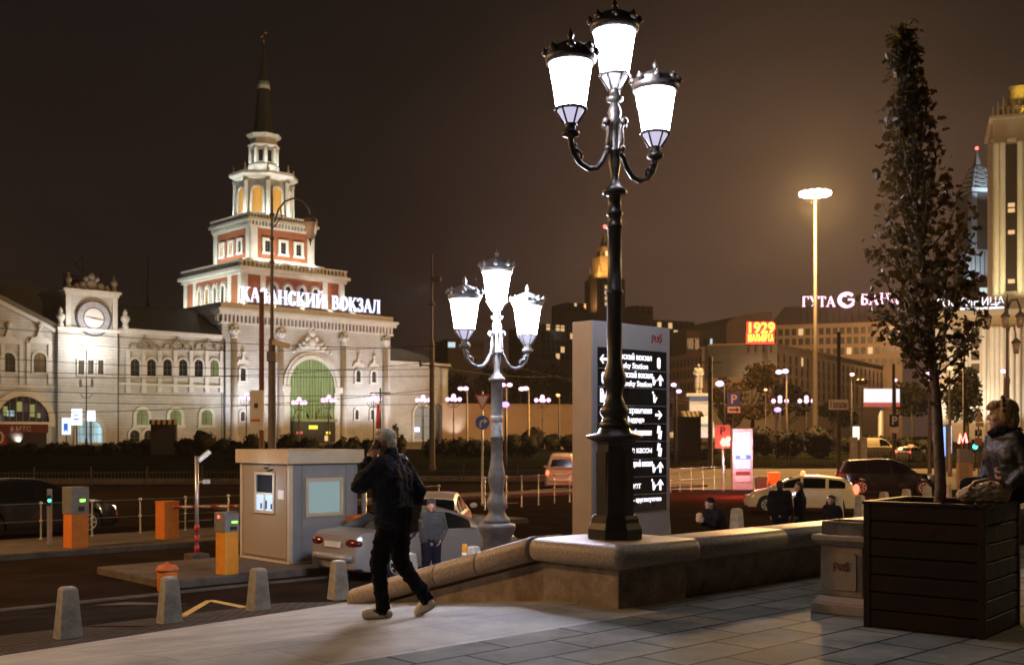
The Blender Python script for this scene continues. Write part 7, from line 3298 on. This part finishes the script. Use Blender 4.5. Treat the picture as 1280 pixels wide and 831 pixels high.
def eyes(parent, f, s=1.0):
    for sd in (-1, 1):
        mb = MB()
        mb.ball(f(.087, sd * .031, .016), (.007 * s, .010 * s, .005 * s), 8, 6)
        mb.build('eye', M_EYE, parent)


def figure(label, loc, rz, J, top_m, leg_m, shoe_m, hair=None, hairm=None, hat=None, vox=.010, scale=1.0, coat=0.0, head_yaw=0.0, tilt=0.0, wr=.012, bulk=1.0, skin=None, hands=None, hs=1.0):
    o = thing('person', label, 'person', loc, rz, scale=scale)
    V = {k: Vector(v) for k, v in J.items()}
    sk = skin or M_SKIN
    mb = MB()
    hd = V['head']
    f, q = head(mb, hd, head_yaw, tilt, hs)
    mb.cap(V['neck'], .055, hd + Vector((-.02, 0, -.05)), .050, 12)
    mb.cap(V['pelvis'], .115, V['chest'], .12, 14)
    mb.cap(V['chest'], .11, V['neck'] + Vector((0, 0, -.03)), .07, 12)
    for sd in 'LR':
        mb.cap(V['neck'] + Vector((0, 0, -.07)), .05, V['sh' + sd], .05, 10)
        mb.cap(V['sh' + sd], .05, V['el' + sd], .038, 10)
        mb.cap(V['el' + sd], .037, V['wr' + sd], .027, 10)
        mb.cap(V['pelvis'] + Vector((0, .08 if sd == 'L' else -.08, -.02)), .09, V['kn' + sd], .055, 10)
        mb.cap(V['kn' + sd], .054, V['an' + sd], .036, 10)
        fd = V['toe' + sd] - V['an' + sd]
        mb.cap(V['an' + sd], .036, V['toe' + sd], .03, 8)
        hp = (hands or {}).get(sd)
        d = V['wr' + sd] - V['el' + sd]
        hand(mb, V['wr' + sd], hp[0] if hp else d, hp[1] if hp else (0, -1 if sd == 'L' else 1, 0), hp[2] if hp else .45, -1 if sd == 'L' else 1)
    organic(mb, vox * .75, 'body', sk, o, 3)
    eyes(o, f, hs)
    # trousers
    mb = MB()
    for sd in 'LR':
        h = V['pelvis'] + Vector((0, .085 if sd == 'L' else -.085, -.02))
        mb.cap(h, .118, V['kn' + sd], .082, 12)
        a = V['an' + sd] + (V['kn' + sd] - V['an' + sd]).normalized() * .06
        mb.cap(V['kn' + sd], .080, a, .066, 12)
        mb.cap(a, .066, V['an' + sd] + Vector((0, 0, .0)), .068, 12)
    mb.cap(V['pelvis'] + Vector((0, -.05, .06)), .13, V['pelvis'] + Vector((0, .05, .06)), .13, 12)
    organic(mb, vox, 'trousers', leg_m, o, 3, wr * .8, 10, 2)
    # jacket
    mb = MB()
    b = bulk
    ch, pe, ne = V['chest'], V['pelvis'], V['neck']
    for yy in (-.09, 0, .09):
        mb.cap(pe + Vector((0, yy * b, .06 - coat)), .125 * b, ch + Vector((0, yy * 1.1 * b, 0)), .135 * b, 14)
        mb.cap(pe + Vector((0, yy * b, .06 - coat)), .128 * b, pe + Vector((0, yy * b, .10)), .125 * b, 14)
    mb.cap(ch, .13 * b, ne + Vector((-.01, 0, -.02)), .085, 14)
    mb.cap(ne + Vector((-.01, 0, -.04)), .08, ne + Vector((-.005, 0, .03)), .068, 14)
    for sd in 'LR':
        mb.cap(ne + Vector((0, 0, -.075)), .085, V['sh' + sd], .085 * b, 12)
        mb.cap(ch + Vector((0, .08 if sd == 'L' else -.08, .05)), .11 * b, V['sh' + sd], .082 * b, 12)
        mb.cap(V['sh' + sd], .083 * b, V['el' + sd], .066 * b, 12)
        w = V['wr' + sd]
        mb.cap(V['el' + sd], .066 * b, w, .048, 12)
    organic(mb, vox, 'jacket', top_m, o, 3, wr, 8, 5)
    for sd in 'LR':
        mb = MB()
        a, t = V['an' + sd], V['toe' + sd]
        d = (t - a)
        fl = Vector((d.x, d.y, 0)).normalized()
        up = Vector((0, 0, 1))
        heel = a - fl * .05 + Vector((0, 0, -.045))
        mb.cap(a + Vector((0, 0, .0)), .052, heel, .042, 10)
        mb.cap(heel, .04, t, .042, 10)
        mb.cap(a + Vector((0, 0, -.01)), .048, t + Vector((0, 0, .012)), .038, 10)
        so = organic(mb, .009, 'shoe', shoe_m, o, 3)
        if scale == 1.0 and shoe_m is not M_BLKJ:
            mb = MB()
            dn = Vector((0, 0, -.030))
            mb.cap(heel + dn * .6, .030, t + dn * .6, .034, 10)
            for v in mb.bm.verts:
                pass
            organic(mb, .008, 'sole', mat('rubber sole', (.55, .52, .47), .7), so, 2)
    if hair:
        mb = MB()
        hair(mb, f, q)
        organic(mb, .006, 'hair', hairm, o, 2, .005, 45, 3)
    if hat:
        mb = MB()
        hat[0](mb, f, q)
        organic(mb, .008, hat[2] if len(hat) > 2 else 'cap', hat[1], o, 2)
    return o, f, q


def short_hair(mb, f, q):
    mb.ball(f(-.028, 0, .036), (.094, .086, .086), 16, 10, q)
    mb.ball(f(-.06, 0, -.015), (.056, .074, .080), 14, 10, q)
    mb.ball(f(.025, 0, .078), (.062, .064, .040), 12, 8, q)


def knit_cap(mb, f, q):
    mb.ball(f(-.015, 0, .055), (.106, .094, .085), 16, 10, q)
    mb.ball(f(-.015, 0, .035), (.110, .097, .04), 16, 8, q)


def fur_bob(mb, f, q):
    mb.ball(f(-.03, 0, .05), (.110, .104, .105), 16, 10, q)
    mb.ball(f(-.07, 0, -.02), (.070, .095, .105), 14, 10, q)
    mb.ball(f(.045, 0, .085), (.070, .080, .048), 12, 8, q)
    mb.ball(f(.085, 0, .075), (.038, .06, .032), 10, 8, q)
    for sd in (-1, 1):
        mb.ball(f(-.02, sd * .082, .01), (.05, .026, .07), 10, 8, q)


M_NAVY = mat('black navy jacket cloth', (.013, .016, .028), .8, var=.35, scale=14, bump=.3, bscale=40, spec=.12)
M_JEANB = mat('black trousers', (.006, .007, .012), .9, var=.3, scale=14, bump=.2, bscale=60, spec=.1)
M_SNEAK = mat('white sneaker leather', (.82, .78, .70), .6, var=.12, scale=20)
M_GREYHAIR = mat('light grey hair', (.66, .63, .56), .6, var=.3, scale=60, bump=.6, bscale=120)
M_DARKHAIR = mat('dark hair', (.02, .015, .012), .6, var=.3, scale=40, bump=.4)
M_BLOND = mat('blond hair', (.42, .27, .11), .5, var=.35, scale=50, bump=.6, bscale=120)
M_GREYJ = mat('grey wool jacket', (.045, .046, .046), .95, var=.25, scale=20, bump=.3, bscale=70)
M_BLKJ = mat('black coat cloth', (.010, .009, .010), .9, var=.3, scale=12, bump=.2, spec=.1)
M_LEATHER = mat('dark shiny leather', (.030, .030, .036), .46, var=.08, scale=9, bump=.15, bscale=30, spec=.45)

STAND = dict(pelvis=(0, 0, .94), chest=(.0, 0, 1.30), neck=(-.01, 0, 1.50), head=(.03, 0, 1.635),
             shL=(0, .185, 1.43), elL=(-.05, .24, 1.15), wrL=(.06, .23, .92), shR=(0, -.185, 1.43), elR=(-.05, -.24, 1.15), wrR=(.06, -.23, .92),
             knL=(.02, .10, .50), anL=(-.02, .11, .08), toeL=(.13, .13, .035), knR=(.02, -.10, .50), anR=(-.02, -.11, .08), toeR=(.13, -.13, .035))

# the man walking past with a phone
mp = ray_ramp(493, 771)
WALK = dict(pelvis=(0, 0, .955), chest=(.03, 0, 1.31), neck=(.045, 0, 1.52), head=(.10, .0, 1.655),
            shL=(.05, .20, 1.43), elL=(.24, .25, 1.24), wrL=(.205, .135, 1.475), shR=(.03, -.20, 1.43), elR=(-.14, -.25, 1.18), wrR=(-.10, -.25, .93),
            knL=(.12, .10, .515), anL=(.07, .10, .085), toeL=(.24, .12, .035), knR=(-.03, -.09, .51), anR=(-.29, -.09, .17), toeR=(-.20, -.10, .045))
man, mf, mq = figure('man in black jacket and trousers with white sneakers walking left, phone at his ear', mp, R(162), WALK, M_NAVY, M_JEANB, M_SNEAK, short_hair, M_GREYHAIR, vox=.012,
                     head_yaw=.12, tilt=.12, bulk=1.17, coat=.06, wr=.014, hands={'L': ((-.62, -.1, .78), (-.3, -.9, -.1), .35), 'R': ((0, 0, -1), (0, 1, 0), .6)})
mb = MB()
if True:
    stroke(mb, [(.03, .055), (.07, .045), (.14, .085)], .016, .155, .163)
sw = mb.build('shoe_mark', M_BLACK, man)
Mi = Matrix.Translation(mp) @ Matrix.Rotation(R(162), 4, 'Z')
ph = MB()
ph.box(-.009, .009, -.032, .032, -.07, .07)
po = tag(ph.build('phone', M_BLACK, bevel=.006), 'dark mobile phone held to the ear of the grey-haired walking man', 'phone')
po.matrix_world = Mi @ Matrix.Translation((.145, .105, 1.60)) @ Matrix.Rotation(R(-25), 4, 'Y') @ Matrix.Rotation(R(80), 4, 'Z')
bag = thing('shoulder_bag', 'black shoulder bag hanging behind the hip of the walking man', 'bag', Mi @ Vector((-.17, .02, .97)), R(162))
mb = MB()
mb.taper(0, 0, -.17, .09, .05, .12, .04, .10)
mb.build('pouch', M_BLKJ, bag, bevel=.03)
mb = MB()
mb.box(-.062, -.056, -.10, .10, -.04, .088)
mb.build('flap', M_BLKJ, bag, bevel=.004)
mb = MB()
mb.tube([(.0, -.12, .09), (.04, -.10, .25), (.12, .0, .48), (.20, .09, .545), (.30, .14, .52)], .009, 6)
mb.build('strap', M_BLKJ, bag)

# man standing beside the silver sedan
pose = dict(STAND)
pose.update(elL=(-.06, .27, 1.17), wrL=(.07, .18, .98), elR=(-.08, -.30, 1.17), wrR=(.0, -.42, 1.0))
q_ = P(539, 0, 21.6)
figure('man in grey jacket and dark cap standing beside the silver sedan', (q_.x, q_.y, LOW), R(-80), pose, M_GREYJ, mat('dark blue jeans', (.009, .010, .018), .9, var=.3, spec=.1), M_BLKJ, None, None, (knit_cap, mat('dark knit cap', (.03, .03, .035), .9, var=.3)), vox=.016, bulk=1.05)
# people beyond the wall
pose = dict(STAND)
pose.update(chest=(.10, 0, 1.26), neck=(.16, 0, 1.44), head=(.24, 0, 1.56), shL=(.13, .185, 1.37), shR=(.13, -.185, 1.37), elL=(.28, .22, 1.14), wrL=(.42, .10, 1.22), elR=(.22, -.24, 1.12), wrR=(.40, -.08, 1.20))
q_ = P(899, 0, 23.6)
pr_, _, _ = figure('person in dark coat and hat bending over something light beyond the granite wall', (q_.x, q_.y, LOW), R(205), pose, M_BLKJ, M_JEANB, M_BLKJ, short_hair, M_DARKHAIR, (knit_cap, M_BLKJ), vox=.016, bulk=1.1)
Mi = Matrix.Translation((q_.x, q_.y, LOW)) @ Matrix.Rotation(R(205), 4, 'Z')
mb = MB()
mb.lathe([(.05, 0), (.075, .05), (.07, .16), (.045, .2)], 10)
o = tag(mb.build('paper_bag', mat('tan paper', (.5, .36, .2), .7)), 'small tan paper bundle held by the person bending beyond the wall', 'paper bundle')
o.location = Mi @ Vector((.50, .0, 1.17))
q_ = P(975, 0, 28.5)
figure('man in black seen from behind, left of the pair talking before the taxi', (q_.x, q_.y, LOW), R(75), STAND, M_BLKJ, M_JEANB, M_BLKJ, short_hair, M_DARKHAIR, vox=.016, scale=1.05, bulk=1.12)
q_ = P(1000, 0, 29.0)
figure('man in dark coat turned left, right of the pair talking before the taxi', (q_.x, q_.y, LOW), R(160), STAND, M_BLKJ, M_JEANB, M_BLKJ, short_hair, M_DARKHAIR, vox=.016, scale=1.02, bulk=1.12)
q_ = P(1040, 0, 25.5)
figure('dark-haired person showing only head and shoulders above the wall before the taxi wheel', (q_.x, q_.y, LOW), R(215), STAND, M_BLKJ, M_JEANB, M_BLKJ, short_hair, M_DARKHAIR, vox=.016, scale=.93)

# woman seated on the planter rim
SIT = dict(pelvis=(0, 0, .10), chest=(.05, 0, .40), neck=(.05, 0, .60), head=(.085, 0, .735),
           shL=(.05, .165, .535), elL=(.0, .25, .28), wrL=(.20, .12, .04), shR=(.05, -.165, .535), elR=(.04, -.26, .28), wrR=(.22, -.14, .05),
           knL=(.22, -.28, .11), anL=(.20, -.36, -.32), toeL=(.30, -.42, -.38), knR=(.08, -.40, .11), anR=(.06, -.48, -.32), toeR=(.15, -.55, -.38))
wp_ = P(1263, 0, 9.72)
wom, wf_, wq_ = figure('blond woman in dark leather jacket sitting on the wooden planter, looking left', (wp_.x, wp_.y, 1.072), R(192), SIT, M_LEATHER, M_JEANB, M_BLKJ, fur_bob, M_BLOND, vox=.011, scale=.98,
                       head_yaw=R(-30), bulk=.95, wr=.007, hs=1.08)
mb = MB()
for k in range(9):
    a = PI * k / 8
    p0 = wf_(-.005 + .0 * k, .098 * math.cos(a) * 1.03, .045 + .115 * math.sin(a))
    mb.ball(p0, .016, 6, 5)
mb.build('headband', mat('dark braided band', (.04, .03, .02), .6), wom)
mb = MB()
for k in range(14):
    a = 2 * PI * k / 14
    mb.ball(Vector((.05 + .10 * math.cos(a), .10 * math.sin(a), .595 + .012 * math.sin(3 * a))), (.045, .045, .04), 8, 6)
organic(mb, .01, 'scarf', M_BLKJ, wom, 2, .01, 20, 1)

# her bag on the rim
bg_ = thing('handbag', 'slouched beige leather handbag lying on the planter rim beside the seated woman', 'handbag', (*P(1232, 0, 9.35).xy, 1.073), R(-15))
M_BAGL = mat('beige leather', (.38, .28, .16), .5, var=.3, scale=8, bump=.5, bscale=18)
mb = MB()
mb.ball((0, 0, .07), (.20, .09, .085), 16, 10)
mb.ball((.08, 0, .10), (.13, .08, .08), 14, 10)
mb.ball((-.12, 0, .05), (.12, .08, .06), 14, 10)
mb.ball((0, 0, .015), (.19, .085, .02), 14, 6)
organic(mb, .008, 'pouch', M_BAGL, bg_, 3, .011, 11, 4)
mb = MB()
mb.tube([(-.14, -.06, .10), (-.10, -.09, .17), (.0, -.095, .195), (.10, -.09, .18), (.15, -.05, .13)], .013, 6)
mb.build('handle', M_BAGL, bg_)
mb = MB()
for x in (-.10, .02, .10):
    mb.ball((x, -.095, .15), (.02, .01, .025), 8, 6)
mb.build('buckle', M_GOLD, bg_)

# the statue's figure
rs = 3.75 / 1.76
mb = MB()
f_, q_ = head(mb, (.03, 0, 1.635), R(0))
mb.cap((0, 0, 1.30), .16, (-.01, 0, 1.50), .07, 12)
for sd in (-1, 1):
    mb.cap((0, sd * .09, .9), .16, (0, sd * .08, 1.3), .15, 12)
    mb.cap((.0, sd * .12, .35), .15, (0, sd * .09, .95), .15, 12)
    mb.cap((.0, sd * .1, .02), .10, (0, sd * .1, .4), .09, 12)
    mb.cap((-.02, 0, 1.44), .08, (0, sd * .2, 1.42), .085, 12)
    mb.cap((0, sd * .2, 1.42), .085, (-.05, sd * .27, 1.15), .075, 12)
    mb.cap((-.05, sd * .27, 1.15), .07, (.14, sd * .14, 1.05), .055, 12)
    mb.ball((.16, sd * .12, 1.05), .06, 8, 6)
    mb.cap((-.02, sd * .1, .02), .07, (.16, sd * .12, .02), .06, 8)
fg = organic(mb, .018, 'figure', M_STATUE, sta, 3, .015, 8, 6)
fg.scale = (rs,) * 3
fg.rotation_euler = (0, 0, R(-80))
fg.location = (0, 0, ZC + (HOR - 492) * 140 / F - sta.location.z + .02)

# ================================================================ LAMPS OF THE PLACE, UNSEEN FILL LIGHTS
WARM = (1.0, .52, .20)
WHITE = (.98, 1.0, .86)
light('unseen_road_light', 'POINT', (-21, 19.5, 9.5), 10000, WARM, radius=.3)
light('unseen_plaza_light', 'POINT', (-11, 3.5, 7), 650, (1.0, .76, .52), radius=.3)  # unseen warm light added out of frame to brighten the walking man's shoes
light('unseen_road_light', 'POINT', (-26, 50, 10), 4000, WARM, radius=.4)  # unseen warm fill added over the road
light('unseen_road_light', 'POINT', (6, 62, 12), 5000, WARM, radius=.4)  # warm fill with no lamp body, added over the middle of the road
light('unseen_road_light', 'POINT', (25, 31, 10), 6500, (1.0, .66, .30), radius=.4)  # unseen light added out of frame to brighten the side of the taxi
fm = P(1019, 245, 125)
light('floodlight_mast_light', 'POINT', (fm.x, fm.y, fm.z - .3), 170000, (1.0, .56, .20), radius=1.2)
light('red_signal_light', 'POINT', (P(905, 553, 60).x, 54.5, P(905, 553, 60).z - .6), 2600, (1, .08, .06), radius=.2)
light('totem_light', 'POINT', (P(928, 560, 61).x, 61, P(928, 560, 61).z), 250, (.85, .85, 1.0), radius=.3)
light('booth_light', 'POINT', W(5.0, 15.4, LOW + 1.8), 14, (.6, .75, 1.0), radius=.1)

SM = Matrix.Translation((N0X, N0Y, SZ)) @ Matrix.Rotation(A43, 4, 'Z')


def spot(p, t, power, col=WHITE, size=100, M=SM, blend=.8, r=.25):
    light('floodlight', 'SPOT', M @ Vector(p), power, col, M @ Vector(t), size, blend, r)


for x in (2.5, 9, 26.5, 33.5):
    spot((x, -11, .6), (x, 0, 17), 8600, (.88, .92, 1.0), 95)
for x in (-4, -10, -16):
    spot((x, -11, .6), (x, 0, 12), 1200, (.87, .97, .84), 100)
spot((-24, -10, .6), (-24, 0, 14), 1300, (.88, .97, .90), 95)
for x in (-31, -38, -46):
    spot((x, -12, .6), (x, 0, 10), 900, (.90, .96, .80), 100)
spot((-23.5, -7, 15), (-23.5, -1, 17), 2600, (1.0, .97, .90), 130)
spot((43, -8, .6), (43, 3, 10), 2600, (1.0, .96, .88), 100)
spot((50, -5, .6), (50, 3, 12), 1600, (.95, .92, 1.0), 80)
# tower: lights standing on each ledge
for x in (4, 10, 16, 22, 27):
    spot((x, -.9, 24.4), (x, 1.9, 28.6), 1100, WHITE, 130)
for y in (3, 9, 15, 21):
    spot((.6, y, 24.2), (4.8, y, 28.4), 1900, WHITE, 130)
for k in range(2):
    for o_ in (-5.2, -1.8, 1.8, 5.2):
        p = (CX + o_, CY - 10.2, 32.8) if k == 0 else (CX - 10.2, CY + o_, 32.8)
        t = (CX + o_, CY - 6.7, 36.6) if k == 0 else (CX - 6.7, CY + o_, 36.6)
        spot(p, t, 1000, WHITE, 130)
for k in range(-4, 1):
    a = PI / 4 * k - PI / 8 - .02
    c, s = math.cos(a), math.sin(a)
    spot((CX + 7.4 * c, CY + 7.4 * s, 42.1), (CX + 5 * c, CY + 5 * s, 46), 900, (.98, 1.0, .86), 130)
for k in range(-3, 1):
    a = PI / 4 * k - PI / 4
    c, s = math.cos(a), math.sin(a)
    spot((CX + 4.6 * c, CY + 4.6 * s, 50.9), (CX + 2.4 * c, CY + 2.4 * s, 54), 420, WHITE, 130)
# unseen greenish spot before the arch, shining back on it like hall light
spot((acx, -9, 1.0), (acx, 0, 8), 1300, (.80, 1.0, .55), 80)
I4 = Matrix.Identity(4)
zz_h = lambda py: ZC + (HOR - py) * 235 / F - .4
for dx in (-3, 2):
    spot((sta.location.x + dx, 134, .8), (sta.location.x, 140, 4.5), 750, (.88, .92, 1.0), 80, I4)
# hotel
for x in (.8, 5.8, 11.5, 17):
    spot((x, -5.5, zz_h(388)), (x, 0, zz_h(330)), 3600, (1.0, .88, .48), 75, HM)
    spot((x, -14, zz_h(388)), (x, 0, zz_h(250)), 900, (1.0, .88, .48), 60, HM)
for px in (1178, 1197, 1219, 1240, 1262):
    x = hlx(px, -6)
    spot((x, -13, .6), (x, -6, 14), 5500, (1.0, .95, .80), 80, HM)
for x in (8, 14):
    spot((x, .5, zz_h(144)), (x, 3, zz_h(132)), 1500, (1.0, .70, .10), 130, HM)
    spot((x, -1.5, zz_h(146)), (x, 6, zz_h(112)), 5200, (1.0, .70, .10), 100, HM)
# stepped high-rise crown, spire tower
cx7, k7 = hr.location.x, 700 / F
for dx in (-8, 8):
    spot((cx7 + dx, 684, 100), (cx7, 700, 112), 17000, (1.0, .55, .18), 90, I4)
spot((cx7 - 14, 686, 80), (cx7, 700, 92), 9000, (1.0, .50, .18), 100, I4)
spot((sp.location.x - 9, 545, 70), (sp.location.x - 2, 560, 100), 30000, (.80, .92, 1.0), 70, I4)
spot((sp.location.x + 2, 545, 118), (sp.location.x, 566, 138), 26000, (.75, .90, 1.0), 80, I4)
# unseen warm fill lights added to brighten the bank and its neighbours
for p, w in (((62, 262, 16), 12000), ((100, 290, 34), 24000), ((40, 205, 14), 9000), ((85, 215, 14), 9000), ((-5, 205, 10), 4500), ((110, 190, 14), 3500)):
    light('facade_fill_light', 'POINT', p, w, (1.0, .54, .25), radius=.6)
